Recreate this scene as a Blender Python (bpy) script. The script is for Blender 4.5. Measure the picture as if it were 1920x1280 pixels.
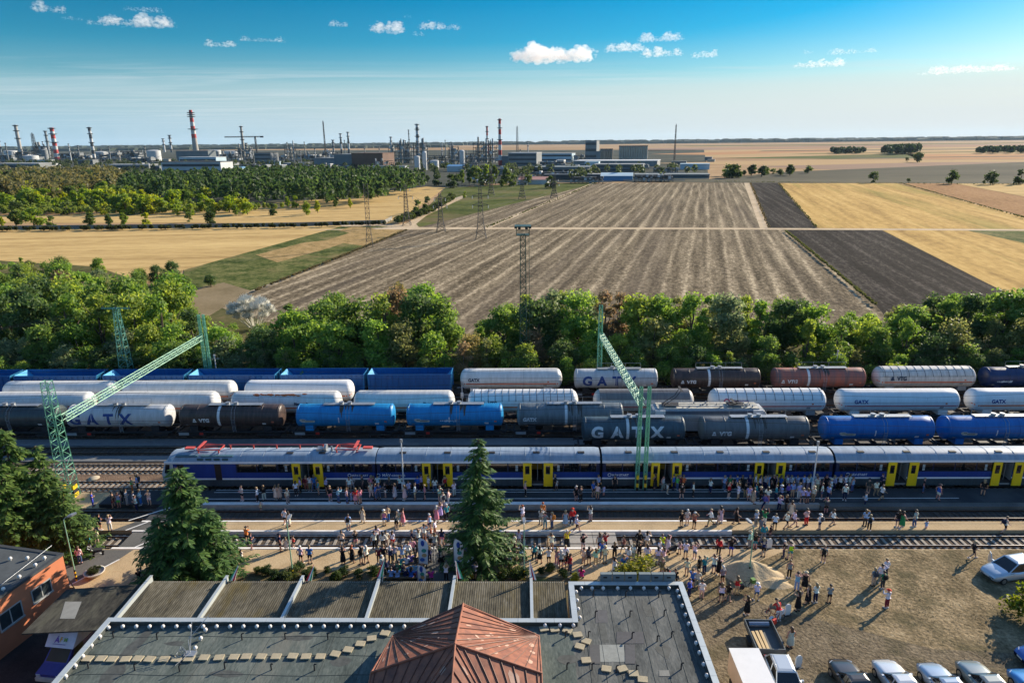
import bpy, bmesh, math, random
from mathutils import Vector, Matrix
R = math.radians
sc = bpy.context.scene
C = sc.collection
for o in list(bpy.data.objects): bpy.data.objects.remove(o)
rnd = random.Random(7)

# ---------------- camera, sky, sun, exposure ----------------
FPX, CAM_H = 1280.0, 36.0
PITCH, YAW, ROLL = R(16.3), R(1.0), R(0.57)
fwd = Vector((-math.sin(YAW)*math.cos(PITCH), math.cos(YAW)*math.cos(PITCH), -math.sin(PITCH)))
rt = Vector((math.cos(YAW), math.sin(YAW), 0)); up = rt.cross(fwd)
rt, up = rt*math.cos(ROLL)-up*math.sin(ROLL), up*math.cos(ROLL)+rt*math.sin(ROLL)
cam_d = bpy.data.cameras.new('camera'); cam = bpy.data.objects.new('camera', cam_d); C.objects.link(cam)
cam_d.sensor_width = 36; cam_d.lens = 24; cam_d.clip_start = .5; cam_d.clip_end = 200000
cam.matrix_world = Matrix(((rt.x, up.x, -fwd.x, 0), (rt.y, up.y, -fwd.y, 0), (rt.z, up.z, -fwd.z, CAM_H), (0, 0, 0, 1)))
sc.camera = cam
SUN_EL, SUN_AZ = R(22.5), R(52)          # azimuth from +Y towards +X
sd = bpy.data.lights.new('sun', 'SUN'); sd.energy = 4.6; sd.angle = R(.5); sd.color = (1, .87, .68)
so = bpy.data.objects.new('sun', sd); C.objects.link(so)
sdir = Vector((math.sin(SUN_AZ)*math.cos(SUN_EL), math.cos(SUN_AZ)*math.cos(SUN_EL), math.sin(SUN_EL)))
so.rotation_euler = (-sdir).to_track_quat('-Z', 'Y').to_euler(); so.location = (0, 0, 300)
W = bpy.data.worlds.new('World'); sc.world = W; W.use_nodes = True
wn = W.node_tree; wn.nodes.clear()
def wnode(t, **k):
    n = wn.nodes.new(t)
    for a, v in k.items():
        if a.startswith('i_'): n.inputs[a[2:]].default_value = v
        else: setattr(n, a, v)
    return n
def wl(a, b): wn.links.new(a, b)
SKYFILL = 1.5
sky = wnode('ShaderNodeTexSky', sky_type='NISHITA', sun_disc=False, sun_elevation=SUN_EL, sun_rotation=SUN_AZ, altitude=100, air_density=1.0, dust_density=.25, ozone_density=3.0)
gm = wnode('ShaderNodeGamma', i_Gamma=1.35); wl(sky.outputs[0], gm.inputs[0])
hs = wnode('ShaderNodeHueSaturation', i_Saturation=1.68, i_Value=.33); hs.inputs['Hue'].default_value = .488
wl(gm.outputs[0], hs.inputs['Color'])
hi_sky = wnode('ShaderNodeHueSaturation', i_Saturation=1.1, i_Value=SKYFILL); wl(sky.outputs[0], hi_sky.inputs['Color'])      # overhead sky out of view, brightened as fill to lift the shadows
tc = wnode('ShaderNodeTexCoord'); sx = wnode('ShaderNodeSeparateXYZ'); wl(tc.outputs['Generated'], sx.inputs[0])
def wmath(op, a, b=None):
    n = wnode('ShaderNodeMath', operation=op)
    for i, v in enumerate((a, b)):
        if v is None: continue
        if isinstance(v, (int, float)): n.inputs[i].default_value = v
        else: wl(v, n.inputs[i])
    return n.outputs[0]
def wramp(f, pts):
    n = wnode('ShaderNodeValToRGB'); wl(f, n.inputs[0]); e = n.color_ramp.elements
    while len(e) < len(pts): e.new(.5)
    for q, (p, v) in zip(e, pts): q.position = p; q.color = (v, v, v, 1)
    return n.outputs[0]
# thin cirrus veil low over the horizon: a flat layer seen at a grazing angle (direction / height)
zc = wmath('MAXIMUM', sx.outputs[2], .02)
cv = wnode('ShaderNodeCombineXYZ'); wl(wmath('DIVIDE', sx.outputs[0], zc), cv.inputs[0]); wl(wmath('DIVIDE', sx.outputs[1], zc), cv.inputs[1])
mp = wnode('ShaderNodeMapping'); mp.inputs['Scale'].default_value = (.16, .55, 1); mp.inputs['Rotation'].default_value = (0, 0, R(7)); wl(cv.outputs[0], mp.inputs[0])
nz = wnode('ShaderNodeTexNoise', i_Scale=1.0, i_Detail=9, i_Roughness=.62, i_Distortion=.7); wl(mp.outputs[0], nz.inputs['Vector'])
veil = wmath('MULTIPLY', wramp(nz.outputs[0], [(.44, 0), (.70, 1)]), wramp(sx.outputs[2], [(.0, .1), (.03, .6), (.055, 1), (.085, .8), (.105, 0)]))
low = wramp(sx.outputs[2], [(.0, .94), (.03, .86), (.06, .55), (.09, .26), (.13, .08), (.18, 0)])
side = wramp(wmath('ADD', wmath('MULTIPLY', sx.outputs[0], .8), .45), [(.0, 0), (.95, 1)])
hz = wnode('ShaderNodeMixRGB'); wl(side, hz.inputs[0]); hz.inputs[1].default_value = (2.3, 4.0, 5.2, 1); hz.inputs[2].default_value = (4.6, 5.25, 5.4, 1)
mx = wnode('ShaderNodeMixRGB'); wl(low, mx.inputs[0]); wl(hs.outputs[0], mx.inputs[1]); wl(hz.outputs[0], mx.inputs[2])
ci = wnode('ShaderNodeMixRGB'); wl(wmath('MULTIPLY', veil, .6), ci.inputs[0]); wl(mx.outputs[0], ci.inputs[1]); ci.inputs[2].default_value = (4.8, 5.4, 5.7, 1)
zw = wmath('ADD', sx.outputs[2], wmath('MULTIPLY', wmath('SUBTRACT', nz.outputs[0], .5), .075))     # ragged upper edge of the veil on the right
v2 = wnode('ShaderNodeMixRGB'); wl(wmath('MULTIPLY', wmath('MULTIPLY', wramp(zw, [(.05, 1), (.068, .75), (.082, 0)]), wmath('ADD', wmath('MULTIPLY', side, .75), .18)), .75), v2.inputs[0]); wl(ci.outputs[0], v2.inputs[1]); v2.inputs[2].default_value = (5.0, 5.35, 5.5, 1); ci = v2
ov = wnode('ShaderNodeMixRGB'); wl(wramp(sx.outputs[2], [(.2, 0), (.42, 1)]), ov.inputs[0]); wl(ci.outputs[0], ov.inputs[1]); wl(hi_sky.outputs[0], ov.inputs[2]); mx = ov
bg = wnode('ShaderNodeBackground', i_Strength=.07); wl(mx.outputs[0], bg.inputs[0])
wo = wnode('ShaderNodeOutputWorld'); wl(bg.outputs[0], wo.inputs[0])
sc.view_settings.view_transform = 'Standard'; sc.view_settings.look = 'None'; sc.view_settings.gamma = 1
sc.view_settings.exposure = 1.1
try:
    sc.cycles.max_bounces = 8; sc.cycles.volume_bounces = 6; sc.cycles.transparent_max_bounces = 12; sc.cycles.use_denoising = True
except Exception: pass

def at(px, py, z=0.0):
    """the point at height z that the photograph shows at pixel px, py (1920 x 1280)"""
    d = fwd + rt*((px-960)/FPX) + up*((640-py)/FPX)
    t = (z-CAM_H)/d.z
    return Vector((d.x*t, d.y*t, z))
def px_of(p):
    v = Vector((p[0], p[1], p[2]-CAM_H)); w = v.dot(fwd)
    return 960+FPX*v.dot(rt)/w, 640-FPX*v.dot(up)/w
def hgt(x, y, py):
    lo, hi = -5., min(500., CAM_H+y*2.2)
    for _ in range(50):
        m = (lo+hi)/2
        if px_of((x, y, m))[1] > py: lo = m
        else: hi = m
    return lo
# ---------------- helpers ----------------
def tag(o, label=None, cat=None, group=None, kind=None):
    if label: o['label'] = label
    if cat: o['category'] = cat
    if group: o['group'] = group
    if kind: o['kind'] = kind
    return o
def thing(name, label, cat, loc=(0, 0, 0), rz=0, group=None):
    o = bpy.data.objects.new(name, None); C.objects.link(o); o.empty_display_size = .3
    o.location = loc; o.rotation_euler = (0, 0, rz)
    return tag(o, label, cat, group)
def link(name, me, parent=None, loc=(0, 0, 0), rz=0, color=None):
    o = bpy.data.objects.new(name, me); C.objects.link(o); o.parent = parent; o.location = loc; o.rotation_euler = (0, 0, rz)
    if color: o.color = (*color[:3], 1)
    return o
class MB:
    """collects shapes into one mesh"""
    def __init__(s): s.v, s.f, s.m, s.sm = [], [], [], []
    def add(s, vs, fs, mi=0, smooth=False):
        b = len(s.v); s.v += [tuple(p) for p in vs]
        for f in fs: s.f.append([b+i for i in f]); s.m.append(mi); s.sm.append(smooth)
        return s
    def box(s, x0, x1, y0, y1, z0, z1, mi=0):
        return s.add([(x0,y0,z0),(x1,y0,z0),(x1,y1,z0),(x0,y1,z0),(x0,y0,z1),(x1,y0,z1),(x1,y1,z1),(x0,y1,z1)],
                     [(0,3,2,1),(4,5,6,7),(0,1,5,4),(1,2,6,5),(2,3,7,6),(3,0,4,7)], mi)
    def obox(s, c, dx, dy, dz, ux, uy, mi=0):
        """box centred on c with half sizes along ux, uy and z"""
        c, ux, uy = Vector(c), Vector(ux).normalized(), Vector(uy).normalized(); uz = ux.cross(uy)
        vs = [c+ux*a*dx+uy*b*dy+uz*d*dz for d in (-1,1) for a, b in ((-1,-1),(1,-1),(1,1),(-1,1))]
        return s.add(vs, [(0,3,2,1),(4,5,6,7),(0,1,5,4),(1,2,6,5),(2,3,7,6),(3,0,4,7)], mi)
    def cyl(s, a, b, r0, r1=None, n=10, mi=0, smooth=True, caps=True):
        a, b = Vector(a), Vector(b); r1 = r0 if r1 is None else r1
        d = (b-a); 
        if d.length < 1e-6: return s
        d.normalize(); u = d.orthogonal().normalized(); w = d.cross(u)
        vs = []
        for p, r in ((a, r0), (b, r1)):
            for i in range(n):
                t = 2*math.pi*(i+.5)/n; vs.append(p+(u*math.cos(t)+w*math.sin(t))*r)
        s.add(vs, [(i, (i+1) % n, n+(i+1) % n, n+i) for i in range(n)], mi, smooth)
        if caps:
            s.add(vs[:n], [tuple(reversed(range(n)))], mi); s.add(vs[n:], [tuple(range(n))], mi)
        return s
    def bar(s, a, b, r=.04, mi=0): return s.cyl(a, b, r, n=4, mi=mi, smooth=False, caps=False)
    def poly(s, pts, r, n=5, mi=0):
        for a, b in zip(pts[:-1], pts[1:]): s.cyl(a, b, r, n=n, mi=mi, caps=False)
        return s
    def lathe(s, prof, n=16, axis='z', o=(0,0,0), mi=0, smooth=True, close=True):
        """prof = [(radius, height)...] turned round the axis"""
        vs = []
        for r, h in prof:
            for i in range(n):
                t = 2*math.pi*i/n; c, q = math.cos(t)*r, math.sin(t)*r
                p = {'z': (c, q, h), 'x': (h, c, q), 'y': (q, h, c)}[axis]
                vs.append((p[0]+o[0], p[1]+o[1], p[2]+o[2]))
        fs = [(k*n+i, k*n+(i+1) % n, (k+1)*n+(i+1) % n, (k+1)*n+i) for k in range(len(prof)-1) for i in range(n)]
        s.add(vs, fs, mi, smooth)
        if close:
            s.add(vs[:n], [tuple(reversed(range(n)))], mi); s.add(vs[-n:], [tuple(range(n))], mi)
        return s
    def ball(s, c, r, n=8, mi=0, sq=(1,1,1)):
        m = max(4, n//2); prof = [(max(1e-3, math.sin(math.pi*k/m)), -math.cos(math.pi*k/m)) for k in range(m+1)]
        b = len(s.v); s.lathe(prof, n, 'z', mi=mi, close=False)
        s.v[b:] = [(c[0]+p[0]*r*sq[0], c[1]+p[1]*r*sq[1], c[2]+p[2]*r*sq[2]) for p in s.v[b:]]
        return s
    def loft(s, secs, mi=0, smooth=False, caps=True, closed=True):
        n = len(secs[0]); vs = [p for q in secs for p in q]; k = n if closed else n-1
        s.add(vs, [(j*n+i, j*n+(i+1) % n, (j+1)*n+(i+1) % n, (j+1)*n+i) for j in range(len(secs)-1) for i in range(k)], mi, smooth)
        if caps: s.add(secs[0], [tuple(reversed(range(n)))], mi); s.add(secs[-1], [tuple(range(n))], mi)
        return s
    def mesh(s, name, mats):
        me = bpy.data.meshes.new(name); me.from_pydata(s.v, [], s.f)
        for m in (mats if isinstance(mats, (list, tuple)) else [mats]): me.materials.append(m)
        me.polygons.foreach_set('material_index', s.m); me.polygons.foreach_set('use_smooth', s.sm); me.update()
        return me
    def fix(s, name, mats):
        me = s.mesh(name, mats); bm = bmesh.new(); bm.from_mesh(me); bmesh.ops.recalc_face_normals(bm, faces=bm.faces); bm.to_mesh(me); bm.free(); return me
    def build(s, name, mats, parent=None, loc=(0,0,0), rz=0, fix=True):
        return link(name, (s.fix if fix else s.mesh)(name, mats), parent, loc, rz)
def copy_tree(o, parent=None, loc=None, rz=None):
    c = o.copy(); C.objects.link(c); c.parent = parent
    if loc is not None: c.location = loc
    if rz is not None: c.rotation_euler = (0, 0, rz)
    for ch in o.children: copy_tree(ch, c)
    return c
def sheet(name, pts, z, m, kind='structure', label=None, cat=None):
    b = MB().add([(p[0], p[1], z) for p in pts], [tuple(range(len(pts)))])
    me = b.mesh(name, m); 
    if me.polygons[0].normal.z < 0: me.flip_normals()
    o = link(name, me); return tag(o, label, cat, None, kind)
def ord_word(i): return ['leftmost','second','third','fourth','fifth','sixth','seventh','eighth','ninth','tenth','eleventh','twelfth'][i] if i < 12 else str(i+1)+'th'
LBL = []                                   # (object, base label, noun, photo x): made unique at the end
def uniq(o, label, x): LBL.append((o, label, x))
def settle_labels():
    d = {}
    for t in LBL: d.setdefault(t[1], []).append(t)
    for lab, ts in d.items():
        if len(ts) == 1: ts[0][0]['label'] = lab; continue
        ts.sort(key=lambda t: t[2])
        for i, t in enumerate(ts):
            t[0]['label'] = ('leftmost: ' if i == 0 else 'rightmost: ' if i == len(ts)-1 else ord_word(i)+' from left: ')+lab
            if len(t[0]['label'].split()) > 16: t[0]['label'] = t[0]['label'].replace(' from left: ', ' ').replace(' top, ', ', ')

# ---------------- materials ----------------
MATS = {}
def nmat(name):
    m = bpy.data.materials.new(name); m.use_nodes = True; nt = m.node_tree; nt.nodes.clear()
    out = nt.nodes.new('ShaderNodeOutputMaterial')
    def nd(t, **k):
        n = nt.nodes.new(t)
        for a, v in k.items():
            if a.startswith('i_'):
                q = n.inputs[a[2:].replace('_', ' ')]
                if hasattr(v, 'is_output') or isinstance(v, bpy.types.NodeSocket): nt.links.new(v, q)
                else: q.default_value = v
            else: setattr(n, a, v)
        return n
    return m, nt, out, nd
def c4(c): return (c[0], c[1], c[2], 1)
def mat(name, col, rough=.6, metal=0., var=.25, scale=1.5, col2=None, bump=0., bscale=None, spec=.4, stretch=(1,1,1), coat=0.):
    """paint, metal, stone ...: a colour with mottling between col and col2"""
    if name in MATS: return MATS[name]
    m, nt, out, nd = nmat(name)
    tcn = nd('ShaderNodeTexCoord'); mpn = nd('ShaderNodeMapping'); mpn.inputs['Scale'].default_value = stretch; nt.links.new(tcn.outputs['Object'], mpn.inputs[0])
    n1 = nd('ShaderNodeTexNoise', i_Scale=scale, i_Detail=6, i_Roughness=.65); nt.links.new(mpn.outputs[0], n1.inputs['Vector'])
    r = nd('ShaderNodeValToRGB', i_Fac=n1.outputs[0]); e = r.color_ramp.elements
    e[0].position, e[1].position = .32, .68
    c2 = col2 or [max(0, x*(1-var)) for x in col]
    e[0].color = c4(c2); e[1].color = c4(col)
    p = nd('ShaderNodeBsdfPrincipled', i_Roughness=rough, i_Metallic=metal); nt.links.new(r.outputs[0], p.inputs['Base Color'])
    p.inputs['Specular IOR Level'].default_value = spec
    if coat: p.inputs['Coat Weight'].default_value = coat
    if bump:
        n2 = nd('ShaderNodeTexNoise', i_Scale=bscale or scale*6, i_Detail=4); nt.links.new(mpn.outputs[0], n2.inputs['Vector'])
        b = nd('ShaderNodeBump', i_Strength=bump, i_Distance=.05); nt.links.new(n2.outputs[0], b.inputs['Height']); nt.links.new(b.outputs[0], p.inputs['Normal'])
    nt.links.new(p.outputs[0], out.inputs[0]); MATS[name] = m
    return m
def ground_mat(name, cols, s1, s2, rough=.95, rot=0., stretch=(1,1,1), mixs=.5, bump=.3, bscale=None, wave=None, patch=None, dist=0., stretch2=None):
    """soil, sand, stubble, asphalt: two noises (coarse, fine) through a colour ramp; stretch + rot make rows; wave = drill rows"""
    if name in MATS: return MATS[name]
    m, nt, out, nd = nmat(name)
    tcn = nd('ShaderNodeTexCoord'); r0 = nd('ShaderNodeMapping'); r0.inputs['Rotation'].default_value = (0, 0, rot); nt.links.new(tcn.outputs['Object'], r0.inputs[0])
    r1 = nd('ShaderNodeMapping'); r1.inputs['Scale'].default_value = stretch; nt.links.new(r0.outputs[0], r1.inputs[0])
    a = nd('ShaderNodeTexNoise', i_Scale=s1, i_Detail=7, i_Roughness=.6, i_Distortion=dist); nt.links.new(r1.outputs[0], a.inputs['Vector'])
    b = nd('ShaderNodeTexNoise', i_Scale=s2, i_Detail=6, i_Roughness=.7); r2 = nd('ShaderNodeMapping'); r2.inputs['Scale'].default_value = stretch2 or stretch; nt.links.new(r0.outputs[0], r2.inputs[0]); nt.links.new(r2.outputs[0], b.inputs['Vector'])
    mix = nd('ShaderNodeMath', operation='MULTIPLY', i_0=0.) if False else nd('ShaderNodeMix', data_type='FLOAT'); mix.inputs[0].default_value = mixs
    nt.links.new(a.outputs[0], mix.inputs[2]); nt.links.new(b.outputs[0], mix.inputs[3]); f = mix.outputs[0]
    if wave:
        w = nd('ShaderNodeTexWave', i_Scale=wave[0], i_Distortion=wave[2] if len(wave) > 2 else 1.5, i_Detail=3); w.bands_direction = 'X'; nt.links.new(r0.outputs[0], w.inputs['Vector'])
        w.inputs['Detail Scale'].default_value = .3
        pw = nd('ShaderNodeMath', operation='POWER', i_Value=w.outputs[1]); pw.inputs[1].default_value = 5.
        ml = nd('ShaderNodeMath', operation='MULTIPLY'); nt.links.new(pw.outputs[0], ml.inputs[0]); nt.links.new(b.outputs[0], ml.inputs[1])
        m2 = nd('ShaderNodeMath', operation='MULTIPLY_ADD'); nt.links.new(ml.outputs[0], m2.inputs[0]); m2.inputs[1].default_value = wave[1]; nt.links.new(f, m2.inputs[2]); f = m2.outputs[0]      # thin crumbly lines left by the drill
    rp = nd('ShaderNodeValToRGB', i_Fac=f); e = rp.color_ramp.elements
    while len(e) < len(cols): e.new(.5)
    n = len(cols)
    for i, (q, c) in enumerate(zip(e, cols)): q.position = .36+.30*i/(n-1); q.color = c4(c)
    colour = rp.outputs[0]
    if patch:
        pc, ps, lo, hi = patch
        pn = nd('ShaderNodeTexNoise', i_Scale=ps, i_Detail=6, i_Roughness=.65); nt.links.new(r1.outputs[0], pn.inputs['Vector'])
        pr = nd('ShaderNodeValToRGB', i_Fac=pn.outputs[0]); pr.color_ramp.elements[0].position = lo; pr.color_ramp.elements[1].position = hi
        mm = nd('ShaderNodeMixRGB', i_Fac=pr.outputs[0]); nt.links.new(colour, mm.inputs[1]); mm.inputs[2].default_value = c4(pc); colour = mm.outputs[0]
    p = nd('ShaderNodeBsdfPrincipled', i_Roughness=rough); nt.links.new(colour, p.inputs['Base Color']); p.inputs['Specular IOR Level'].default_value = .02
    if bump:
        bb = nd('ShaderNodeBump', i_Strength=bump, i_Distance=.12)
        if bscale:
            bn = nd('ShaderNodeTexNoise', i_Scale=bscale, i_Detail=5); nt.links.new(r1.outputs[0], bn.inputs['Vector']); nt.links.new(bn.outputs[0], bb.inputs['Height'])
        else: nt.links.new(f, bb.inputs['Height'])
        nt.links.new(bb.outputs[0], p.inputs['Normal'])
    nt.links.new(p.outputs[0], out.inputs[0]); MATS[name] = m
    return m
def tint_mat(name, rough=.8, leaf=False, trans=.45, spread=.5, spec=.2):
    """takes its colour from the object; leaves vary a little from leaf to leaf and let light through"""
    m, nt, out, nd = nmat(name)
    oi = nd('ShaderNodeObjectInfo'); col = oi.outputs['Color']
    if leaf:
        g = nd('ShaderNodeNewGeometry')
        mr = nd('ShaderNodeMapRange', i_Value=g.outputs['Random Per Island']); mr.inputs[3].default_value = 1-spread; mr.inputs[4].default_value = 1+spread*.8
        h = nd('ShaderNodeHueSaturation', i_Color=col, i_Value=mr.outputs[0])
        mh = nd('ShaderNodeMapRange', i_Value=g.outputs['Random Per Island']); mh.inputs[3].default_value = .52; mh.inputs[4].default_value = .475
        nt.links.new(mh.outputs[0], h.inputs['Hue'])
        d = nd('ShaderNodeBsdfPrincipled', i_Roughness=.55); d.inputs['Specular IOR Level'].default_value = .3; nt.links.new(h.outputs[0], d.inputs['Base Color'])
        h2 = nd('ShaderNodeHueSaturation', i_Color=h.outputs[0], i_Value=1.5, i_Saturation=1.1); h2.inputs['Hue'].default_value = .485
        t = nd('ShaderNodeBsdfTranslucent', i_Color=h2.outputs[0]); mxs = nd('ShaderNodeMixShader'); mxs.inputs[0].default_value = trans
        nt.links.new(d.outputs[0], mxs.inputs[1]); nt.links.new(t.outputs[0], mxs.inputs[2]); nt.links.new(mxs.outputs[0], out.inputs[0])
    else:
        p = nd('ShaderNodeBsdfPrincipled', i_Roughness=rough); p.inputs['Specular IOR Level'].default_value = spec
        tcn = nd('ShaderNodeTexCoord'); n1 = nd('ShaderNodeTexNoise', i_Scale=9., i_Detail=3); nt.links.new(tcn.outputs['Object'], n1.inputs['Vector'])
        mr = nd('ShaderNodeMapRange', i_Value=n1.outputs[0]); mr.inputs[3].default_value = .7; mr.inputs[4].default_value = 1.2
        h = nd('ShaderNodeHueSaturation', i_Color=col, i_Value=mr.outputs[0]); nt.links.new(h.outputs[0], p.inputs['Base Color'])
        nt.links.new(p.outputs[0], out.inputs[0])
    return m
def glass(name='window_glass', col=(.012, .016, .022), rough=.06):
    return mat(name, col, rough, 0, .3, 3, spec=.7)
STEEL = mat('galvanised_steel', (.38, .4, .42), .45, .6)
DARK = mat('dark_iron', (.03, .03, .034), .7, .2, .4, 3)
BLACK = mat('black_rubber', (.015, .015, .016), .8)
WHITE = mat('white_paint', (.78, .77, .74), .5, var=.18, scale=.8)
GREENP = mat('green_mast_paint', (.20, .50, .33), .5, .1, .4, 3)
RUST = mat('rust_red_paint', (.45, .07, .05), .6, 0, .4, 3)
YELLOW = mat('yellow_paint', (.72, .46, .01), .5, 0, .15)
RED = mat('red_paint', (.55, .03, .02), .5)
GREY = mat('grey_paint', (.28, .3, .31), .55)
CONC = mat('concrete', (.36, .35, .32), .9, 0, .3, 1.2, bump=.15)
LEAF = tint_mat('leaves', leaf=True, trans=.5, spread=.36); NEEDLE = tint_mat('needles', leaf=True, trans=.25, spread=.55)
CLOTH = tint_mat('cloth', .85); SKIN = tint_mat('skin', .6, spec=.3); HAIR = tint_mat('hair', .6, spec=.4)
TINT = tint_mat('painted_tint', .45, spec=.5)
BARK = mat('bark', (.11, .085, .06), .95, 0, .5, 6, bump=.4)

_tc = {}
def text_pts(s, size, bold=0.):
    """flat letter shapes: vertices and faces, centred"""
    k = (s, size, bold)
    if k in _tc: return _tc[k]
    cu = bpy.data.curves.new('t', 'FONT'); cu.body = s; cu.size = size; cu.offset = bold; cu.align_x = 'CENTER'; cu.resolution_u = 3
    ob = bpy.data.objects.new('t', cu); C.objects.link(ob)
    me = ob.to_mesh(); vs = [(v.co.x, v.co.y) for v in me.vertices]; fs = [tuple(p.vertices) for p in me.polygons]; ob.to_mesh_clear()
    bpy.data.objects.remove(ob); bpy.data.curves.remove(cu)
    ys = [v[1] for v in vs]; my = (min(ys)+max(ys))/2
    _tc[k] = ([(x, y-my) for x, y in vs], fs); return _tc[k]
def flat_text(b, s, size, org, ux, uy, bold=0., mi=0):
    vs, fs = text_pts(s, size, bold); o, ux, uy = Vector(org), Vector(ux), Vector(uy)
    b.add([o+ux*x+uy*y for x, y in vs], fs, mi)
def curved(vs, fs, fn, cuts):
    """bisect a flat shape at the given heights and map it with fn(x, y)"""
    bm = bmesh.new(); bv = [bm.verts.new((x, y, 0)) for x, y in vs]
    for f in fs:
        try: bm.faces.new([bv[i] for i in f])
        except ValueError: pass
    for c in cuts: bmesh.ops.bisect_plane(bm, geom=bm.verts[:]+bm.edges[:]+bm.faces[:], plane_co=(0, c, 0), plane_no=(0, 1, 0))
    bm.verts.index_update()
    out = [fn(v.co.x, v.co.y) for v in bm.verts], [[v.index for v in f.verts] for f in bm.faces]
    bm.free(); return out
# ---------------- ground, fields ----------------
def P(*pts, z=-.45): return [at(x, y, z) for x, y in pts]
GZ = -.45
far_m = ground_mat('far_plain', [(.15,.10,.06),(.30,.19,.10),(.40,.27,.15),(.27,.15,.085)], .0024, .03, stretch=(.35,1.6,1), mixs=.3, bump=0)
sheet('ground', [(-22000,-200),(22000,-200),(22000,23500),(-22000,23500)], -.55, far_m)
d1, d2 = at(1408,343), at(1640,570); ROW = math.atan2(d2.x-d1.x, d1.y-d2.y)          # ploughing direction
PL1 = ground_mat('ploughed_soil', [(.032,.026,.018),(.115,.09,.058),(.245,.195,.128),(.48,.39,.26)], .20, 1.1, rot=-ROW, stretch=(1.7,.07,1), stretch2=(1.2,.6,1), mixs=.6, bump=.8, bscale=2.2, wave=(.055,.15,.9), patch=((.10,.08,.062), .03, .5, .8))
PLD = ground_mat('dark_ploughed_soil', [(.012,.010,.009),(.028,.024,.021),(.10,.085,.072)], .16, 1.2, rot=-ROW*.8, stretch=(1.7,.08,1), stretch2=(1.3,.4,1), mixs=.6, bump=.8, bscale=2.2, wave=(.06,.12,.9))
GOLD = ground_mat('stubble', [(.30,.195,.08),(.48,.33,.14),(.60,.43,.19)], .12, .5, rot=R(83), stretch=(1.2,.06,1), stretch2=(1,.3,1), mixs=.4, bump=.15)
GOLDR = ground_mat('stubble_with_weeds', [(.26,.16,.055),(.46,.295,.10),(.60,.41,.16)], .15, .5, rot=-ROW, stretch=(1.3,.06,1), stretch2=(1,.35,1), mixs=.45, bump=.15, patch=((.16,.17,.035), .022, .52, .66))
CORN = ground_mat('dry_maize', [(.17,.09,.035),(.31,.17,.075),(.38,.23,.11)], .04, .8, rot=-ROW, stretch=(1,.3,1), mixs=.7, bump=.8)
GRN = ground_mat('green_meadow', [(.035,.05,.014),(.09,.105,.03),(.18,.165,.07)], .03, .4, stretch=(.7,1,1), mixs=.5, bump=.5, patch=((.17,.13,.07), .02, .5, .68))
WEED = ground_mat('green_weeds', [(.022,.038,.010),(.06,.08,.022),(.15,.15,.055),(.26,.21,.10)], .14, 1.1, mixs=.55, bump=.8, patch=((.22,.17,.08), .05, .52, .68))
FALLOW = ground_mat('grey_fallow', [(.065,.06,.045),(.10,.092,.065),(.14,.125,.085)], .006, .1, stretch=(.4,1.5,1), mixs=.4, bump=.1)
TAN = ground_mat('pale_tan_field', [(.36,.24,.12),(.46,.31,.16)], .004, .05, stretch=(.3,1.5,1), bump=0)
ORNG = ground_mat('orange_tan_field', [(.36,.19,.09),(.45,.255,.13)], .004, .05, stretch=(.3,1.5,1), bump=0)
PINK = ground_mat('brown_pink_field', [(.24,.16,.11),(.33,.225,.16)], .003, .05, stretch=(.3,1.5,1), bump=0)
DIRT = ground_mat('dirt_road', [(.34,.26,.17),(.5,.39,.26),(.58,.46,.32)], .08, 1.0, mixs=.5, bump=.2)
SCRUB = ground_mat('scrub_floor', [(.05,.055,.02),(.10,.095,.04),(.17,.13,.07)], .05, .6, mixs=.5, bump=.6)
SOIL = ground_mat('bare_bank', [(.16,.125,.07),(.27,.21,.13)], .1, 1.4, bump=.3)
def field(name, m, *pts, dz=0): return sheet(name, [(p.x, p.y) for p in P(*pts)], GZ+dz, m)
field('industrial_ground', ground_mat('works_yard', [(.04,.045,.035),(.075,.078,.062),(.13,.125,.1)], .012, .08, bump=0), (-600,345),(-600,283),(1320,281),(1330,338),(900,345),(700,385),(0,395), dz=-.05)
field('field', TAN, (1180,283),(2600,266),(2600,290),(1200,296), dz=-.06)
field('field', PINK, (1180,278.5),(2600,262),(2600,266.5),(1180,283), dz=-.05)
field('field', ORNG, (1220,289),(1560,279),(1560,285),(1330,290.5), dz=-.03)
field('field', ORNG, (1700,289.5),(2700,286),(2700,297),(1720,298), dz=-.03)
field('field', GRN, (1350,296.5),(1730,287.5),(1730,297),(1560,298.5), dz=-.03)
field('field', TAN, (1220,306),(1560,299.5),(2500,300.5),(2500,303),(1500,311), dz=-.03)
field('field', PINK, (1420,312),(1760,304),(2300,302),(2300,305.5),(1560,318), dz=-.02)
field('field', FALLOW, (1180,342),(1330,336),(1480,322),(1920,304),(2600,297),(2600,345),(1920,344.5),(1300,342.5))
field('meadow', GRN, (770,425),(835,352),(960,346),(1122,341.5),(910,427))
field('field', GOLD, (-500,418),(-500,402),(100,404),(500,382),(800,350),(835,352),(770,400),(740,418))
field('field', GOLD, (-700,560),(-600,428),(0,427),(645,423),(345,506),(180,560), dz=.01)
field('weed_strip', WEED, (345,506),(645,423),(768,424),(690,462),(470,545),(330,600), dz=.012)
MZ = []
for q in (((480,478),(570,455),(690,442),(600,470),(520,492)), ((610,452),(680,428),(752,431),(690,462)), ((636,432),(665,424),(700,428),(660,438))): field('maize_stubble', ground_mat('maize_stubble_mat', [(.12,.10,.04),(.34,.23,.1),(.46,.32,.16)], .3, 1.5, bump=.5), *q, dz=(.031,.034,.037)[len(MZ)]); MZ.append(1)
field('ploughed_field', PL1, (300,640),(470,545),(690,462),(762,432),(1122,343),(1404,343),(1440,427),(1472,432),(1642,572),(1700,640), dz=.015)
field('ploughed_strip', PLD, (1408,343),(1458,343),(1532,428),(1443,428), dz=.02)
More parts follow.
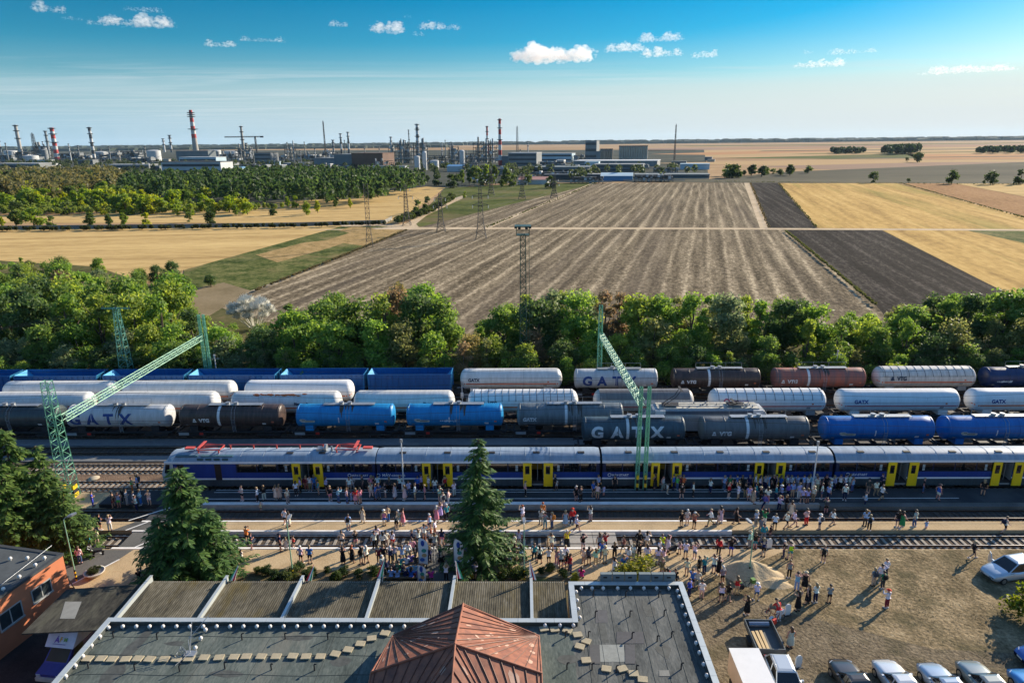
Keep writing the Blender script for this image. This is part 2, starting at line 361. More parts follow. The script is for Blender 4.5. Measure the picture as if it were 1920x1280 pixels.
field('ploughed_field', PLD, (1472,431.5),(1652,431.5),(1885,548),(1990,640),(1700,640),(1642,572), dz=.02)
field('stubble_field', GOLDR, (1461,343.5),(1682,343.5),(2010,432),(2010,436),(1534,428), dz=.02)
field('stubble_field', GOLDR, (1655,431.8),(1812,431.8),(2120,500),(2300,640),(1992,640),(1885,548), dz=.02)
field('maize_field', CORN, (1690,343.5),(1788,344),(2250,432),(2020,432), dz=.022)
field('stubble_field', GOLD, (1790,344),(2350,348),(2350,440),(2255,432), dz=.022)
field('weedy_field', WEED, (1812,432),(2400,438),(2400,560),(2120,500), dz=.022)
field('dirt_road', DIRT, (560,432),(740,426),(1300,427),(1960,430),(2400,436),(2400,439),(1960,433),(1300,430),(740,430), dz=.03)
field('dirt_road', DIRT, (700,430),(762,418),(850,372),(870,366),(876,368),(800,404),(780,420),(790,431), dz=.035)
field('dirt_road', DIRT, (640,421.5),(762,420.5),(762,424),(640,425), dz=.034)
field('dirt_road', DIRT, (905,428),(1112,342.5),(1120,342.5),(917,428), dz=.036)
for j_, (y0_, m_) in enumerate(((271.5,GRN),(276.,ORNG),(281.,FALLOW),(286.,GRN),(294.5,FALLOW))):
    field('field', m_, (1250+90*j_,y0_+2.2-j_*.2),(2500,y0_-9),(2500,y0_-8.2+j_*.35),(1300+60*j_,y0_+3.1), dz=-.012+.001*j_)
field('track_edge', DIRT, (1395,343),(1405,343),(1440,428),(1425,428), dz=.04)
field('scrub_ground', SCRUB, (-900,560),(-300,470),(180,500),(360,560),(520,610),(700,640),(1000,640),(1400,610),(2000,600),(2900,600),(2900,720),(1900,712),(900,714),(-900,730), dz=.05)
field('bare_bank', SOIL, (345,545),(420,530),(470,545),(380,600),(355,600), dz=.06)

# ---------------- rail yard ----------------
BAL = ground_mat('ballast', [(.045,.036,.03),(.10,.078,.06),(.17,.13,.10)], .5, 9., mixs=.6, bump=.6, bscale=14., patch=((.06,.055,.05), .12, .5, .7))
BALB = ground_mat('brown_ballast', [(.10,.065,.045),(.19,.13,.09),(.27,.19,.14)], .6, 10., mixs=.6, bump=.6, bscale=14.)
SAND = ground_mat('sand', [(.30,.215,.12),(.43,.32,.19),(.50,.385,.24)], .35, 6., mixs=.55, bump=.25, bscale=9., patch=((.33,.26,.17), .2, .55, .75))
ASPH = ground_mat('asphalt', [(.035,.038,.042),(.055,.058,.062),(.08,.082,.085)], .3, 12., mixs=.5, bump=.1, patch=((.085,.085,.085), .15, .55, .8))
OLDASPH = ground_mat('old_asphalt', [(.07,.07,.068),(.12,.118,.11),(.16,.155,.145)], .25, 10., mixs=.5, bump=.15, patch=((.2,.185,.16), .18, .55, .75))
PATHC = ground_mat('grey_path', [(.10,.105,.11),(.16,.165,.17),(.2,.205,.205)], .2, 4., stretch=(.4,1,1), bump=.1, patch=((.3,.28,.24), .12, .62, .8))
YARD = ground_mat('dry_grass_yard', [(.07,.054,.032),(.17,.13,.075),(.29,.22,.13),(.45,.36,.22)], .35, 3.2, mixs=.58, bump=.9, bscale=3.5, patch=((.105,.088,.05), .3, .5, .64))
YARD2 = ground_mat('worn_gravel', [(.065,.052,.036),(.16,.127,.085),(.28,.225,.15)], .5, 3.5, mixs=.58, bump=.9, bscale=4., patch=((.10,.085,.052), .35, .5, .66))
BED = ground_mat('flower_bed_soil', [(.09,.065,.04),(.15,.11,.065),(.22,.165,.1)], .6, 5., bump=.5, patch=((.09,.10,.03), .4, .5, .66))
PAINT = mat('white_line_paint', (.74,.73,.70), .7, var=.3, scale=2.2)
EDGE = mat('white_edge_paint', (.80,.77,.72), .8, var=.25, scale=.9)
sheet('rail_yard', [(-220,55),(200,55),(200,101),(-220,101)], -.40, BAL)
sheet('track_bed', [(-220,65.2),(-38,65.2),(-38,72.9),(-220,72.9)], -.39, BALB)
def slab(name, x0, x1, y0, y1, z0, z1, m, kind='structure'): return tag(MB().box(x0,x1,y0,y1,z0,z1).build(name, m), kind=kind)
slab('station_ground', -160, 140, 5, 55.0, -1, -.004, SAND)
sheet('yard_ground', [(11.9,5),(140,5),(140,54.9),(24.,54.9),(20.,52.6),(14.5,50.2),(11.9,49.5)], .0, YARD)
sheet('car_park', [(11.7,5),(60,5),(60,38.6),(44,41.2),(30,42.2),(21.5,46),(17.,48.6),(14,47.5),(11.7,44.6)], .004, YARD2)
sheet('flower_bed', [(-28.,45),(-28,50.6),(-22,52.0),(-9,51.4),(-9,45)], .004, BED)
sheet('flower_bed', [(-3.,45),(-3.,50.2),(1,50.9),(6.,50.4),(8.5,49.5),(8.5,45)], .004, BED)
sheet('asphalt_walk', [(-9,40),(-9,55),(-5.4,55),(-3.0,50.6),(-3,40)], .005, OLDASPH)
sheet('asphalt_walk', [(-44,46),(-40.6,54.9),(-36.3,54.9),(-36.8,53.4),(-41,46)], .005, OLDASPH)
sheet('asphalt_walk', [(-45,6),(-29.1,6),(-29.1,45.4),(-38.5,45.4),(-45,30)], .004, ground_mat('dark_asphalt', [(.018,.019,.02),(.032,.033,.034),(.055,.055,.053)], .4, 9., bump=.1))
for a, b in (((-40.7,46.4),(-36.75,53.4)), ((-43.5,46.4),(-40.5,54.8))):
    u = Vector((b[0]-a[0], b[1]-a[1])).normalized(); w = Vector((-u.y, u.x))*.08
    sheet('painted_line', [(a[0]-w.x,a[1]-w.y),(a[0]+w.x,a[1]+w.y),(b[0]+w.x,b[1]+w.y),(b[0]-w.x,b[1]-w.y)], .01, PAINT)
slab('station_kerb', -38.5, 14.3, 55.0, 55.28, -.4, .03, EDGE)
slab('sand_platform', -200, 140, 58.2, 59.75, -.42, -.004, SAND)
slab('platform_edge', -38.2, 19.9, 57.98, 58.2, -.42, .02, EDGE)
slab('platform_edge', -38.2, 19.9, 59.75, 59.98, -.42, .02, EDGE)
# island platform in asphalt
slab('platform', -33.5, 70, 63.1, 66.0, -.42, .18, ASPH)
slab('platform', 30.2, 70, 62.3, 63.1, -.42, .14, OLDASPH)
slab('platform_wall', -33.5, 30.2, 62.72, 63.1, -.42, .16, CONC)
sheet('painted_edge', [(-33.4,62.73),(26.6,62.73),(26.6,63.3),(-33.4,63.3)], .186, EDGE)
for y, x1 in ((63.95, 45), (65.35, 30), (65.85, 30)): sheet('painted_line', [(-33.3,y-.05),(x1,y-.05),(x1,y+.05),(-33.3,y+.05)], .187, PAINT)
# crossing of the tracks at the left end of the platforms
sheet('dirt_patch', [(-120,63.0),(-44,63.0),(-37.5,64.6),(-33.6,66.4),(-120,66.4)], -.375, SAND)
slab('crossing', -38.0, -33.5, 55.28, 57.98, -.42, -.02, OLDASPH); slab('crossing', -38.0, -33.6, 59.98, 63.1, -.42, .0, ASPH)
slab('ramp', -44.5, -33.5, 63.1, 66.0, -.42, .05, ASPH)
sheet('crossing', [(-40.3,58.2),(-36.9,58.2),(-35.9,59.75),(-38.8,59.75)], .003, OLDASPH)
for a, b in (((-36.4,55.3),(-34.2,57.95)), ((-37.0,58.2),(-35.6,59.75)), ((-38.9,58.2),(-37.5,59.75)), ((-39.6,59.98),(-36.0,63.1)), ((-35.0,59.98),(-33.9,61.4))):
    u = Vector((b[0]-a[0], b[1]-a[1])).normalized(); w = Vector((-u.y, u.x))*.08
    sheet('painted_line', [(a[0]-w.x,a[1]-w.y),(a[0]+w.x,a[1]+w.y),(b[0]+w.x,b[1]+w.y),(b[0]-w.x,b[1]-w.y)], .012, PAINT)
PANEL = mat('crossing_panels', (.33,.31,.28), .9, var=.3, scale=1.)
pb = MB()
for i in range(4):
    for y0, y1 in ((55.3,55.85),(56.02,57.28),(57.42,57.97)): pb.box(4.25+i*1.12, 5.33+i*1.12, y0, y1, -.4, -.03)
tag(pb.build('crossing_panels', PANEL), 'pale concrete slab crossing laid across the nearest track', 'crossing')
slab('grey_path', -200, 9.5, 78.05, 80.0, -.42, -.2, PATHC)
slab('grey_path', -200, -41.5, 73.9, 75.3, -.42, -.3, PATHC)
RAIL = mat('rail_steel', (.10,.06,.04), .6, .5, .4, 2); RTOP = mat('rail_top', (.42,.40,.38), .35, .9)
SLP = mat('concrete_sleeper', (.33,.29,.24), .9, var=.35, scale=1.2); SLD = mat('old_sleeper', (.07,.055,.045), .95, var=.4)
def track(yc, label, slm, x0=-200, x1=160, every=.62, hw=1.25):
    t = thing('railway_track', label, 'track', (0, yc, 0), 0, 'tracks of the station yard')
    for s in (-.7525, .7525):
        MB().box(x0,x1,s-.035,s+.035,-.32,-.16).box(x0,x1,s-.025,s+.025,-.16,-.155,1).build('rail', [RAIL, RTOP], t)
    b = MB(); x = max(x0, -90)
    r2 = random.Random(int(yc*10))
    while x < min(x1, 75):
        b.box(x-.13,x+.13,-hw+r2.uniform(-.03,.03),hw,-.40,-.335+r2.uniform(-.01,.01)); x += every
    tag(b.build('sleepers', slm, t), kind='stuff')
track(56.65, 'near track with pale sleepers, running past the sandy station ground', SLP, every=.72)
track(61.4, 'dark track in the trough between sandy platform and asphalt platform', SLD)
track(67.8, 'track under the blue and grey passenger train', SLP)
track(71.9, 'empty brown track just behind the blue passenger train', SLP)
track(76.7, 'track under the foremost tank wagons, right of the grey path', SLD)
track(81.2, 'track under the two light blue tank wagons', SLD)
track(85.8, 'track under the long row of white gas tank wagons', SLD)
track(90.2, 'track under the three white gas tankers at far left', SLD)
track(94.9, 'farthest track, under the blue hopper wagons by the trees', SLD)
# ---------------- tank wagons ----------------
def wagon_base(t, L, y=0, red=True):
    """underframe, buffers, two bogies"""
    h = L/2
    b = MB().box(-h,h,-1.25,-1.05,.78,1.02).box(-h,h,1.05,1.25,.78,1.02)
    for x in (-h, -h*.62, -h*.3, 0, h*.3, h*.62, h): b.box(x-.1,x+.1,-1.05,1.05,.8,1.0)
    b.box(-h*.3,h*.25,-.5,.3,.45,.8)
    b.build('underframe', DARK, t)
    for e in (-1, 1):
        for s in (-.875, .875):
            MB().cyl((e*h,s,.95),(e*(h+.45),s,.95),.09,n=8).cyl((e*(h+.45),s,.95),(e*(h+.52),s,.95),.23,n=10).build('buffer', DARK, t)
        bg = MB().box(-1.5,1.5,-1.08,-.92,.35,.62).box(-1.5,1.5,.92,1.08,.35,.62).box(-.25,.25,-.95,.95,.4,.75)
        o = bg.build('bogie', DARK, t, (e*(h-2.2),0,0))
        for x in (-.9, .9):
            w = MB().cyl((x,-.95,.46-.155),(x,.95,.46-.155),.08,n=6)
            for s in (-.75, .75): w.cyl((x,s-.07,.305),(x,s+.07,.305),.46,n=14)
            w.build('wheelset', RUSTD, o)
    if red: MB().box(-h+2.9,-h+3.35,-1.3,-1.22,.55,.85).build('brake_panel', RED, t)
    MB().box(-h+.2,-h+1.5,-1.28,-1.22,.5,.85).build('data_plate', GREY, t)
RUSTD = mat('rusty_wheel', (.06,.04,.03), .8, .3, .4, 4)
def tank_mesh(L, r, dish, mats, name, t, zc, mi=0):
    h = L/2; n = 40; k = 6
    prof = [(r*math.sin(math.pi/2*i/k)+1e-3, -h+dish*(1-math.cos(math.pi/2*i/k))) for i in range(k+1)]
    prof += [(r, -h+dish+(L-2*dish)*i/10) for i in range(1, 10)]
    prof += [(r*math.sin(math.pi/2*(k-i)/k)+1e-3, h-dish*(1-math.cos(math.pi/2*(k-i)/k))) for i in range(k+1)]
    return MB().lathe(prof, n, 'x', close=False).build(name, mats, t, (0,0,zc))
def wrap(t, name, m, shape, xc, th0, r, zc, off=.012):
    """lay a flat shape on the near flank of a tank; th0 = angle above the horizontal"""
    vs, fs = shape; ys = [v[1] for v in vs]; lo, hi = min(ys), max(ys); n = max(2, int((hi-lo)/.12))
    R0 = r+off
    v2, f2 = curved(vs, fs, lambda x, y: (xc+x, -R0*math.cos(th0+y/r), zc+R0*math.sin(th0+y/r)), [lo+(hi-lo)*i/n for i in range(1, n)])
    return MB().add(v2, f2).build(name, m, t)
def rect(w, h): return [(-w/2,-h/2),(w/2,-h/2),(w/2,h/2),(-w/2,h/2)], [(0,1,2,3)]
def oval(w, h, n=20): return [(w/2*math.cos(2*math.pi*i/n)*(1 if abs(math.cos(2*math.pi*i/n)) < .5 else 1), h/2*math.sin(2*math.pi*i/n)) for i in range(n)], [tuple(range(n))]
NAVYT = mat('navy_lettering', (.02,.06,.24), .6); WHT = mat('white_lettering', (.72,.73,.74), .6, var=.15); DGT = mat('dark_lettering', (.03,.05,.09), .6)
PALE = mat('pale_logo', (.62,.62,.5), .6); ORANGE = mat('orange_band', (.72,.20,.09), .55); PINKB = mat('pink_band', (.62,.22,.22), .55)
def span(x0, x1, Y, z=2.4):
    c = (px_of((0, Y, z))[1]); 
    a, b = at(x0, c, z), at(x1, c, z)
    # slide along the row so that both ends sit at depth Y
    f = lambda px: (lambda d: (d.x*(Y/d.y)))(fwd+rt*((px-960)/FPX)+up*((640-c)/FPX))
    return f(x0), f(x1)
STAIN = mat('oil_stain', (.085,.07,.058), .5, var=.5, scale=2.5)
def oil_tank(x0, x1, Y, label, m, r=1.42, word=None, small=None, smallm=None, hoops=5, band=None, logo=None, hoopm=None, group='tank wagons in the yard', flip=False, big=None, cradle=None, graffiti=None):
    X0, X1 = span(x0, x1, Y); L = X1-X0; zc = 2.72; t = thing('tank_wagon', label, 'tank wagon', ((X0+X1)/2, Y, -.155), 0, group)
    wagon_base(t, L+.7)
    tank_mesh(L, r, .34, [m], 'tank', t, zc)
    for i in range(hoops):
        x = -L/2+.42+(L-.84)*i/(hoops-1); MB().lathe([(r+.002,x-.05),(r+.03,x-.03),(r+.03,x+.03),(r+.002,x+.05)], 40, 'x', (0,0,zc), close=False).build('hoop', hoopm or m, t)
    for x in (-L*.36, L*.36): MB().box(x-.5,x+.5,-1.15,1.15,.98,zc-r*.72).build('saddle', cradle or DARK, t)
    rs = random.Random(int(x0)+9)
    if m not in (pBlue, pDkBlue):
        sp = MB()
        for i in range(7):
            xx = rs.uniform(-.9,1.0); w0 = rs.uniform(.05,.22); ln = rs.uniform(.7,1.9); vs = [(-w0,ln/2),(w0,ln/2),(w0*.7,0),(w0*.25,-ln/2),(-w0*.2,-ln/2),(-w0*.8,.1)]
            q, f = curved(vs, [tuple(range(6))], lambda a, c: (xx+L*.03+a, -(r+.010+i*8e-4)*math.cos(1.35-ln/2/r+c/r), zc+(r+.010+i*8e-4)*math.sin(1.35-ln/2/r+c/r)), [-ln*.3,-ln*.1,ln*.1,ln*.3]); sp.add(q, f)
        sp.build('spill_stain', STAIN, t)
    wrap(t, 'data_panel', WHT, rect(.5,.28), L*.33, -.5, r, zc); wrap(t, 'data_panel', GREY, rect(.34,.22), -L*.42, -.62, r, zc); wrap(t, 'hazard_plate', ORANGE, rect(.3,.22), L*.42, -.28, r, zc, .02)
    wk = MB().box(-L*.22,L*.30,-.42,.42,zc+r+.10,zc+r+.13)
    for x in [-L*.22+i*L*.52/5 for i in range(6)]: wk.bar((x,-.42,zc+r+.1),(x,-.42,zc+r-.06),.025).bar((x,.42,zc+r+.1),(x,.42,zc+r-.06),.025)
    wk.build('walkway', STEEL, t)
    hr = MB(); 
    for x in (-L*.22, -L*.05, L*.12, L*.30): hr.bar((x,.44,zc+r+.1),(x,.44,zc+r+.75),.02)
    hr.bar((-L*.22,.44,zc+r+.75),(L*.30,.44,zc+r+.75),.02); hr.build('handrail', STEEL, t)
    for x in (-.5, .55): MB().cyl((x,0,zc+r-.05),(x,0,zc+r+.32),.27,n=12).cyl((x,0,zc+r+.32),(x,0,zc+r+.38),.31,n=12).build('dome_lid', STEEL, t)
    ld = MB()
    for s in (-.2, .2): ld.poly([(L*.04+s,-1.32,.95),(L*.04+s,-1.50,zc),(L*.04+s,-1.1,zc+1.05),(L*.04+s,-.45,zc+r+.05)], .022)
    for i in range(9): ld.bar((L*.04-.2,-1.33-.17*min(1,i/5),1.1+.19*i),(L*.04+.2,-1.33-.17*min(1,i/5),1.1+.19*i),.018)
    ld.build('ladder', STEEL, t)
    if band is not None: wrap(t, 'white_band', WHT, rect(.34, r*2.3), band*L, .42, r, zc, .03)
    if word:
        lm, x00, step, hh = word
        for i, ch in enumerate('GATX'): wrap(t, 'letter', lm, text_pts(ch, hh*1.38, hh*.06), x00*L+i*step*L, .0, r, zc)
    if small:
        wrap(t, 'lettering', smallm or WHT, text_pts(small[0], small[2], small[2]*.06), small[1]*L, -.12, r, zc)
        if small[0] == 'VTG':
            s = small[2]; wrap(t, 'triangle_mark', smallm or WHT, ([(-.3*s*1.3,-.36*s),(.3*s*1.3,-.36*s),(.14*s,.36*s),(-.14*s,.36*s),(-.12*s,-.14*s),(.12*s,-.14*s),(.0,.1*s)], [(0,1,5,4),(1,2,6,5),(2,3,6),(3,0,4,6)]), small[1]*L-1.9*s, -.12, r, zc)
    if logo is not None:
        lo = wrap(t, 'logo', PALE, ([(-.95,.05),(-.75,-.12),(-.55,-.2),(.9,-.2),(1.,-.05),(.95,.12),(-.1,.14),(-.3,.26),(-.8,.27),(-.95,.2)], [tuple(range(10))]), logo*L, -.2, r, zc)
        wrap(t, 'logo_stripe', DGT, rect(.95, .08), logo*L+.25, -.23, r, zc, .02); wrap(t, 'logo_stripe', DGT, rect(.4, .1), logo*L-.45, -.12, r, zc, .02)
        wrap(t, 'sight_glass', WHT, rect(.13, .75), -.05*L, -.12, r, zc, .03)
    if graffiti:
        g = MB(); r3 = random.Random(4)
        for i in range(9):
            w = r3.uniform(.1,.3); hh = r3.uniform(.15,.4); v, f = curved(*rect(w, hh), lambda x, y: (graffiti*L+(i-4)*.24+x+y*.4, -(r+.015)*math.cos(-.2+y/r), zc+(r+.015)*math.sin(-.2+y/r)), [0])
            g.add(v, f)
        g.build('graffiti', mat('graffiti_paint', (.55,.68,.8), .6), t)
    return t
def gas_tank(x0, x1, Y, label, m, stripe=ORANGE, r=1.5, word=None, ribs=0, shield=None, logo=None, rust=False, group='tank wagons in the yard'):
    X0, X1 = span(x0, x1, Y, 2.7); L = X1-X0; zc = 2.75; t = thing('gas_tank_wagon', label, 'tank wagon', ((X0+X1)/2, Y, -.155), 0, group)
    wagon_base(t, L-.2)
    tank_mesh(L, r, .85, [m], 'tank', t, zc)
    h = L/2
    b = MB(); n = 24                                         # band round the tank at mid height, both flanks
    for s in (-1, 1):
        vs = []; 
        for k in range(n+1):
            x = -h+.12+(L-.24)*(.5-.5*math.cos(math.pi*k/n)); d = max(0, abs(x)-(h-.85))/.85; rr = r*math.sqrt(max(.0, 1-d*d))
            for a in (-.30, -.16): vs.append((x, s*(rr+.012)*math.cos(a), zc+r*math.sin(a)*(rr/r)))
        b.add(vs, [(2*k, 2*k+2, 2*k+3, 2*k+1) for k in range(n)])
    b.build('colour_band', stripe, t)
    for x in (-L*.36, L*.36): MB().box(x-.6,x+.6,-1.1,1.1,.95,zc-r*.75).build('saddle', WHITE if not shield else GREY, t)
    wrap(t, 'data_panel', GREY, rect(.5,.3), L*.33, -.42, r, zc); wrap(t, 'hazard_plate', ORANGE, rect(.26,.2), L*.36, -.02, r, zc)
    MB().box(-.9,.9,-.45,.45,zc-r-.25,zc-r-.1).build('valve_box', DARK, t); MB().box(h*.86,h*.98,-1.25,1.25,1.0,1.06).build('end_platform', DARK, t)
    if shield is not None:
        v = []; k = 12; nn = 1
        for x in (-h+.75, h-.75):
            for i in range(k+1):
                a = math.pi*(.13+.74*i/k); v.append((x, -(r+.09)*math.cos(a), zc+(r+.09)*math.sin(a)))
        MB().add(v, [(i, i+1, k+2+i, k+1+i) for i in range(k)], smooth=True).build('sun_shield', shield, t)
    if ribs:
        rb = MB()
        for i in range(ribs):
            x = -h+1.0+(L-2.)*i/(ribs-1); pts = [(x, -(r+.10)*math.cos(a), zc+(r+.10)*math.sin(a)) for a in [math.pi*(.1+.8*q/12) for q in range(13)]]
            rb.poly(pts, .035, 4)
        rb.build('shield_ribs', DGT, t)
    if word:
        wrap(t, 'lettering', word[1], text_pts(word[0], word[3], word[3]*.05), word[2]*L, .0+.16, r, zc, .02 if not ribs else .12)
        if word[0] == 'VTG': wrap(t, 'triangle_mark', word[1], ([(-.3,-.26),(.3,-.26),(.1,.26),(-.1,.26)], [(0,1,2,3)]), word[2]*L-1.75*word[3]-.1, .16, r, zc, .02 if not ribs else .12)
    if logo:
        wrap(t, 'logo', mat('logo_red', (.5,.06,.12), .6), ([(.42*math.cos(2*math.pi*i/20)*q, .42*math.sin(2*math.pi*i/20)*q) for q in (1,.62) for i in range(20)], [(i,(i+1) % 20,20+(i+1) % 20,20+i) for i in range(20)]), logo*L, .22, r, zc, .11)
        wrap(t, 'lettering', mat('logo_mauve', (.35,.2,.32), .6), text_pts('ermewa', .62, .02), logo*L+1.9, .22, r, zc, .11)
    if rust:
        g = MB(); r3 = random.Random(3); 
        for i in range(34):
            cx = r3.gauss(-L*.08, L*.17); w = r3.uniform(.15,.6); cy = r3.uniform(-.12,.16)
            sh = [(w*r3.uniform(.5,1)*math.cos(6.283*j/8), .16*r3.uniform(.3,1)*math.sin(6.283*j/8)+cy) for j in range(8)]
            v, f = curved(sh, [tuple(range(8))], lambda x, y: (cx+x, -(r+.012+i*2e-4)*math.cos(1.0+y/r), zc+(r+.012+i*2e-4)*math.sin(1.0+y/r)), [0, .1])
            g.add(v, f)
        g.build('graffiti', mat('orange_graffiti', (.6,.15,.04), .7, var=.6, scale=3), t)
    return t
def paint(n, c, dirt=None, rough=.42, **k): return mat(n, c, rough, 0, k.pop('var', .22), k.pop('scale', 1.1), col2=dirt, spec=.35, coat=.08, stretch=k.pop('stretch', (2.4,.45,.45)), **k)
pW = paint('off_white_tank', (.66,.66,.64), (.50,.50,.48)); pW2 = paint('clean_white_tank', (.74,.74,.73), (.64,.64,.63)); pWd = paint('worn_white_tank', (.62,.61,.58), (.40,.38,.35), scale=1.1)
pSlate = paint('slate_tank', (.065,.105,.13), (.04,.06,.075)); pGrey = paint('mid_grey_tank', (.15,.155,.16), (.10,.10,.10)); pGrey2 = paint('blue_grey_tank', (.17,.20,.22), (.10,.12,.13))
pBlue = paint('strong_blue_tank', (.003,.15,.46), (.003,.10,.33)); pSky = paint('light_blue_tank', (.012,.26,.56), (.010,.17,.40)); pDkBlue = paint('dark_blue_tank', (.012,.035,.12), (.008,.02,.07))
pBrown = paint('brown_black_tank', (.095,.06,.05), (.035,.027,.025), scale=1.4); pRusty = paint('rusty_red_tank', (.42,.115,.07), (.13,.10,.10), rough=.7, scale=.55); pGn = paint('dull_green_grey_tank', (.045,.065,.07), (.025,.035,.04))
pSil = paint('silver_tank', (.52,.53,.54), (.38,.39,.4))
Y1, Y2, Y3, Y4, Y5 = 76.7, 81.2, 85.8, 90.2, 94.9
oil_tank(1090,1283,Y1,'slate tank wagon with huge white letters, foremost beside the green mast',pSlate,word=(WHT,-.355,.19,1.45),band=-.064,hoops=4,hoopm=pSlate)
oil_tank(1310,1513,Y1,'mid grey tank wagon with ribbed hoops, between slate and bright blue wagons',pGrey,small=('VTG',-.28,.72),band=-.08,hoops=6)
oil_tank(1538,1744,Y1,'bright blue tank wagon with pale logo, left of its twin',pBlue,logo=-.30,hoops=4,cradle=pBlue)
oil_tank(1762,1968,Y1,'bright blue tank wagon cut off by the right frame edge',pBlue,logo=-.30,hoops=4,cradle=pBlue)
oil_tank(-75,118,Y2,'dull green grey tank wagon behind the left gantry mast',pGn,hoops=5)
oil_tank(133,323,Y2,'white tank wagon with huge navy letters, left among dirty wagons',pSil,word=(NAVYT,-.395,.163,1.45),hoops=5)
oil_tank(342,533,Y2,'brown black tank wagon with white mark, beside lettered white one',pBrown,small=('VTG',-.24,.66),band=-.10,hoops=7)
oil_tank(558,741,Y2,'clean light blue tank wagon right of the brown one',pSky,logo=-.37,hoops=5,cradle=pSky)
oil_tank(763,944,Y2,'light blue tank wagon with graffiti and grimy belly',pSky,logo=-.33,hoops=5,graffiti=-.06,cradle=pSky)
oil_tank(969,1168,Y2,'blue grey tank wagon with small white lettering and white band',pGrey2,small=('GATX',-.38,.62),band=-.04,hoops=7)
S1 = ('GATX', NAVYT)
gas_tank(-75,176,Y3,'white gas tanker cut by left frame, behind gantry mast',pW)
gas_tank(190,411,Y3,'white gas tanker with small navy lettering under gantry beam',pW,word=('GATX',NAVYT,-.31,.6))
gas_tank(435,641,Y3,'white gas tanker with orange graffiti along its top',pW,rust=True,word=('Bismaraft',DGT,.16,.5))
gas_tank(664,853,Y3,'plain white gas tanker with dark lettering near right end',pW,word=('Bismaraft',DGT,.27,.5))
gas_tank(877,1084,Y3,'pale blue white gas tanker with ribbed sun shield, above blue graffitied wagon',pW2,ribs=15,shield=pW2,word=('VTG',DGT,-.27,.62))
gas_tank(1112,1300,Y3,'grimy white gas tanker with dark grey sun shield behind slate wagon',pWd,stripe=PINKB,shield=paint('grey_shield',(.20,.19,.185),(.13,.12,.12)))
gas_tank(1328,1546,Y3,'white ribbed gas tanker with round red logo, behind grey locomotive',pW2,stripe=PINKB,ribs=12,shield=pW2,logo=-.37)
gas_tank(1566,1794,Y3,'clean white gas tanker with pink band behind bright blue wagons',pW2,stripe=PINKB,word=('GATX',NAVYT,-.33,.66))
gas_tank(1812,2040,Y3,'white gas tanker with orange band cut by right frame edge',pW2,word=('GATX',NAVYT,-.30,.66))
gas_tank(10,221,Y4,'smooth white gas tanker in front of hoppers, leftmost of three',pW)
gas_tank(232,443,Y4,'smooth white gas tanker in front of hoppers, middle of three',pW)
gas_tank(460,664,Y4,'brightest white gas tanker in front of hoppers, rightmost of three',pW2)
gas_tank(863,1054,Y5,'white gas tanker by the trees, first right of blue hoppers',pW,word=('GATX',DGT,-.36,.6))
oil_tank(1076,1232,Y5,'white tank wagon with huge navy letters, by the trees',pSil,word=(NAVYT,-.346,.173,1.4),hoops=5)
oil_tank(1258,1423,Y5,'dark brown tank wagon by the trees, left of rusty one',pBrown,small=('VTG',-.29,.68),band=-.09,hoops=7)
oil_tank(1447,1618,Y5,'rusty red streaked tank wagon by the trees',pRusty,small=('VTG',-.31,.72),band=-.135,hoops=6)
gas_tank(1637,1824,Y5,'cream ribbed gas tanker by the trees, right of rusty wagon',pWd,ribs=12,shield=pWd,word=('VTG',DGT,-.27,.7))
oil_tank(1840,1995,Y5,'dark blue tank wagon by the trees at right frame edge',pDkBlue,hoops=4,graffiti=-.3,cradle=pDkBlue)
# ---------------- open hopper wagons ----------------
HB = paint('hopper_blue', (.006,.10,.32), (.005,.07,.23), rough=.5); HBL = paint('hopper_blue_end', (.06,.34,.6), (.04,.24,.45), rough=.5); HIN = paint('hopper_inside', (.02,.05,.16), (.012,.03,.09), rough=.6)
def hopper(x0, x1, label):
    X0, X1 = span(x0, x1, Y5, 3.4); L = X1-X0; h = L/2; t = thing('hopper_wagon', label, 'hopper wagon', ((X0+X1)/2, Y5, -.155), 0, 'blue open hopper wagons')
    wagon_base(t, L-.2, red=False); zt, zb = 3.95, 1.25; w = 1.5
    for s in (-1, 1):
        b = MB().box(-h,h,s*w-.04,s*w+.04,zb,zt).box(-h,h,s*w-.09,s*w+.09,zt-.14,zt)
        for i in range(15): x = -h+.3+(L-.6)*i/14; b.box(x-.05,x+.05,s*w+(.04 if s > 0 else -.13),s*w+(.13 if s > 0 else -.04),zb,zt-.14)
        b.build('side_wall', HB, t)
    for s in (-1, 1):
        b = MB().loft([[(s*h,-w+.05,zt),(s*h,w-.05,zt),(s*(h-.08),w-.05,zt),(s*(h-.08),-w+.05,zt)],[(s*(h-2.2),-w+.05,1.3),(s*(h-2.2),w-.05,1.3),(s*(h-2.28),w-.05,1.3),(s*(h-2.28),-w+.05,1.3)]])
        b.build('end_slope', HBL, t)
        e = MB()
        for y in (-w, -.5, .5, w): e.bar((s*(h-.05),y,zt-.1),(s*(h-.3),y,1.),.07)
        e.build('end_posts', HBL, t)
    MB().box(-h+2.2,h-2.2,-w+.05,w-.05,1.2,1.3).build('hopper_floor', HIN, t)
    return t
for i, (a, b) in enumerate(((-130,32),(38,192),(203,354),(362,522),(532,687),(693,848))):
    hopper(a, b, ['blue open hopper wagon cut by left frame edge','blue open hopper above the leftmost white gas tanker','blue open hopper behind the green lattice pole','blue open hopper at the far gantry mast foot','blue open hopper behind brightest white gas tanker','blue open hopper with ribbed side, nearest the tank wagons'][i])
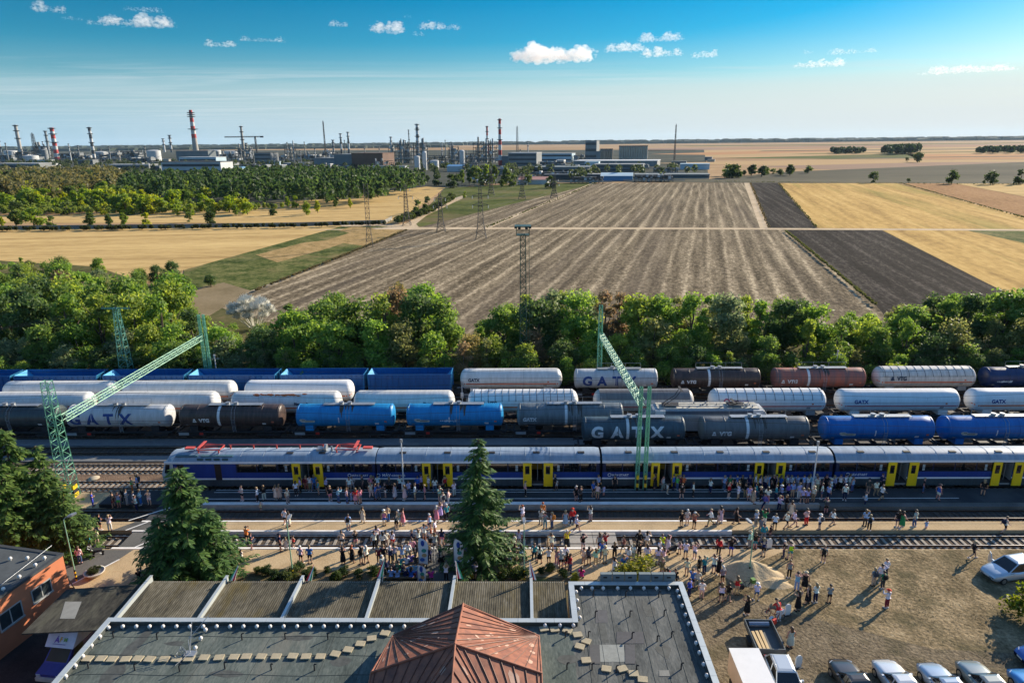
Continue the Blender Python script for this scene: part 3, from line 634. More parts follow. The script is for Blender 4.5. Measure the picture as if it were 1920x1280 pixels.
# ---------------- grey electric locomotive ----------------
def loco(x0, x1, Y):
    X0, X1 = span(x0, x1, Y, 2.7); L = X1-X0; h = L/2; t = thing('locomotive', 'light grey electric locomotive with raised pantograph between tank wagons', 'locomotive', ((X0+X1)/2, Y, -.155))
    LG = paint('loco_grey', (.33,.34,.35), (.26,.27,.28)); LW = paint('loco_white', (.72,.73,.74), (.62,.62,.62)); LB = paint('loco_slate', (.09,.12,.17), (.07,.09,.12))
    sec = lambda x, k, top: [(x,-1.5*k,1.0),(x,1.5*k,1.0),(x,1.5*k,2.9),(x,1.3*k,top-.12),(x,1.1*k,top),(x,-1.1*k,top),(x,-1.3*k,top-.12),(x,-1.5*k,2.9)]
    MB().loft([sec(-h,.88,2.3),sec(-h+.9,.97,3.6),sec(-h+1.6,1,3.78),sec(h-1.6,1,3.78),sec(h-.9,.97,3.6),sec(h,.88,2.3)]).build('body', LG, t)
    MB().box(-h+2.4,h-2.4,-1.44,-1.30,3.22,3.6).build('roof_grille', LB, t)
    for s in (-1, 1):
        MB().loft([[(s*(h-.86),-1.15,3.5),(s*(h-.86),1.15,3.5)],[(s*(h-.2),-1.2,2.55),(s*(h-.2),1.2,2.55)]], closed=False, caps=False).build('windscreen', glass(), t)
        MB().box(s*(h-1.65)-.35,s*(h-1.65)+.35,-1.515,-1.49,2.3,2.95).build('cab_window', glass(), t)
        MB().box(s*(h-1.75)-.62,s*(h-1.75)+.62,-1.42,-1.25,3.1,3.7).build('cab_roof_panel', LW, t)
    rb = MB(); rr = random.Random(2)
    MB().box(-h+1.5,h-1.5,-1.08,1.08,3.78,3.84).build('roof_deck', mat('dirty_roof', (.55,.53,.46), .8, var=.55, scale=3.), t)
    for i in range(26): x = rr.uniform(-h+1.8,h-1.8); y = rr.uniform(-.9,.9); rb.cyl((x,y,3.82),(x,y,3.82+rr.uniform(.1,.35)),rr.uniform(.05,.12),n=6)
    for y in (-.7,.0,.75): rb.bar((-h+2,y,4.05),(h-2,y,4.05),.03)
    rb.build('roof_equipment', STEEL, t)
    for x, upz in ((-h+3.2, 2.0), (h-4.3, .35)):
        p = MB().box(x-1.0,x+1.0,-.6,.6,4.0,4.06)
        p.bar((x-.8,-.4,4.06),(x+.6,-.35,4.06+upz*.5),.05).bar((x-.8,.4,4.06),(x+.6,.35,4.06+upz*.5),.05).bar((x+.6,-.35,4.06+upz*.5),(x-.6+upz*.9,-.5,4.06+upz),.04).bar((x+.6,.35,4.06+upz*.5),(x-.6+upz*.9,.5,4.06+upz),.04).box(x-.75+upz*.9,x-.45+upz*.9,-.9,.9,4.06+upz,4.1+upz)
        p.build('pantograph', DARK, t)
    wagon_base(t, L, red=False)
loco(1208,1440,Y2)
# ---------------- passenger train ----------------
NAVY = paint('coach_navy', (.002,.013,.055), (.002,.010,.04), rough=.6); BLUE = paint('coach_blue', (.002,.036,.225), (.0015,.028,.18), rough=.6); LINE = paint('coach_white_line', (.72,.74,.78), (.6,.62,.66))
SKIRT = paint('coach_skirt', (.035,.06,.075), (.022,.035,.045), rough=.6); ROOF = paint('coach_roof', (.29,.36,.44), (.20,.25,.31), rough=.55, scale=1.2); GLS = mat('coach_window_glass', (.008,.011,.014), .05, spec=.8, var=.5, scale=2)
YDOOR = paint('door_yellow', (.86,.56,.008), (.78,.5,.008), rough=.45); INNER = mat('coach_interior', (.24,.25,.25), .7); INY = mat('yellow_interior', (.6,.36,.02), .6); FRONTW = paint('coach_front_grey', (.5,.54,.57), (.42,.45,.48))
YT = 67.8
def coach(x0, x1, label, doors, power=False, marks=(), name='passenger_coach'):
    X0, X1 = span(x0, x1, YT-1.45, 2.4); L = X1-X0; h = L/2; X = (X0+X1)/2; t = thing(name, label, 'railcar' if power else 'carriage', (X, YT, -.155), 0, 'cars of the blue passenger train')
    dx = []                                                   # door openings in local x
    for a, b in doors: p, q = span(a, b, YT-1.45, 2.4); dx.append((p-X, q-X))
    w = 1.45; e0 = 1.5 if power else 0
    # near wall in pieces between the openings, in colour bands from the sill up
    cuts = [-h+e0] + [v for d in dx for v in d] + [h]
    bands = ((.55,1.32,SKIRT,0),(1.32,1.5,LINE,.012),(1.5,2.14,BLUE,.0),(2.14,3.22,NAVY,.0),(3.22,3.46,LINE,.05))
    parts = {}
    for k, (z0, z1, m, o) in enumerate(bands):
        b = MB()
        for i in range(0, len(cuts), 2):
            if k == 4: continue
            xa = cuts[i]+(6.8 if power and i == 0 and k == 3 else 0)
            if power and i == 0 and k == 3: MB().box(cuts[0],xa,-w,-w+.08,z0,z1).build('body_side', BLUE, t)
            b.box(xa,cuts[i+1],-w-o,-w+.08,z0,z1-.0)
        if k == 4: b.box(-h+e0*.4,h,-w-o,-w+.08,z0,z1)
        b.build(['skirt','waist_line','body_side','window_band','gutter'][k], m, t)
    MB().box(-h+e0,h,w-.08,w,.55,3.46).build('far_side', NAVY, t)
    MB().box(-h+e0,h,-w+.1,w-.1,.75,1.05).build('floor', DARK, t)
    # windows between openings
    for i in range(0, len(cuts), 2):
        a, b = cuts[i]+.35, cuts[i+1]-.35
        if power and i == 0: a = cuts[i]+6.9
        if b-a < 1: continue
        n = max(1, round((b-a)/2.05)); s = (b-a)/n
        for j in range(n): MB().box(a+j*s+.06,a+(j+1)*s-.06,-w-.006,-w+.02,2.22,3.12).build('window', GLS, t)
    for a, b in dx:                                             # open doorway: leaves slid outside, steps, partitions
        wdt = (b-a)
        v = MB().box(a-.02,a+.02,-w+.08,w-.1,1.05,3.4).box(b-.02,b+.02,-w+.08,w-.1,1.05,3.4).box(a,b,-w+.1,-w+.45,.55,.75)
        v.box(a,b,-w+.45,-w+.75,.75,.9); v.cyl(((a+b)/2,-w+.3,.75),((a+b)/2,-w+.3,3.3),.03,n=6)
        v.build('vestibule', INNER, t)
        MB().box(a+.05,b-.05,w-.14,w-.1,1.1,3.3).build('far_door', INY, t)
        for s, x in ((-1, a-.02), (1, b+.02)):
            d = MB().box(min(x,x+s*.9),max(x,x+s*.98),-w-.16,-w-.07,.55,3.26).build('door', YDOOR, t)
            MB().box(min(x+s*.22,x+s*.68),max(x+s*.22,x+s*.68),-w-.168,-w-.15,2.0,2.95).build('door_window', GLS, d)
        for x in (a-1.6, b+1.6):
            if -h+1 < x < h-1:
                MB().box(x-.13,x+.13,-w-.012,-w+.01,2.62,2.98).box(x-.13,x+.13,-w-.012,-w+.01,2.3,2.55).build('class_sign', PALESIGN, t)
    # roof
    prof = [(-w-.02,3.46),(-1.32,3.68),(-1.08,3.92),(-.7,4.08),(-.25,4.15),(.25,4.15),(.7,4.08),(1.08,3.92),(1.32,3.68),(w+.02,3.46)]
    st = [(-h+.0,.93),(-h+.5,1.),(h-.5,1.),(h,.93)] if not power else [(-h+1.0,.80),(-h+2.6,.97),(-h+4.,1.),(h-.5,1.),(h,.93)]
    seam = MB().loft([[(x, y*(k if k > .9 else .96), 3.46+(z-3.46)*k) for y, z in prof] for x, k in st], smooth=True, closed=False, caps=False)
    MB().box(-h+e0+.01,-h+e0+.06,-w,w,.75,3.46).box(h-.06,h-.01,-w,w,.75,3.46).build('end_wall', NAVY, t)
    MB().box(h,h+.32,-.75,.75,1.0,3.4).box(h+.32,h+.45,-.95,.95,.95,3.5).build('gangway', BLACK, t)
    rv = MB()
    for i in range(5 if not power else 2):
        x = -h*.8+i*L*.8/4+.4 if not power else h*.2+i*3.5; rv.box(x-.35,x+.35,-.82,-.45,4.06,4.14)
    rv.build('roof_vents', DARK, t)
    for i in range(1, 9):
        x = -h+e0+(L-e0)*i/9; seam.poly([(x, y*1.002, z+.008) for y, z in prof], .02, 4)
    seam.build('roof', ROOF, t)
    for e in (-1, 1):
        o = MB().box(-1.7,1.7,-1.2,-1.0,.3,.62).box(-1.7,1.7,1.0,1.2,.3,.62).box(-.3,.3,-1,1,.35,.7).build('bogie', DARK, t, (e*(h-3.3),0,0))
        for x in (-1.2, 1.2):
            m = MB().cyl((x,-.95,.305),(x,.95,.305),.08,n=6)
            for s in (-.75,.75): m.cyl((x,s-.07,.305),(x,s+.07,.305),.46,n=14)
            m.build('wheelset', RUSTD, o)
    ub = MB(); rr = random.Random(int(x0))
    x = -h+6
    while x < h-6.5: l = rr.uniform(.8,2.2); ub.box(x,x+l,-1.2,1.2,.25,.6); x += l+rr.uniform(.3,1.2)
    ub.build('underfloor_boxes', DARK, t)
    for txt, px, sz in marks:
        x = span(px, px, YT-1.45, 1.8)[0]-X; b = MB(); flat_text(b, txt, sz, (x,-w-.008,1.83), (1,0,0), (0,0,1), sz*.02)
        b.lathe([(.14,-.004),(.2,-.004)], 14, 'y', (x-.26*len(txt)*sz-.35,-w-.01,1.83), close=False).build('lettering', WHT, t)
    if power:                                                   # driving end on the left
        s0 = [(-h+.12,-1.2,1.0),(-h+.12,1.2,1.0),(-h+.06,1.28,1.9),(-h+.55,1.22,3.3),(-h+1.0,1.1,3.75),(-h+1.0,-1.1,3.75),(-h+.55,-1.22,3.3),(-h+.06,-1.28,1.9)]
        s1 = [(-h+1.5,-w,.75),(-h+1.5,w,.75),(-h+1.5,w,1.9),(-h+1.5,w,3.46),(-h+1.7,1.12,3.95),(-h+1.7,-1.12,3.95),(-h+1.5,-w,3.46),(-h+1.5,-w,1.9)]
        MB().loft([s0, s1]).build('cab_front', FRONTW, t)
        MB().add([(-h+.04,-1.1,2.1),(-h+.04,1.1,2.1),(-h+.50,1.05,3.2),(-h+.50,-1.05,3.2)], [(0,1,2,3)]).build('windscreen', glass(), t)
        MB().add([(-h+.42,-1.335,2.05),(-h+1.05,-1.425,2.05),(-h+1.12,-1.415,3.1),(-h+.62,-1.29,3.05)], [(0,1,2,3)]).build('cab_side_window', glass(), t)
        for y in (-.9,.9): MB().ball((-h+.09,y,1.55),.13,8).build('headlight', WHITE, t)
        MB().box(-h+1.9,-h+2.7,-w-.012,-w+.02,1.35,3.15).build('cab_door', NAVY, t); MB().box(-h+2.0,-h+2.6,-w-.018,-w,2.2,3.0).build('cab_door_window', GLS, t)
        MB().box(-h+6.0,-h+6.7,-w-.02,-w+.02,1.3,3.15).build('side_door', mat('black_door', (.012,.012,.016), .4), t)
        for a, b, px in ((-h+1.8,-h+4.2,0),(-h+4.5,-h+8.,0)): MB().box(a,b,-1.2,.9,3.9,4.0).build('equipment_roof', mat('teal_roof', (.05,.13,.17), .6), t)
        g = MB()
        for q in range(4): g.box(-h+4.2+q*.9,-h+4.85+q*.9,-1.40,-1.33,3.5,3.8)
        g.build('roof_grille', mat('teal_grille', (.03,.09,.11), .6), t)
        PR = mat('pantograph_red', (.60,.09,.07), .5)
        for x, s in ((-h+5.2,1), (h-3.2,-1)):
            p = MB().box(x-1.3,x+1.3,-.7,-.62,4.42,4.5).box(x-1.3,x+1.3,.62,.7,4.42,4.5).box(x-1.3,x-1.2,-.7,.7,4.42,4.5).box(x+1.2,x+1.3,-.7,.7,4.42,4.5)
            for y in (-.35,.35): p.bar((x-1.2*s,y,4.5),(x+.9*s,y*.9,4.66),.06).bar((x+.9*s,y*.9,4.66),(x-.7*s,y*1.2,4.76),.05)
            p.box(x-.95*s-.15,x-.95*s+.15,-.95,.95,4.76,4.82).box(x-2.2*s-.5,x-2.2*s+.5,-.4,.1,4.4,4.55)
            for xx in (-1.1,1.1):
                for yy in (-.65,.65): p.cyl((x+xx,yy,4.12),(x+xx,yy,4.42),.07,n=6)
            p.build('pantograph', PR, t)
        k = MB(); k.poly([(-h+7,.35,4.62),(-h+12,.35,4.6),(h-4.5,.35,4.6)], .035)
        for x in [-h+7.2+i*2.55 for i in range(5)]: k.cyl((x,.35,4.1),(x,.35,4.62),.08,n=6)
        k.build('roof_busbar', PR, t)
        eq = MB().lathe([(.42,-.12),(.42,.12)],12,'x',(h-5.6,-.1,4.45)).box(h-6.6,h-5.9,-.4,.4,4.12,4.4).cyl((h-4.9,-.3,4.1),(h-4.9,-.3,4.7),.1,n=8); eq.build('roof_equipment', STEEL, t)
    return t
PALESIGN = mat('pale_sign', (.34,.40,.42), .6)
coach(299,704.5,'leading railcar with red pantographs at the left of the passenger train',[(564,588)],True,(('MÁV-START',675,.34),),'railcar')
coach(706,1125,'second carriage of the train, behind the middle spruce',[(808,831),(997,1019)],marks=(('MÁV-csoport',738,.45),))
coach(1129,1562,'third carriage, behind the green double mast',[(1237,1260),(1431,1454)],marks=(('MÁV-START',1163,.34),))
coach(1566,1999,'fourth carriage, cut by the right frame edge',[(1680,1703),(1877,1900)],marks=(('MÁV-START',1610,.34),))
# ---------------- station building ----------------
MEMB = ground_mat('roof_membrane', [(.05,.062,.058),(.10,.118,.108),(.165,.18,.16)], .6, 6., stretch=(1,.3,1), mixs=.5, bump=.15, bscale=8., patch=((.17,.165,.14), .35, .55, .8))
MEMB2 = ground_mat('worn_roof_membrane', [(.06,.064,.062),(.12,.125,.118),(.19,.19,.175)], .7, 6., stretch=(1,.3,1), mixs=.4, bump=.2, bscale=8., patch=((.09,.09,.085), .4, .55, .75))
CAPM = mat('zinc_coping', (.50,.54,.54), .45, .35, .15, 1.)
SEAMM = mat('membrane_seam', (.06,.07,.065), .9); PLAS = mat('plaster_wall', (.45,.40,.33), .9, var=.25, scale=.6, bump=.1)
def thing1(name, mb, mats, label, cat, loc=(0,0,0), rz=0, group=None): return tag(mb.build(name, mats, None, loc, rz), label, cat, group)
st = thing('station_building', 'flat roofed station building with grey roofs around a copper pavilion', 'building', (0, 40, 0))
O = Vector((0, 40, 0))
RZ, PZ = 4.15, 4.5
x0, x1, wx1, yf, wyf, yb = -29.0, 3.25, 11.75, 39.8, 43.9, 18.
def bx(b, xa, xb, ya, yb_, za, zb, mi=0): return b.box(xa, xb, ya-40, yb_-40, za, zb, mi)
w = MB(); bx(w, x0+.05, x1, yb, yf-.05, 0, RZ-.02); bx(w, x1, wx1-.05, yb, wyf-.05, 0, RZ-.02); w.build('wall', PLAS, st)
def roof_sheet(name, xa, xb, ya, yb_, m): MB().add([(xa,ya-40,RZ),(xb,ya-40,RZ),(xb,yb_-40,RZ),(xa,yb_-40,RZ)], [(0,1,2,3)]).build(name, m, st)
roof_sheet('roof', x0+.4, 3.2, yb, yf-.4, MEMB); roof_sheet('roof', 3.2, wx1-.4, yb, wyf-.4, MEMB2)
def parapet(xa, xb, ya, yb_):
    b = MB(); bx(b, xa+.04, xb-.04, ya+.04, yb_-.04, RZ-.3, PZ-.03)
    o = b.build('parapet', SEAMM, st); c = MB(); L = max(xb-xa, yb_-ya); n = max(1, round(L/1.25))
    for i in range(n):
        if xb-xa > yb_-ya: bx(c, xa+(xb-xa)*i/n+.008, xa+(xb-xa)*(i+1)/n-.008, ya, yb_, PZ-.03, PZ+.02)
        else: bx(c, xa, xb, ya+(yb_-ya)*i/n+.008, ya+(yb_-ya)*(i+1)/n-.008, PZ-.03, PZ+.02)
    c.build('coping', CAPM, o)
parapet(x0, x1-.0, yf-.4, yf); parapet(x0, x0+.4, yb, yf-.4); parapet(x1, x1+.4, yf-.4, wyf-.4); parapet(x1, wx1, wyf-.4, wyf); parapet(wx1-.4, wx1, yb, wyf-.4)
sm = MB(); rr = random.Random(11)
for y in (38.35, 36.6, 34.9, 33.2): sm.poly([(x, y-40+.06*math.sin(x*.8+y), RZ+.006) for x in [x0+.5+i*.8 for i in range(26)]], .016, 4)
for x in (-25.4, -21., -17.4, -13.1, -10.6): sm.bar((x,-8,RZ+.006),(x+.3,-1.7,RZ+.006),.014)
for i in range(8): x = 4.1+i*.98; sm.poly([(x+rr.uniform(-.03,.03), y, RZ+.006) for y in (-9,-5,-2,1,3.3)], .016, 4)
for y in (42.9,): sm.poly([(x, y-40+.04*math.sin(x*2), RZ+.006) for x in [3.8+i*.6 for i in range(13)]], .014, 4)
sm.build('roof_seams', SEAMM, st)
for k, (px0,px1,py0,py1,c) in enumerate(((1124,1172,1208,1240,(.26,.27,.25)),(1117,1140,1143,1167,(.10,.10,.105)),(1156,1208,1184,1206,(.085,.085,.09)),(1236,1256,1256,1267,(.22,.22,.2)),(1105,1126,1208,1244,(.09,.09,.09)),(1172,1192,1208,1244,(.09,.09,.095)))):
    q = [at(a, b, RZ) for a, b in ((px0,py1),(px1,py1),(px1-2,py0),(px0,py0))]; MB().add([(p.x,p.y-40,RZ+.010+k*.004) for p in q], [(0,1,2,3)]).build('roof_patch', mat('roof_patch_%d' % k, c, .9, var=.25, scale=3), st)
rs_ = random.Random(17); stn = MB()
for n_, (px_, py_, a_, b_, k_) in enumerate(((262,1200,.5,1.6,9),(240,1225,.6,1.8,9),(215,1258,.7,1.6,9),(560,1195,1.6,.3,8),(640,1240,.9,.5,8),(430,1262,1.4,.35,8),(330,1205,.9,.3,8),(1215,1140,.5,1.2,9),(1130,1185,.4,1.5,9),(1245,1215,.6,1.0,8),(1060,1235,.9,.5,8),(1180,1262,.9,.3,8))):
    p = at(px_, py_, RZ); stn.add([(p.x+a_*math.cos(6.283*i/k_)*rs_.uniform(.5,1.1), p.y-40+b_*math.sin(6.283*i/k_)*rs_.uniform(.5,1.1), RZ+.0015+.0006*n_) for i in range(k_)], [tuple(range(k_))])
tag(stn.build('damp_stains', mat('damp_felt', (.085,.09,.082), .7, var=.5, scale=2.5), st), kind='stuff')
# copper pavilion roof, four gables folding into four low corners
COP = mat('rusty_copper', (.33,.12,.065), .65, .05, col2=(.13,.05,.035), scale=1.4, bump=.1, spec=.4); COPP = mat('pale_copper_patch', (.50,.31,.23), .7, var=.3, scale=2); COPD = mat('copper_seam', (.12,.045,.03), .6)
zc_, zg, zk = 9.1, 7.15, 4.7
xw, xe = at(706,1225,zg).x, at(1014,1222,zg).x; cx, hw = (xw+xe)/2, (xe-xw)/2; cy = at(858,1208,zc_).y; hv = at(868,1132,zg).y-cy
Cc = Vector((cx, cy-40, zc_)); G = {'n': Vector((cx-.1,cy+hv-40,zg)), 'w': Vector((cx-hw,cy-40,zg)), 's': Vector((cx,cy-hv-40,zg)), 'e': Vector((cx+hw,cy-40,zg))}
K = {'nw': Vector((cx-hw,cy+hv-40,zk)), 'ne': Vector((cx+hw,cy+hv-40,zk)), 'sw': Vector((cx-hw,cy-hv-40,zk)), 'se': Vector((cx+hw,cy-hv-40,zk))}
cr = MB(); cs = MB(); cp = MB(); rr = random.Random(5)
for k, kp in K.items():
    for g in k:
        a, b, c = kp, G[g], Cc; cr.add([a, b, c], [(0,1,2)])
        nrm = (b-a).cross(c-a).normalized(); nrm = nrm if nrm.z > 0 else -nrm
        for i in range(7): q = b.lerp(c, i/7.+.05); cs.cyl(a.lerp(q,.06)+nrm*.03, q+nrm*.03, .03, n=4, smooth=False, caps=False)
        for i in range(9):
            u, v = rr.uniform(.3,.9), rr.uniform(.05,.95); p = a.lerp(b.lerp(c, v), u); d = (b.lerp(c, v)-a).normalized(); e = nrm.cross(d); l, ww = rr.uniform(.1,.45), rr.uniform(.05,.2)
            cr.add([p+nrm*.012+d*x*l+e*y*ww for x, y in ((-1,-.6),(.3,-1),(1,.1),(.5,.9),(-.7,.8))], [(0,1,2,3,4)], 1)
ro = cr.build('copper_roof', [COP, COPP], st); cs.build('standing_seams', COPD, ro)
rg = MB()
for g in G.values(): rg.cyl(Cc+Vector((0,0,.05)), g+Vector((0,0,.05)), .07, n=6, caps=False)
for k, kp in K.items():
    rg.cyl(kp, Cc+Vector((0,0,.02)), .04, n=5, caps=False)
    for g in k: rg.cyl(kp, G[g], .06, n=5, caps=False)
rg.build('roof_ridges', COP, ro)
wl_ = MB(); hi = hw-.25
for g, (p, q) in {'n': ('nw','ne'), 'w': ('nw','sw'), 'e': ('ne','se'), 's': ('sw','se')}.items():
    s = Vector((cx, cy-40, 0)); sh = lambda v: Vector((s.x+(v.x-s.x)*.95, s.y+(v.y-s.y)*.95, v.z-.06))
    a, b, c = sh(K[p]), sh(K[q]), sh(G[g]); wl_.add([(a.x,a.y,RZ-.1),(b.x,b.y,RZ-.1),b,c,a], [(0,1,2,3,4)])
wl_.build('pavilion_wall', PLAS, st)
sb = MB()
for i in range(6): X = 5.65+i*.92+(.12 if i > 2 else 0); bx(sb, X, X+.86, 44.02, 44.3, 4.35, 5.05); 
so_ = sb.build('sign_cabinets', mat('sign_back', (.17,.21,.22), .6), st)
sl = MB()
for i in (0,1,2,4,5): X = 5.65+i*.92+(.12 if i > 2 else 0); bx(sl, X+.22, X+.5, 44.0, 44.02, 4.72, 4.84)
sl.build('plate', BLACK, so_)
# things standing on the roofs
VENT = mat('white_vent', (.72,.68,.64), .6, var=.15)
vent_me = MB().lathe([(.05,0),(.05,.1),(.125,.12),(.135,.19),(.11,.27),(.05,.32),(.001,.33)], 12).fix('roof_vent', VENT)
pipe_me = MB().poly([(0,0,0),(0,0,.42),(.06,0,.5),(.16,0,.5)], .045, 7).fix('vent_pipe', DARK)
pav_me = MB().box(-.3,.3,-.24,.24,.05,.13).box(-.2,.2,-.05,.05,0,.05).fix('paving_block', mat('beige_block', (.40,.34,.23), .9, var=.25, scale=3, bump=.2))
def scatter(me, name, pts, z, label, cat, group, rot=0):
    for i, (px, py) in enumerate(pts):
        p = at(px, py, z); o = link(name, me, None, p, rr.uniform(-rot, rot)); tag(o, None, cat, group); uniq(o, label, px)
VG = 'white dome vents along the roof edges'
scatter(vent_me, 'roof_vent', [(231+25.1*i, 1178) for i in range(22)], RZ, 'white dome vent along front parapet of main flat roof', 'roof vent', VG)
scatter(vent_me, 'roof_vent', [(204,1180),(188,1197),(172,1214),(156,1234),(142,1252),(124,1272)], RZ, 'white dome vent along left parapet of main flat roof', 'roof vent', VG)
scatter(vent_me, 'roof_vent', [(386,1184),(377,1200),(367,1218)], RZ, 'white dome vent beside the fallen aerial', 'roof vent', VG)
scatter(vent_me, 'roof_vent', [(1022,1176),(1050,1176),(1075,1176)], RZ, 'white dome vent between copper roof and right wing', 'roof vent', VG)
scatter(vent_me, 'roof_vent', [(1090,1106),(1110,1106),(1131,1106),(1158,1106),(1182,1106),(1207,1106),(1231,1106),(1254,1106)], RZ, 'white dome vent along front parapet of right wing', 'roof vent', VG)
scatter(vent_me, 'roof_vent', [(1270,1111),(1273,1122),(1279,1139),(1285,1156),(1291,1173),(1298,1191),(1305,1209),(1311,1227),(1319,1249),(1325,1270)], RZ, 'white dome vent along right parapet of right wing', 'roof vent', VG)
scatter(vent_me, 'roof_vent', [(1080,1113),(1082,1129),(1084,1145),(1087,1161)], RZ, 'white dome vent along left parapet of right wing', 'roof vent', VG)
PG = 'bent black vent pipes on the roof'
scatter(pipe_me, 'vent_pipe', [(213,1195),(295,1198),(454,1199),(535,1197),(615,1198)], RZ, 'bent black vent pipe near front of main roof', 'vent pipe', PG, .6)
scatter(pipe_me, 'vent_pipe', [(166,1252),(253,1256),(337,1258),(422,1253),(509,1255),(590,1256)], RZ, 'bent black vent pipe below the paving blocks', 'vent pipe', PG, .6)
scatter(pipe_me, 'vent_pipe', [(1112,1118),(1173,1118),(1235,1119)], RZ, 'bent black vent pipe in front row on right wing', 'vent pipe', PG, .6)
scatter(pipe_me, 'vent_pipe', [(1116,1156),(1181,1155),(1245,1154)], RZ, 'bent black vent pipe in second row on right wing', 'vent pipe', PG, .6)
scatter(pipe_me, 'vent_pipe', [(1060,1194),(1103,1194),(1185,1196),(1232,1202),(1259,1194)], RZ, 'bent black vent pipe in third row on right wing', 'vent pipe', PG, .6)
scatter(pipe_me, 'vent_pipe', [(1063,1254),(1110,1255),(1155,1260),(1193,1258),(1277,1254)], RZ, 'bent black vent pipe in nearest row on right wing', 'vent pipe', PG, .6)
BG = 'beige paving blocks laid out on the roof'
scatter(pav_me, 'paving_block', [(165,1236),(190,1236),(211,1237),(236,1237),(259,1236),(281,1237),(308,1237),(332,1237),(355,1236),(383,1234),(411,1234),(439,1233),(462,1232),(490,1232),(518,1232),(549,1231),(574,1232),(601,1232)], RZ, 'beige block in long row across main roof', 'paving block', BG, .12)
scatter(pav_me, 'paving_block', [(629,1227),(653,1219),(676,1208),(697,1198),(722,1188)], RZ, 'beige block rising slantwise towards copper roof', 'paving block', BG, .3)
scatter(pav_me, 'paving_block', [(1020,1180),(1040,1181),(1064,1183),(1083,1191),(1099,1203),(1087,1213),(1099,1239)], RZ, 'beige block right of the copper roof', 'paving block', BG, .5)
scatter(pav_me, 'paving_block', [(1137,1255),(1167,1255),(1188,1264),(1205,1275)], RZ, 'beige block below the pale roof patch', 'paving block', BG, .4)
a = MB(); p = at(357, 1228, RZ)
a.box(-.35,.35,-.25,.25,0,.18); a.poly([(0,0,.2),(-.2,.4,.9),(.8,1.6,1.9)], .02, 5); a.poly([(0,0,.2),(-.25,1.2,1.6)], .02, 5); a.poly([(0,0,.2),(-.5,-1.0,.1)], .02, 5)
for i in range(5): t_ = i/4; a.bar((.1+.6*t_-.3,.5+t_,1.05+.8*t_),(.1+.6*t_+.3,.5+t_-.2,1.05+.8*t_),.012)
for k in range(3): a.poly([(-.55+.3*math.cos(u*.6+k),.3*math.sin(u*.6)+.1*k,.2+.04*k) for u in range(11)], .018, 4)
thing1('fallen_aerial', a, STEEL, 'toppled roof aerial with coiled cable on main roof', 'aerial', p)
# canopy along the platform side
CANM = ground_mat('fibre_cement', [(.05,.046,.036),(.105,.095,.07),(.175,.16,.125)], .5, 4., stretch=(1,.25,1), mixs=.55, bump=0, patch=((.11,.085,.03), .3, .54, .72))
CANL = ground_mat('shaded_fibre_cement', [(.03,.03,.027),(.06,.057,.048),(.10,.095,.08)], .5, 4., stretch=(1,.3,1), mixs=.55, bump=.1, patch=((.10,.10,.07), .25, .5, .72))  # passage canopy: the spruce's shade is darkened into its colour
cn = thing('platform_canopy', 'corrugated canopy roof along the front of the station building', 'canopy', (-13, 42.7, 0))
v = []; n = 32*24
for i in range(n+1):
    x = -29.1+32.2*i/n; z = 3.32+.016*math.sin(i*math.pi/2*1.001)
    v += [(x+13, 39.8-42.7, z), (x+13, 45.65-42.7, z-.05)]
MB().add(v, [(2*i, 2*i+2, 2*i+3, 2*i+1) for i in range(n)], smooth=True).build('corrugated_roof', CANM, cn)
MB().box(-29.1+13,3.1+13,45.5-42.7,45.62-42.7,3.05,3.26).build('fascia', CONC, cn)
for px in (280, 423, 566, 711, 852, 996):
    X = at(px, 1089, 3.4).x; X2 = X+.02; b = MB().box(X-.08+13,X+.08+13,39.8-42.7,45.8-42.7,2.95,3.62).box(X-.11+13,X+.11+13,39.8-42.7,45.85-42.7,3.62,3.66); b.build('beam', CAPM, cn)
    MB().box(X-.1+13,X+.1+13,45.3-42.7,45.5-42.7,0,3.0).build('post', CONC, cn)
cl_ = thing('passage_canopy', 'shaded flat canopy bridging the passage beside the brick building', 'canopy', (-33, 42.8, 0))
v = [at(125,1103,3.35), at(283,1092,3.35), at(232,1177,3.35), at(40,1186,3.35)]
MB().loft([[(q.x+33,q.y-42.8,3.2) for q in v],[(q.x+33,q.y-42.8,3.3) for q in v]]).build('canopy_roof', CANL, cl_)
q = [at(a_,b_,3.36) for a_,b_ in ((112,1158),(140,1158),(153,1126),(122,1126))]; MB().add([(p.x+33,p.y-42.8,3.315) for p in q], [(0,1,2,3)]).build('roof_patch', mat('pale_slab', (.24,.24,.22), .9), cl_)
for x, y in ((2.6,-2.2),(2.6,2.2)): MB().box(x-.1,x+.1,y-.1,y+.1,0,3.2).build('post', GREENP, cl_)
# brick building on the left
BRK, nt_, out_, nd_ = nmat('orange_brick')
tc_ = nd_('ShaderNodeTexCoord'); mp_ = nd_('ShaderNodeMapping'); mp_.inputs['Rotation'].default_value = (R(90), 0, R(90)); nt_.links.new(tc_.outputs['Object'], mp_.inputs[0])
bk_ = nd_('ShaderNodeTexBrick', i_Scale=1.0); bk_.inputs['Color1'].default_value = (.68,.14,.04,1); bk_.inputs['Color2'].default_value = (.56,.105,.03,1); bk_.inputs['Mortar'].default_value = (.50,.17,.08,1); bk_.inputs['Brick Width'].default_value = .26; bk_.inputs['Row Height'].default_value = .085; bk_.inputs['Mortar Size'].default_value = .008
nt_.links.new(mp_.outputs[0], bk_.inputs['Vector']); nz_ = nd_('ShaderNodeTexNoise', i_Scale=.9, i_Detail=5); nt_.links.new(tc_.outputs['Object'], nz_.inputs['Vector'])
rp_ = nd_('ShaderNodeValToRGB', i_Fac=nz_.outputs[0]); rp_.color_ramp.elements[0].color = (.72,.72,.72,1); rp_.color_ramp.elements[1].color = (1.08,1.05,1,1)
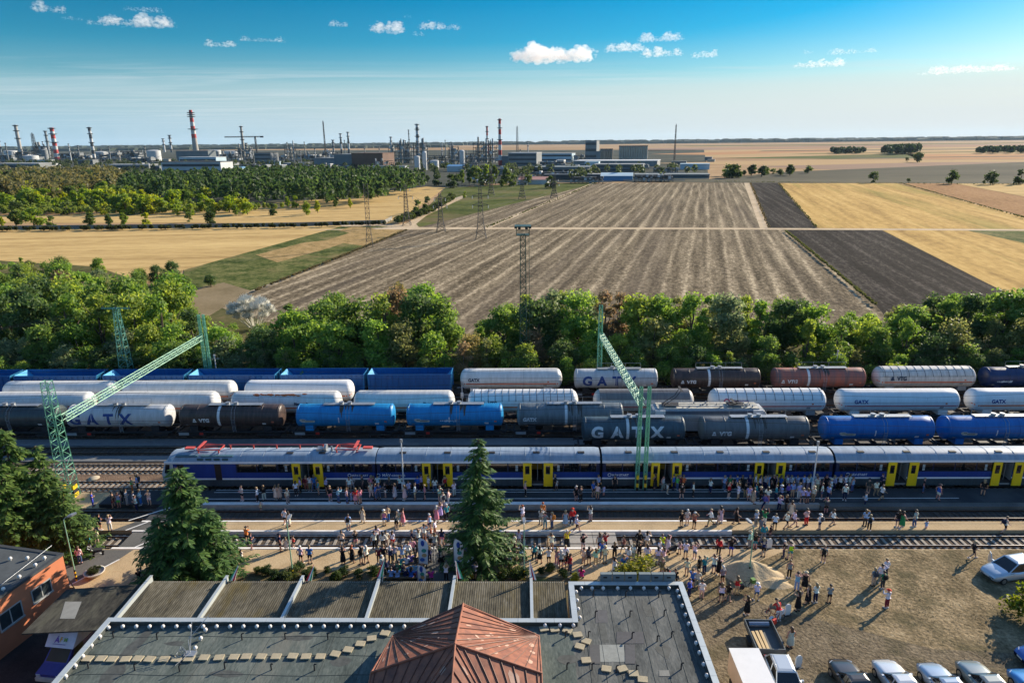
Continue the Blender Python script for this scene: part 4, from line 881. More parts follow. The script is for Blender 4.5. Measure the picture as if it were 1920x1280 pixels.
mm_ = nd_('ShaderNodeMixRGB', blend_type='MULTIPLY'); mm_.inputs[0].default_value = 1; nt_.links.new(bk_.outputs[0], mm_.inputs[1]); nt_.links.new(rp_.outputs[0], mm_.inputs[2])
pp_ = nd_('ShaderNodeBsdfPrincipled', i_Roughness=.85); nt_.links.new(mm_.outputs[0], pp_.inputs['Base Color']); nt_.links.new(pp_.outputs[0], out_.inputs[0])
BH = 4.6; bc = at(117,1038,BH); be = at(0,1118,BH); bd = (be-bc).normalized(); ang = math.atan2(bd.x, -bd.y)       # wall runs along bd
bb = thing('brick_building', 'flat roofed orange brick building at the left edge', 'building', (bc.x, bc.y, 0), -math.atan2(-bd.x, -bd.y))
# local frame: wall face at x = 0, running to y = -16
MB().box(-24,0,-16,0,0,BH-.05).build('wall', BRK, bb)
MB().add([(-24.,-16,BH+.0),(-.0,-16,BH+.0),(.0,.0,BH+.0),(-24.,.0,BH+.0)], [(0,1,2,3)]).build('roof', mat('dark_felt', (.075,.085,.09), .9, var=.3, scale=1.2), bb)
MB().box(-24,.06,-.25,.06,BH-.15,BH+.06).box(-.25,.06,-16,-.25,BH-.15,BH+.06).build('roof_edge', mat('dark_edge', (.05,.055,.06), .7), bb)
Mi = bb.matrix_basis.inverted()
def on_wall(px, py):
    d = fwd + rt*((px-960)/FPX) + up*((640-py)/FPX); o = Vector((0,0,CAM_H)); o2 = Mi@o; d2 = Mi.to_3x3()@d
    return o2 + d2*(-o2.x/d2.x)
for (xa, ya), (xb, yb_) in (((92,1085),(64,1130)), ((37,1127),(3,1182))):
    a, b = on_wall(xa, ya), on_wall(xb, yb_); y0_, y1_, z0_, z1_ = min(a.y,b.y), max(a.y,b.y), b.z, a.z
    z0_, z1_ = min(z0_,z1_), max(z0_,z1_)
    wf = MB().box(-.02,.05,y0_-.08,y0_,z0_-.08,z1_+.08).box(-.02,.05,y1_,y1_+.08,z0_-.08,z1_+.08).box(-.02,.05,y0_,y1_,z1_,z1_+.08).box(-.02,.12,y0_-.1,y1_+.1,z0_-.12,z0_).box(-.02,.04,(y0_+y1_)/2-.04,(y0_+y1_)/2+.04,z0_,z1_).build('window', mat('grey_frame', (.33,.34,.33), .6), bb)
    MB().box(-.0,.012,y0_,y1_,z0_,z1_).build('pane', glass('pane_glass', (.03,.04,.045), .08), wf)
scatter(vent_me, 'roof_vent', [(20,1050),(52,1049),(84,1049),(67,1062),(37,1084),(7,1107)], BH, 'white dome vent on roof of the brick building', 'roof vent', VG)
thing1('roof_cable', MB().poly([at(97,1022,BH+.3), at(0,1097,BH+.12), at(-40,1130,BH+.1)], .025, 5), STEEL, 'thin pale cable stretched across the brick building roof', 'cable')

# ---------------- vehicles ----------------
CHROME = mat('wheel_rim', (.45,.46,.47), .3, .9, .1); LAMPG = mat('headlamp_glass', (.62,.64,.66), .1, .3, .2, spec=.8)
def car(name, label, x, y, rz, m, L=4.5, Wd=1.8, H=1.46, wagon=False, group='cars parked in a row by the yard', rails=False, van=False, door=False):
    """nose towards +y in its own frame"""
    t = thing(name, label, 'car', (x, y, 0), rz, group); h = L/2; w = Wd/2; gh = .86 if not van else .98
    # body: sections from tail to nose
    def sec(yy, k, zb, zt): return [(-w*k*.93,yy,zb),(-w*k,yy,zb+.2),(-w*k,yy,zb+(zt-zb)*.62),(-w*k*.93,yy,zt-.04),(-w*k*.6,yy,zt),(w*k*.6,yy,zt),(w*k*.93,yy,zt-.04),(w*k,yy,zb+(zt-zb)*.62),(w*k,yy,zb+.2),(w*k*.93,yy,zb)]
    if wagon or van: s = [(-h,.86,.42,.82),(-h+.12,.94,.3,.95),(-h+.8,1,.24,.98)]
    else: s = [(-h,.84,.42,.86),(-h+.15,.93,.3,.97),(-h+.9,1,.24,.99)]
    nz_ = .72 if not van else .8
    s += [(0,1,.22,.97),(h-1.55,1,.24,.97 if not van else 1.05),(h-.9,.985,.24,.92 if not van else .98),(h-.3,.90,.28,nz_+.06),(h-.06,.76,.36,nz_-.08),(h,.62,.42,.56)]
    MB().loft([sec(*q) for q in s], smooth=True).build('body', m, t)
    # greenhouse: glass band and painted roof
    rf0 = -h+(.35 if wagon or van else .95); rf1 = h-1.55 if not van else h-1.25; ra = -h+(.65 if wagon or van else 1.55); rb_ = h-2.25 if not van else h-2.3
    gl = [[(-w*.90,rf0,.94),(w*.90,rf0,.94),(w*.90,rf1,.94),(-w*.90,rf1,.94)],[(-w*.70,ra,H-.06),(w*.70,ra,H-.06),(w*.70,rb_,H-.06),(-w*.70,rb_,H-.06)]]
    MB().loft(gl).build('windows', GLS, t)
    rfm = MB().loft([[(-w*.73,ra-.06,H-.10),(w*.73,ra-.06,H-.10),(w*.73,rb_+.06,H-.10),(-w*.73,rb_+.06,H-.10)],[(-w*.70,ra,H-.03),(w*.70,ra,H-.03),(w*.70,rb_,H-.03),(-w*.70,rb_,H-.03)],[(-w*.5,ra+.15,H+.02),(w*.5,ra+.15,H+.02),(w*.5,rb_-.18,H+.02),(-w*.5,rb_-.18,H+.02)]])
    for sx_ in (-1, 1):
        for y_a, y_b in ((rf1, rb_),(rf0, ra)): rfm.bar((sx_*w*.91,y_a,.95),(sx_*w*.72,y_b,H-.05),.045)
        rfm.bar((sx_*w*.905,(rf0+rf1)/2-.05,.95),(sx_*w*.72,(ra+rb_)/2,H-.05),.04)
    rfm.build('roof', m, t)
    if rails:
        for sx_ in (-1,1): MB().poly([(sx_*w*.66,ra+.15,H),(sx_*w*.66,ra+.3,H+.06),(sx_*w*.66,rb_-.2,H+.06),(sx_*w*.66,rb_-.05,H)], .02, 5).build('roof_rail', STEEL, t)
    for sx_ in (-1, 1):
        for yy in (-h+.85, h-.88):
            o = MB().cyl((sx_*(w-.2),yy,.31),(sx_*(w+.005),yy,.31),.315,n=18).build('wheel', BLACK, t)
            MB().cyl((sx_*(w),yy,.31),(sx_*(w+.015),yy,.31),.2,n=12).build('rim', CHROME, o)
        MB().loft([[(sx_*w*.55,h-.22,.62),(sx_*w*.86,h-.42,.66),(sx_*w*.88,h-.5,.78),(sx_*w*.55,h-.32,.76)],[(sx_*w*.57,h-.16,.62),(sx_*w*.89,h-.38,.66),(sx_*w*.91,h-.46,.78),(sx_*w*.57,h-.26,.78)]]).build('headlight', LAMPG, t)
        MB().box(min(sx_*w,sx_*(w+.16)),max(sx_*w,sx_*(w+.16)),rf1-.42,rf1-.28,.95,1.08).build('mirror', m, t)
        MB().box(min(sx_*w*.88,sx_*w*.6),max(sx_*w*.88,sx_*w*.6),-h-.01,-h+.12,.68,.82).build('tail_light', RED, t)
        for yy in (.1, -.95): MB().box(min(sx_*w,sx_*(w+.02)),max(sx_*w,sx_*(w+.02)),yy,yy+.16,.8,.83).build('door_handle', m, t)
    MB().box(-.5,.5,h-.1,h+.0,.38,.5).build('grille', DARK, t); MB().box(-.26,.26,h-.02,h+.012,.5,.6).build('number_plate', WHITE, t)
    if door:
        d = MB().box(-.03,.03,-1.1,0,.35,.95).loft([[(-.03,-1.0,.95),(.03,-1.0,.95),(.03,-.1,.95),(-.03,-.1,.95)],[(.0,-.9,1.4),(.05,-.9,1.4),(.05,-.5,1.4),(.0,-.5,1.4)]]).build('open_door', m, t, (w+.02,h-1.5,0), R(58) if door > 0 else R(-58))
    return t
def cpaint(n, c, r=.28): return mat(n, c, r, .35, .06, 1., spec=.6, coat=.6)
cD, cW, cS, cG, cB = cpaint('dark_bronze_car', (.06,.055,.052)), cpaint('silver_white_car', (.58,.6,.62)), cpaint('silver_blue_car', (.32,.40,.50)), cpaint('grey_green_car', (.22,.25,.25)), cpaint('blue_car', (.05,.22,.50))
def nose(px, py): return at(px, py, .78)
for lab, m, px, py, rz, L in (('dark bronze car in the parked row, leftmost nose up',cD,1570,1231,.06,4.5),('silver white car second in the parked row',cW,1652,1232,.05,4.6),('silver blue car third in the parked row',cS,1736,1238,.05,4.4),('grey green car fourth in the parked row, left of the blue one',cG,1808,1233,.05,4.6),('bright blue car at bottom right corner',cB,1905,1249,.04,4.4)):
    p = nose(px, py); car('parked_car', lab, p.x+math.sin(rz)*L/2, p.y-math.cos(rz)*L/2, rz, m, L)
p = at(1915,1232,.5); car('parked_car', 'blue and white car in shade behind the blue one, nose left', p.x+2.0, p.y, R(90), cpaint('royal_blue_car',(.03,.10,.35)), 4.3)
p = at(1452,1224,1.4); car('parked_car', 'silver estate car with roof rails, coupled to the plank trailer', p.x+.2, p.y-1.75, R(180)-.05, cpaint('silver_car',(.50,.54,.57)), 4.5, wagon=True, rails=True, H=1.5, group=None)
p = at(1836,1068,.4); car('minivan', 'silver blue minivan with its door standing open, right of yard', p.x+2.35, p.y-.3, R(90)+.22, cpaint('pale_blue_car',(.46,.53,.60)), 4.7, 1.85, 1.68, van=True, door=True, group=None)
# box truck, white box body facing the camera
p = at(1395,1217,2.5); t = thing('box_truck', 'small truck with white box body at bottom edge', 'truck', (p.x, p.y-1.9, 0), .0)
PEACH = mat('box_side', (.55,.42,.34), .6, var=.15); WB = mat('box_white', (.66,.66,.66), .5, var=.08)
MB().box(-.98,.98,-2.0,1.95,.75,2.5).build('box_body', [WB], t); MB().box(-1.02,1.02,-2.04,1.99,2.5,2.56).build('box_roof', WB, t); MB().box(-1.0,-.985,-1.9,1.9,.8,2.45).build('side_panel', PEACH, t)
MB().box(-.95,.95,-2.03,-2.0,2.3,2.44).build('header', DARK, t)
MB().box(-.8,.8,-3.6,1.9,.5,.75).build('chassis', DARK, t); MB().loft([[(-.9,-3.7,.6),(.9,-3.7,.6),(.9,-2.1,.6),(-.9,-2.1,.6)],[(-.9,-3.65,1.3),(.9,-3.65,1.3),(.9,-2.1,1.3),(-.9,-2.1,1.3)],[(-.8,-3.0,1.95),(.8,-3.0,1.95),(.8,-2.1,1.98),(-.8,-2.1,1.98)]]).build('cab', WB, t)
for s in (-1,1):
    for yy in (-2.9, 1.1): MB().cyl((s*.75,yy,.36),(s*.98,yy,.36),.36,n=16).build('wheel', BLACK, t)
    MB().box(min(s*1.02,s*1.2),max(s*1.02,s*1.2),-2.9,-2.8,1.4,1.7).build('mirror', BLACK, t)
# trailer with planks
a, b, c = at(1395,1161,.95), at(1446,1161,.95), at(1474,1216,.95); cxx, cyy = (a.x+c.x)/2, (a.y+c.y)/2
t = thing('trailer', 'open grey box trailer beside the white box truck', 'trailer', (cxx, cyy, 0), -.03); TG = mat('trailer_grey', (.13,.15,.16), .5, .3); hwx, hly = 1.02, 1.6
MB().box(-hwx,hwx,-hly,hly,.52,.58).build('bed', mat('trailer_bed', (.10,.11,.11), .8), t)
for q in ((-hwx,-hwx+.05,-hly,hly),(hwx-.05,hwx,-hly,hly),(-hwx+.05,hwx-.05,-hly,-hly+.05),(-hwx+.05,hwx-.05,hly-.05,hly)): MB().box(*q,.58,.97).build('side_board', TG, t)
for s in (-1,1): MB().cyl((s*(hwx+.04),-.2,.31),(s*(hwx+.22),-.2,.31),.31,n=16).build('wheel', BLACK, t); MB().box(min(s*hwx,s*(hwx+.28)),max(s*hwx,s*(hwx+.28)),-.6,.2,.64,.68).build('mudguard', BLACK, t)
MB().bar((-.5,-hly,.5),(0,-hly-1.0,.45),.05).bar((.5,-hly,.5),(0,-hly-1.0,.45),.05).build('drawbar', STEEL, t)
PLK = mat('pale_timber', (.60,.43,.22), .8, var=.25, scale=2, stretch=(6,.5,1))
for i, x in enumerate((-.62,-.35,-.08)):
    o = MB().box(-.1,.1,-1.1,1.05,0,.06+.03*i).build('plank', PLK, None, (cxx+x, cyy-.35, .585), -.02*i); tag(o, None, 'plank', 'planks lying in the trailer'); uniq(o, 'pale timber plank lying in the grey trailer', i)
tag(MB().cyl((-.75,0,.2),(.75,0,.2),.2,n=14).build('tarp_roll', mat('blue_foil', (.22,.26,.33), .2, .6), None, (cxx, cyy+1.25, .585)), 'crumpled shiny blue roll at head of the trailer', 'roll')
# cab over van under the passage canopy
p = at(112,1272,.4); t = thing('delivery_van', 'blue van with white box over the cab, in shade by brick building', 'van', (p.x-.35, p.y+2.5, 0), -.12)
VB = mat('van_blue', (.02,.02,.20), .4, coat=.4); VW = mat('van_white', (.62,.63,.68), .45)
MB().loft([[(-.95,-2.6,.35),(.95,-2.6,.35),(.95,3,.35),(-.95,3,.35)],[(-.98,-2.65,.85),(.98,-2.65,.85),(.98,3,.9),(-.98,3,.9)],[(-.9,-1.9,1.15),(.9,-1.9,1.15),(.98,3,1.2),(-.98,3,1.2)],[(-.82,-.9,2.0),(.82,-.9,2.0),(.98,3,2.1),(-.98,3,2.1)]]).build('body', VB, t)
MB().add([(-.80,-1.84,1.2),(.80,-1.84,1.2),(.74,-.98,1.97),(-.74,-.98,1.97)], [(0,1,2,3)]).build('windscreen', mat('van_glass', (.06,.045,.022), .35, spec=.25), t)  # brown in the glass colour stands in for the reflected canopy
MB().loft([[(-1.1,-1.35,2.0),(1.1,-1.35,2.0),(1.1,3,2.0),(-1.1,3,2.0)],[(-1.1,-.55,2.95),(1.1,-.55,2.95),(1.1,3,2.95),(-1.1,3,2.95)]]).build('box_body', VW, t)
MB().box(-.95,.95,-2.78,-2.6,.35,.62).build('bumper', mat('pale_bumper', (.5,.44,.38), .6), t)
for s in (-1,1):
    MB().add([(s*.985,-1.5,1.2),(s*.985,-.3,1.2),(s*.95,-.3,1.9),(s*.88,-.9,1.9)], [(0,1,2,3)]).build('side_window', mat('van_glass', (.06,.045,.022), .35, spec=.25), t)
    MB().box(min(s*.6,s*.92),max(s*.6,s*.92),-2.68,-2.62,.66,.84).build('headlight', LAMPG, t)
    for yy in (-1.7, 2.0): MB().cyl((s*.75,yy,.34),(s*.99,yy,.34),.34,n=16).build('wheel', BLACK, t)
ux_, uy_ = Vector((1,0,0)), Vector((0,.75,.85)).normalized()
for ch, x, c, s in (('Á',-.28,(.12,.06,.35),.5),('F',.02,(.6,.3,.02),.42),('M',.36,(.18,.35,.08),.36)):
    b = MB(); flat_text(b, ch, s, Vector((x,-1.0,2.42))+Vector((0,-.03,.02)), ux_, uy_, .012); b.build('lettering', mat('van_letter_'+ch, c, .6, var=0), t)
b = MB(); b.add([Vector((x,-1.22,2.16))+uy_*y+Vector((0,-.02,.015)) for x, y in ((-.55,0),(.45,0),(.45,.04),(-.55,.04))], [(0,1,2,3)]); b.build('lettering', mat('van_letter_line', (.1,.1,.3), .6), t)
# ---------------- small things in the yard ----------------
def pile(name, label, px, py, rx, ry, hh, m, seed, cat, amp=.1):
    p = at(px, py); r2 = random.Random(seed); n, k = 40, 12; ph = [r2.uniform(0,6.28) for _ in range(8)]; v = []
    for j in range(k+1):
        q = j/k
        for i in range(n):
            a = 2*math.pi*i/n; wv = 1+amp*sum(math.sin((3+2*e)*a+ph[e])/(1+e) for e in range(4))
            z = hh*(math.cos(q*math.pi)*.5+.5)**.85*(1+.12*math.sin(4*a+ph[5]+q*5)*(1-q)*2*q); v.append((rx*q*wv*math.cos(a), ry*q*wv*math.sin(a), z-.03*(q > .95)))
    b = MB().add(v, [(j*n+i, j*n+(i+1) % n, (j+1)*n+(i+1) % n, (j+1)*n+i) for j in range(k) for i in range(n)], smooth=True)
    return tag(b.build(name, m, None, p), label, cat)
SANDP = ground_mat('heap_sand', [(.33,.25,.15),(.45,.35,.22),(.52,.41,.27)], .6, 6., bump=.4, bscale=7.)
pile('sand_heap', 'large heap of pale sand in the yard by the lamp post', 1408, 1074, 2.5, 1.9, 1.15, SANDP, 3, 'sand heap')
pile('sand_heap', 'low spill of sand right of the large heap', 1452, 1092, 1.5, 1.0, .3, SANDP, 5, 'sand heap')
p = at(178, 1078); t = thing('planter', 'low round concrete flower bowl on sand near the brick building', 'planter', p)
MB().lathe([(.35,0),(.55,.08),(.82,.34),(.86,.42),(.76,.42),(.7,.34),(.001,.33)], 24).build('bowl', mat('pale_concrete', (.55,.50,.43), .9), t)
def torus(b, c, Rr, r, n=18, m=5, axis='x'):
    v = []
    for i in range(n):
        a = 2*math.pi*i/n
        for j in range(m):
            q = 2*math.pi*j/m; rr_ = Rr+r*math.cos(q); y, z, x = rr_*math.cos(a), rr_*math.sin(a), r*math.sin(q); v.append((c[0]+x, c[1]+y, c[2]+z))
    return b.add(v, [(i*m+j, ((i+1) % n)*m+j, ((i+1) % n)*m+(j+1) % m, i*m+(j+1) % m) for i in range(n) for j in range(m)], smooth=True)
def bicycle(label, px, py, rz, m, bags=None):
    t = thing('bicycle', label, 'bicycle', at(px, py), rz)
    for y in (-.52, .52):
        o = torus(MB(), (0,y,.34), .32, .022).build('wheel', BLACK, t); s = MB()
        for i in range(10): a = math.pi*i/5; s.bar((0,y,.34),(0,y+.31*math.cos(a),.34+.31*math.sin(a)),.006)
        s.build('spokes', STEEL, o)
    f = MB().bar((0,-.52,.34),(0,-.05,.3),.018).bar((0,-.05,.3),(0,-.2,.82),.018).bar((0,-.2,.8),(0,.35,.82),.018).bar((0,-.05,.3),(0,.38,.72),.02).bar((0,-.52,.34),(0,-.18,.75),.014).bar((0,.52,.34),(0,.34,.95),.018); f.build('frame', m, t)
    MB().poly([(-.28,.28,.98),(-.2,.36,1.0),(.2,.36,1.0),(.28,.28,.98)], .016, 6).build('handlebar', DARK, t); MB().loft([[(-.08,-.34,.84),(.08,-.34,.84),(.02,-.06,.84),(-.02,-.06,.84)],[(-.07,-.33,.89),(.07,-.33,.89),(.02,-.07,.88),(-.02,-.07,.88)]]).build('saddle', BLACK, t)
    if bags:
        for s in (-1,1): MB().loft([[(s*.06,-.8,.3),(s*.24,-.8,.3),(s*.24,-.35,.3),(s*.06,-.35,.3)],[(s*.04,-.78,.72),(s*.22,-.78,.72),(s*.22,-.38,.72),(s*.04,-.38,.72)]]).build('pannier', bags[0 if s < 0 else 1], t)
        MB().box(-.2,.2,.42,.75,.62,.95).build('basket', bags[0], t)
    return t
bicycle('bicycle with green luggage propped at the foot of the sand heap', 1399, 1105, R(-75), DARK, (mat('green_bag', (.12,.25,.05), .7), DARK))
bicycle('touring bicycle with red and white bags by the trailer', 1455, 1167, R(-50), RED, (mat('white_bag', (.7,.7,.7), .7), RED))
bicycle('second red bicycle leaning behind the bags', 1449, 1158, R(70), RED)
def stroller(label, px, py, rz, c):
    t = thing('stroller', label, 'pushchair', at(px, py), rz, 'pushchairs')
    for x, y in ((-.25,-.35),(.25,-.35),(-.2,.4),(.2,.4)): MB().cyl((x-.02,y,.11),(x+.02,y,.11),.11,n=12).build('wheel', BLACK, t)
    MB().loft([[(-.22,-.25,.4),(.22,-.25,.4),(.22,.35,.4),(-.22,.35,.4)],[(-.25,-.35,.72),(.25,-.35,.72),(.25,.42,.55),(-.25,.42,.55)]]).build('seat', c, t)
    hd = [(-.26,-.4+.0,.72)]; v = []
    for j in range(5):
        a = math.pi*.62*j/4
        for x in (-.26,-.13,0,.13,.26): v.append((x, -.12-.32*math.cos(a), .70+.38*math.sin(a)*(1-.5*abs(x))))
    MB().add(v, [(j*5+i, j*5+i+1, (j+1)*5+i+1, (j+1)*5+i) for j in range(4) for i in range(4)], smooth=True).build('hood', c, t)
    MB().bar((-.25,-.35,.11),(-.22,.2,.5),.018).bar((.25,-.35,.11),(.22,.2,.5),.018).bar((-.2,.4,.11),(-.25,-.7,1.02),.018).bar((.2,.4,.11),(.25,-.7,1.02),.018).bar((-.25,-.7,1.02),(.25,-.7,1.02),.02).build('frame', STEEL, t)
stroller('black pushchair at the left crossing', 184, 1040, R(-60), BLACK)
stroller('black pushchair on the sand in front of the track', 1261, 1037, R(100), BLACK)
for lab, px, py in (('white rounded board standing by the touring bicycle', 1476, 1152), ('white rounded board standing between estate car and bronze car', 1496, 1250), ('white board standing beside the near track', 1442, 1027)):
    t = thing('standing_board', lab, 'board', at(px, py), .3); MB().loft([[(-.2,-.05,.0),(.2,-.05,.0),(.2,.05,.0),(-.2,.05,.0)],[(-.27,-.06,.4),(.27,-.06,.4),(.27,.06,.4),(-.27,.06,.4)],[(-.24,-.05,.85),(.24,-.05,.85),(.24,.05,.85),(-.24,.05,.85)],[(-.1,-.03,1.0),(.1,-.03,1.0),(.1,.03,1.0),(-.1,.03,1.0)]], smooth=False).build('board', WHITE, t); MB().box(-.3,.3,-.2,.2,0,.04).build('foot', DARK, t)
t = thing('tripod', 'white camera tripod standing by the left feather flag', 'tripod', at(816, 1046)); 
for i in range(3): a = 2.1*i+.5; MB().cyl((.45*math.cos(a),.45*math.sin(a),0),(0,0,1.35),.03,.025,n=6).build('leg', WHITE, t)
MB().box(-.1,.1,-.12,.12,1.35,1.55).build('camera', DARK, t)
tag(MB().lathe([(.5,0),(.62,.05),(.6,.1),(.001,.12)], 16).build('manhole_cover', mat('pale_lid', (.42,.36,.26), .9), None, tuple(at(176, 897, -.38))), 'pale round lid lying between the empty tracks', 'manhole cover')
t = thing('trestle_stand', 'dark triangular stand at the corner of the brick building', 'stand', at(129, 1103)); MB().bar((-.5,0,0),(0,.1,1.0),.06).bar((.5,0,0),(0,.1,1.0),.06).bar((-.5,0,.05),(.5,0,.05),.06).build('frame', DARK, t); MB().box(-.1,.1,-.0,.2,.95,1.1).build('cap', DARK, t)
rg2 = random.Random(21); tf = MB()
for i in range(900):
    cx_, cy_ = rg2.uniform(12.5, 58), rg2.uniform(34, 54.4)
    if cx_ < 18 and cy_ < 45: continue
    for q in range(rg2.randint(6, 26)):
        c = Vector((cx_+rg2.gauss(0,.45), cy_+rg2.gauss(0,.3), 0)); hh = rg2.uniform(.03,.11); a = rg2.uniform(0,6.28); d = Vector((math.cos(a),math.sin(a),0))*.018; e = Vector((rg2.gauss(0,.05),rg2.gauss(0,.05),hh)); tf.add([c-d, c+d, c+e], [(0,1,2)])
tag(link('dry_grass', tf.mesh('dry_grass', mat('dry_grass_blades', (.30,.25,.14), .9, var=.5, scale=.5, col2=(.16,.15,.06)))), 'dry yellowed grass growing in the yard', 'grass', None, 'stuff')
# lamp posts
def lamp(label, px, py, ptop, rz=0, head=1):
    p = at(px, py); h = hgt(p.x, p.y, ptop); t = thing('street_lamp', label, 'street lamp', p, rz, 'thin green lamp posts')
    s = MB()
    for i in range(6): s.cyl((0,0,.18*i),(0,0,.18*(i+1)),.075,n=8,mi=i % 2)
    s.build('striped_base', [YELLOW, BLACK], t); MB().cyl((0,0,1.08),(0,0,h-.1),.055,.04,n=8).build('pole', mat('pale_green_post', (.22,.42,.28), .5), t)
    MB().poly([(0,0,h-.15),(0,.1,h),(0,.5,h+.08)], .03, 6).build('arm', STEEL, t); MB().loft([[(-.08,.3,h+.0),(.08,.3,h+.0),(.08,.3,h+.1),(-.08,.3,h+.1)],[(-.15,.6,h-.02),(.15,.6,h-.02),(.13,.6,h+.16),(-.13,.6,h+.16)],[(-.12,1.0,h+.06),(.12,1.0,h+.06),(.1,1.0,h+.16),(-.1,1.0,h+.16)]]).build('lamp_head', STEEL, t)
lamp('thin green lamp post with striped base by the planter', 144, 1088, 972, R(-40)); lamp('thin green lamp post in the left flower bed', 550, 1084, 978); lamp('thin green lamp post right of the middle spruce', 983, 1086, 984); lamp('thin green lamp post rising from the sand heap', 1404, 1082, 985, R(20))
POLEW = mat('white_pole', (.66,.66,.66), .5)
def wpole(label, px, Y, ptop, arms=False):
    c = fwd+rt*((px-960)/FPX)+up*((640-ptop)/FPX); k = Y/c.y; x = c.x*k; h = CAM_H+c.z*k; t = thing('white_post', label, 'post', (x, Y, 0), 0, 'slim white posts in the yard')
    MB().cyl((0,0,-.4),(0,0,h),.09,.06,n=8).build('post', POLEW, t); b = MB().box(-.12,.12,-.1,.1,h-.05,h+.3)
    if arms: b.bar((-.7,0,h-.35),(.7,0,h-.35),.05)
    b.build('post_head', STEEL, t); MB().box(-.2,.2,-.22,-.08,.5,1.3).build('cabinet', WHITE, t)
wpole('slim white post before the gap after the leading railcar', 752, 66.05-.5, 828); wpole('slim white post before the third carriage end', 1534, 66.05-.5, 832)
wpole('white post between the hoppers and lettered gas tanker', 866, 92.6, 722, True); wpole('white post in front of trees above the rusty wagon', 1571, 98.2, 660, True); wpole('white post in front of trees right of far gantry mast', 402, 98.2, 668, True)
# flags
def flag(label, px, py_top, cols, lean):
    p = at(px, 1089, 3.35); p.y += .2; h = hgt(p.x, p.y, py_top); t = thing('national_flag', label, 'flag', p, 0, 'tricolour flags along the canopy'); hh = h-3.35
    MB().cyl((0,0,-.2),(lean*.4,0.3,hh),.025,n=6).build('flagpole', WHITE, t)
    for i, c in enumerate(cols):
        v = []
        for j in range(6):
            q = j/5
            for e in (i, i+1): v.append((lean*.4*(1-q)*1+.04+e*.15*q*(1 if lean <= 0 else -1), .3*(1-q)-.1+.04*math.sin(7*q+e), hh-.05-q*min(1.25, hh)+.1*e*(1-q)))
        MB().add(v, [(2*j, 2*j+1, 2*j+3, 2*j+2) for j in range(5)], smooth=True).build('stripe', c, t)
FR, FW, FG = mat('flag_red', (.55,.03,.05), .8, var=.1), mat('flag_white', (.75,.75,.75), .8, var=.05), mat('flag_green', (.03,.35,.16), .8, var=.1)
flag('tricolour flag at the canopy edge, farthest left', 437, 1066, (FR,FW,FG), .8); flag('tricolour flag showing red at the canopy edge by bed lamp', 582, 1066, (FG,FW,FR), .5); flag('large tricolour flag before the seated crowd', 716, 1052, (FG,FW,FR), .5); flag('tricolour flag at canopy edge below the right feather flag', 857, 1056, (FR,FW,FG), -.3); flag('tricolour flag on canopy right of bed lamp post', 994, 1058, (FW,FR,FW), -.1)
def feather(label, px, py, ptop, w=.75):
    p = at(px, py); h = hgt(p.x, p.y, ptop); t = thing('feather_flag', label, 'flag', p, 0, 'white feather flags by the seated crowd'); k = 10; v = []
    pole = [(0,0,h*.98*i/8) if i < 7 else (.08*(i-6)**2*w,0,h*(.86+.06*(i-6))) for i in range(9)]
    MB().poly(pole, .025, 6).build('flagpole', STEEL, t)
    for j in range(k+1):
        q = j/k; z = h*(.22+.76*q); xx = .03+(.0 if q < .8 else (q-.8)*.6); ww = w*(1-max(0,(q-.72)/.28)**2)*(.85+.15*q)+.03
        for i in range(4): v.append((xx+ww*i/3, .05*math.sin(5*q+i*1.3), z-.15*(i/3)*(1-q)))
    cl2 = MB().add(v, [(j*4+i, j*4+i+1, (j+1)*4+i+1, (j+1)*4+i) for j in range(k) for i in range(3)], smooth=True).build('banner', FW, t)
    EM = mat('emblem_blue', (.03,.08,.36), .7); b = MB()
    b.add([(w*.5+.19*w*math.cos(2*math.pi*i/12), -.075, h*.82+.3*math.sin(2*math.pi*i/12)) for i in range(12)], [tuple(range(12))]); b.build('emblem', EM, cl2)
    for c, z, x in (((.05,.3,.25),.60,.6),((.55,.34,.16),.46,.62),((.05,.16,.45),.33,.4)):
        MB().add([(w*x+.26*w*math.cos(2*math.pi*i/9), -.075, h*z+.2*math.sin(2*math.pi*i/9)) for i in range(9)], [tuple(range(9))]).build('motif', mat('motif_%d' % int(z*100), c, .7), cl2)
feather('tall white feather flag left of the walkway', 786, 1068, 1006, .85); feather('tall white feather flag right of walkway under the spruce', 852, 1075, 1008, .85); feather('white feather flag nearest the canopy', 784, 1100, 1058, .7)
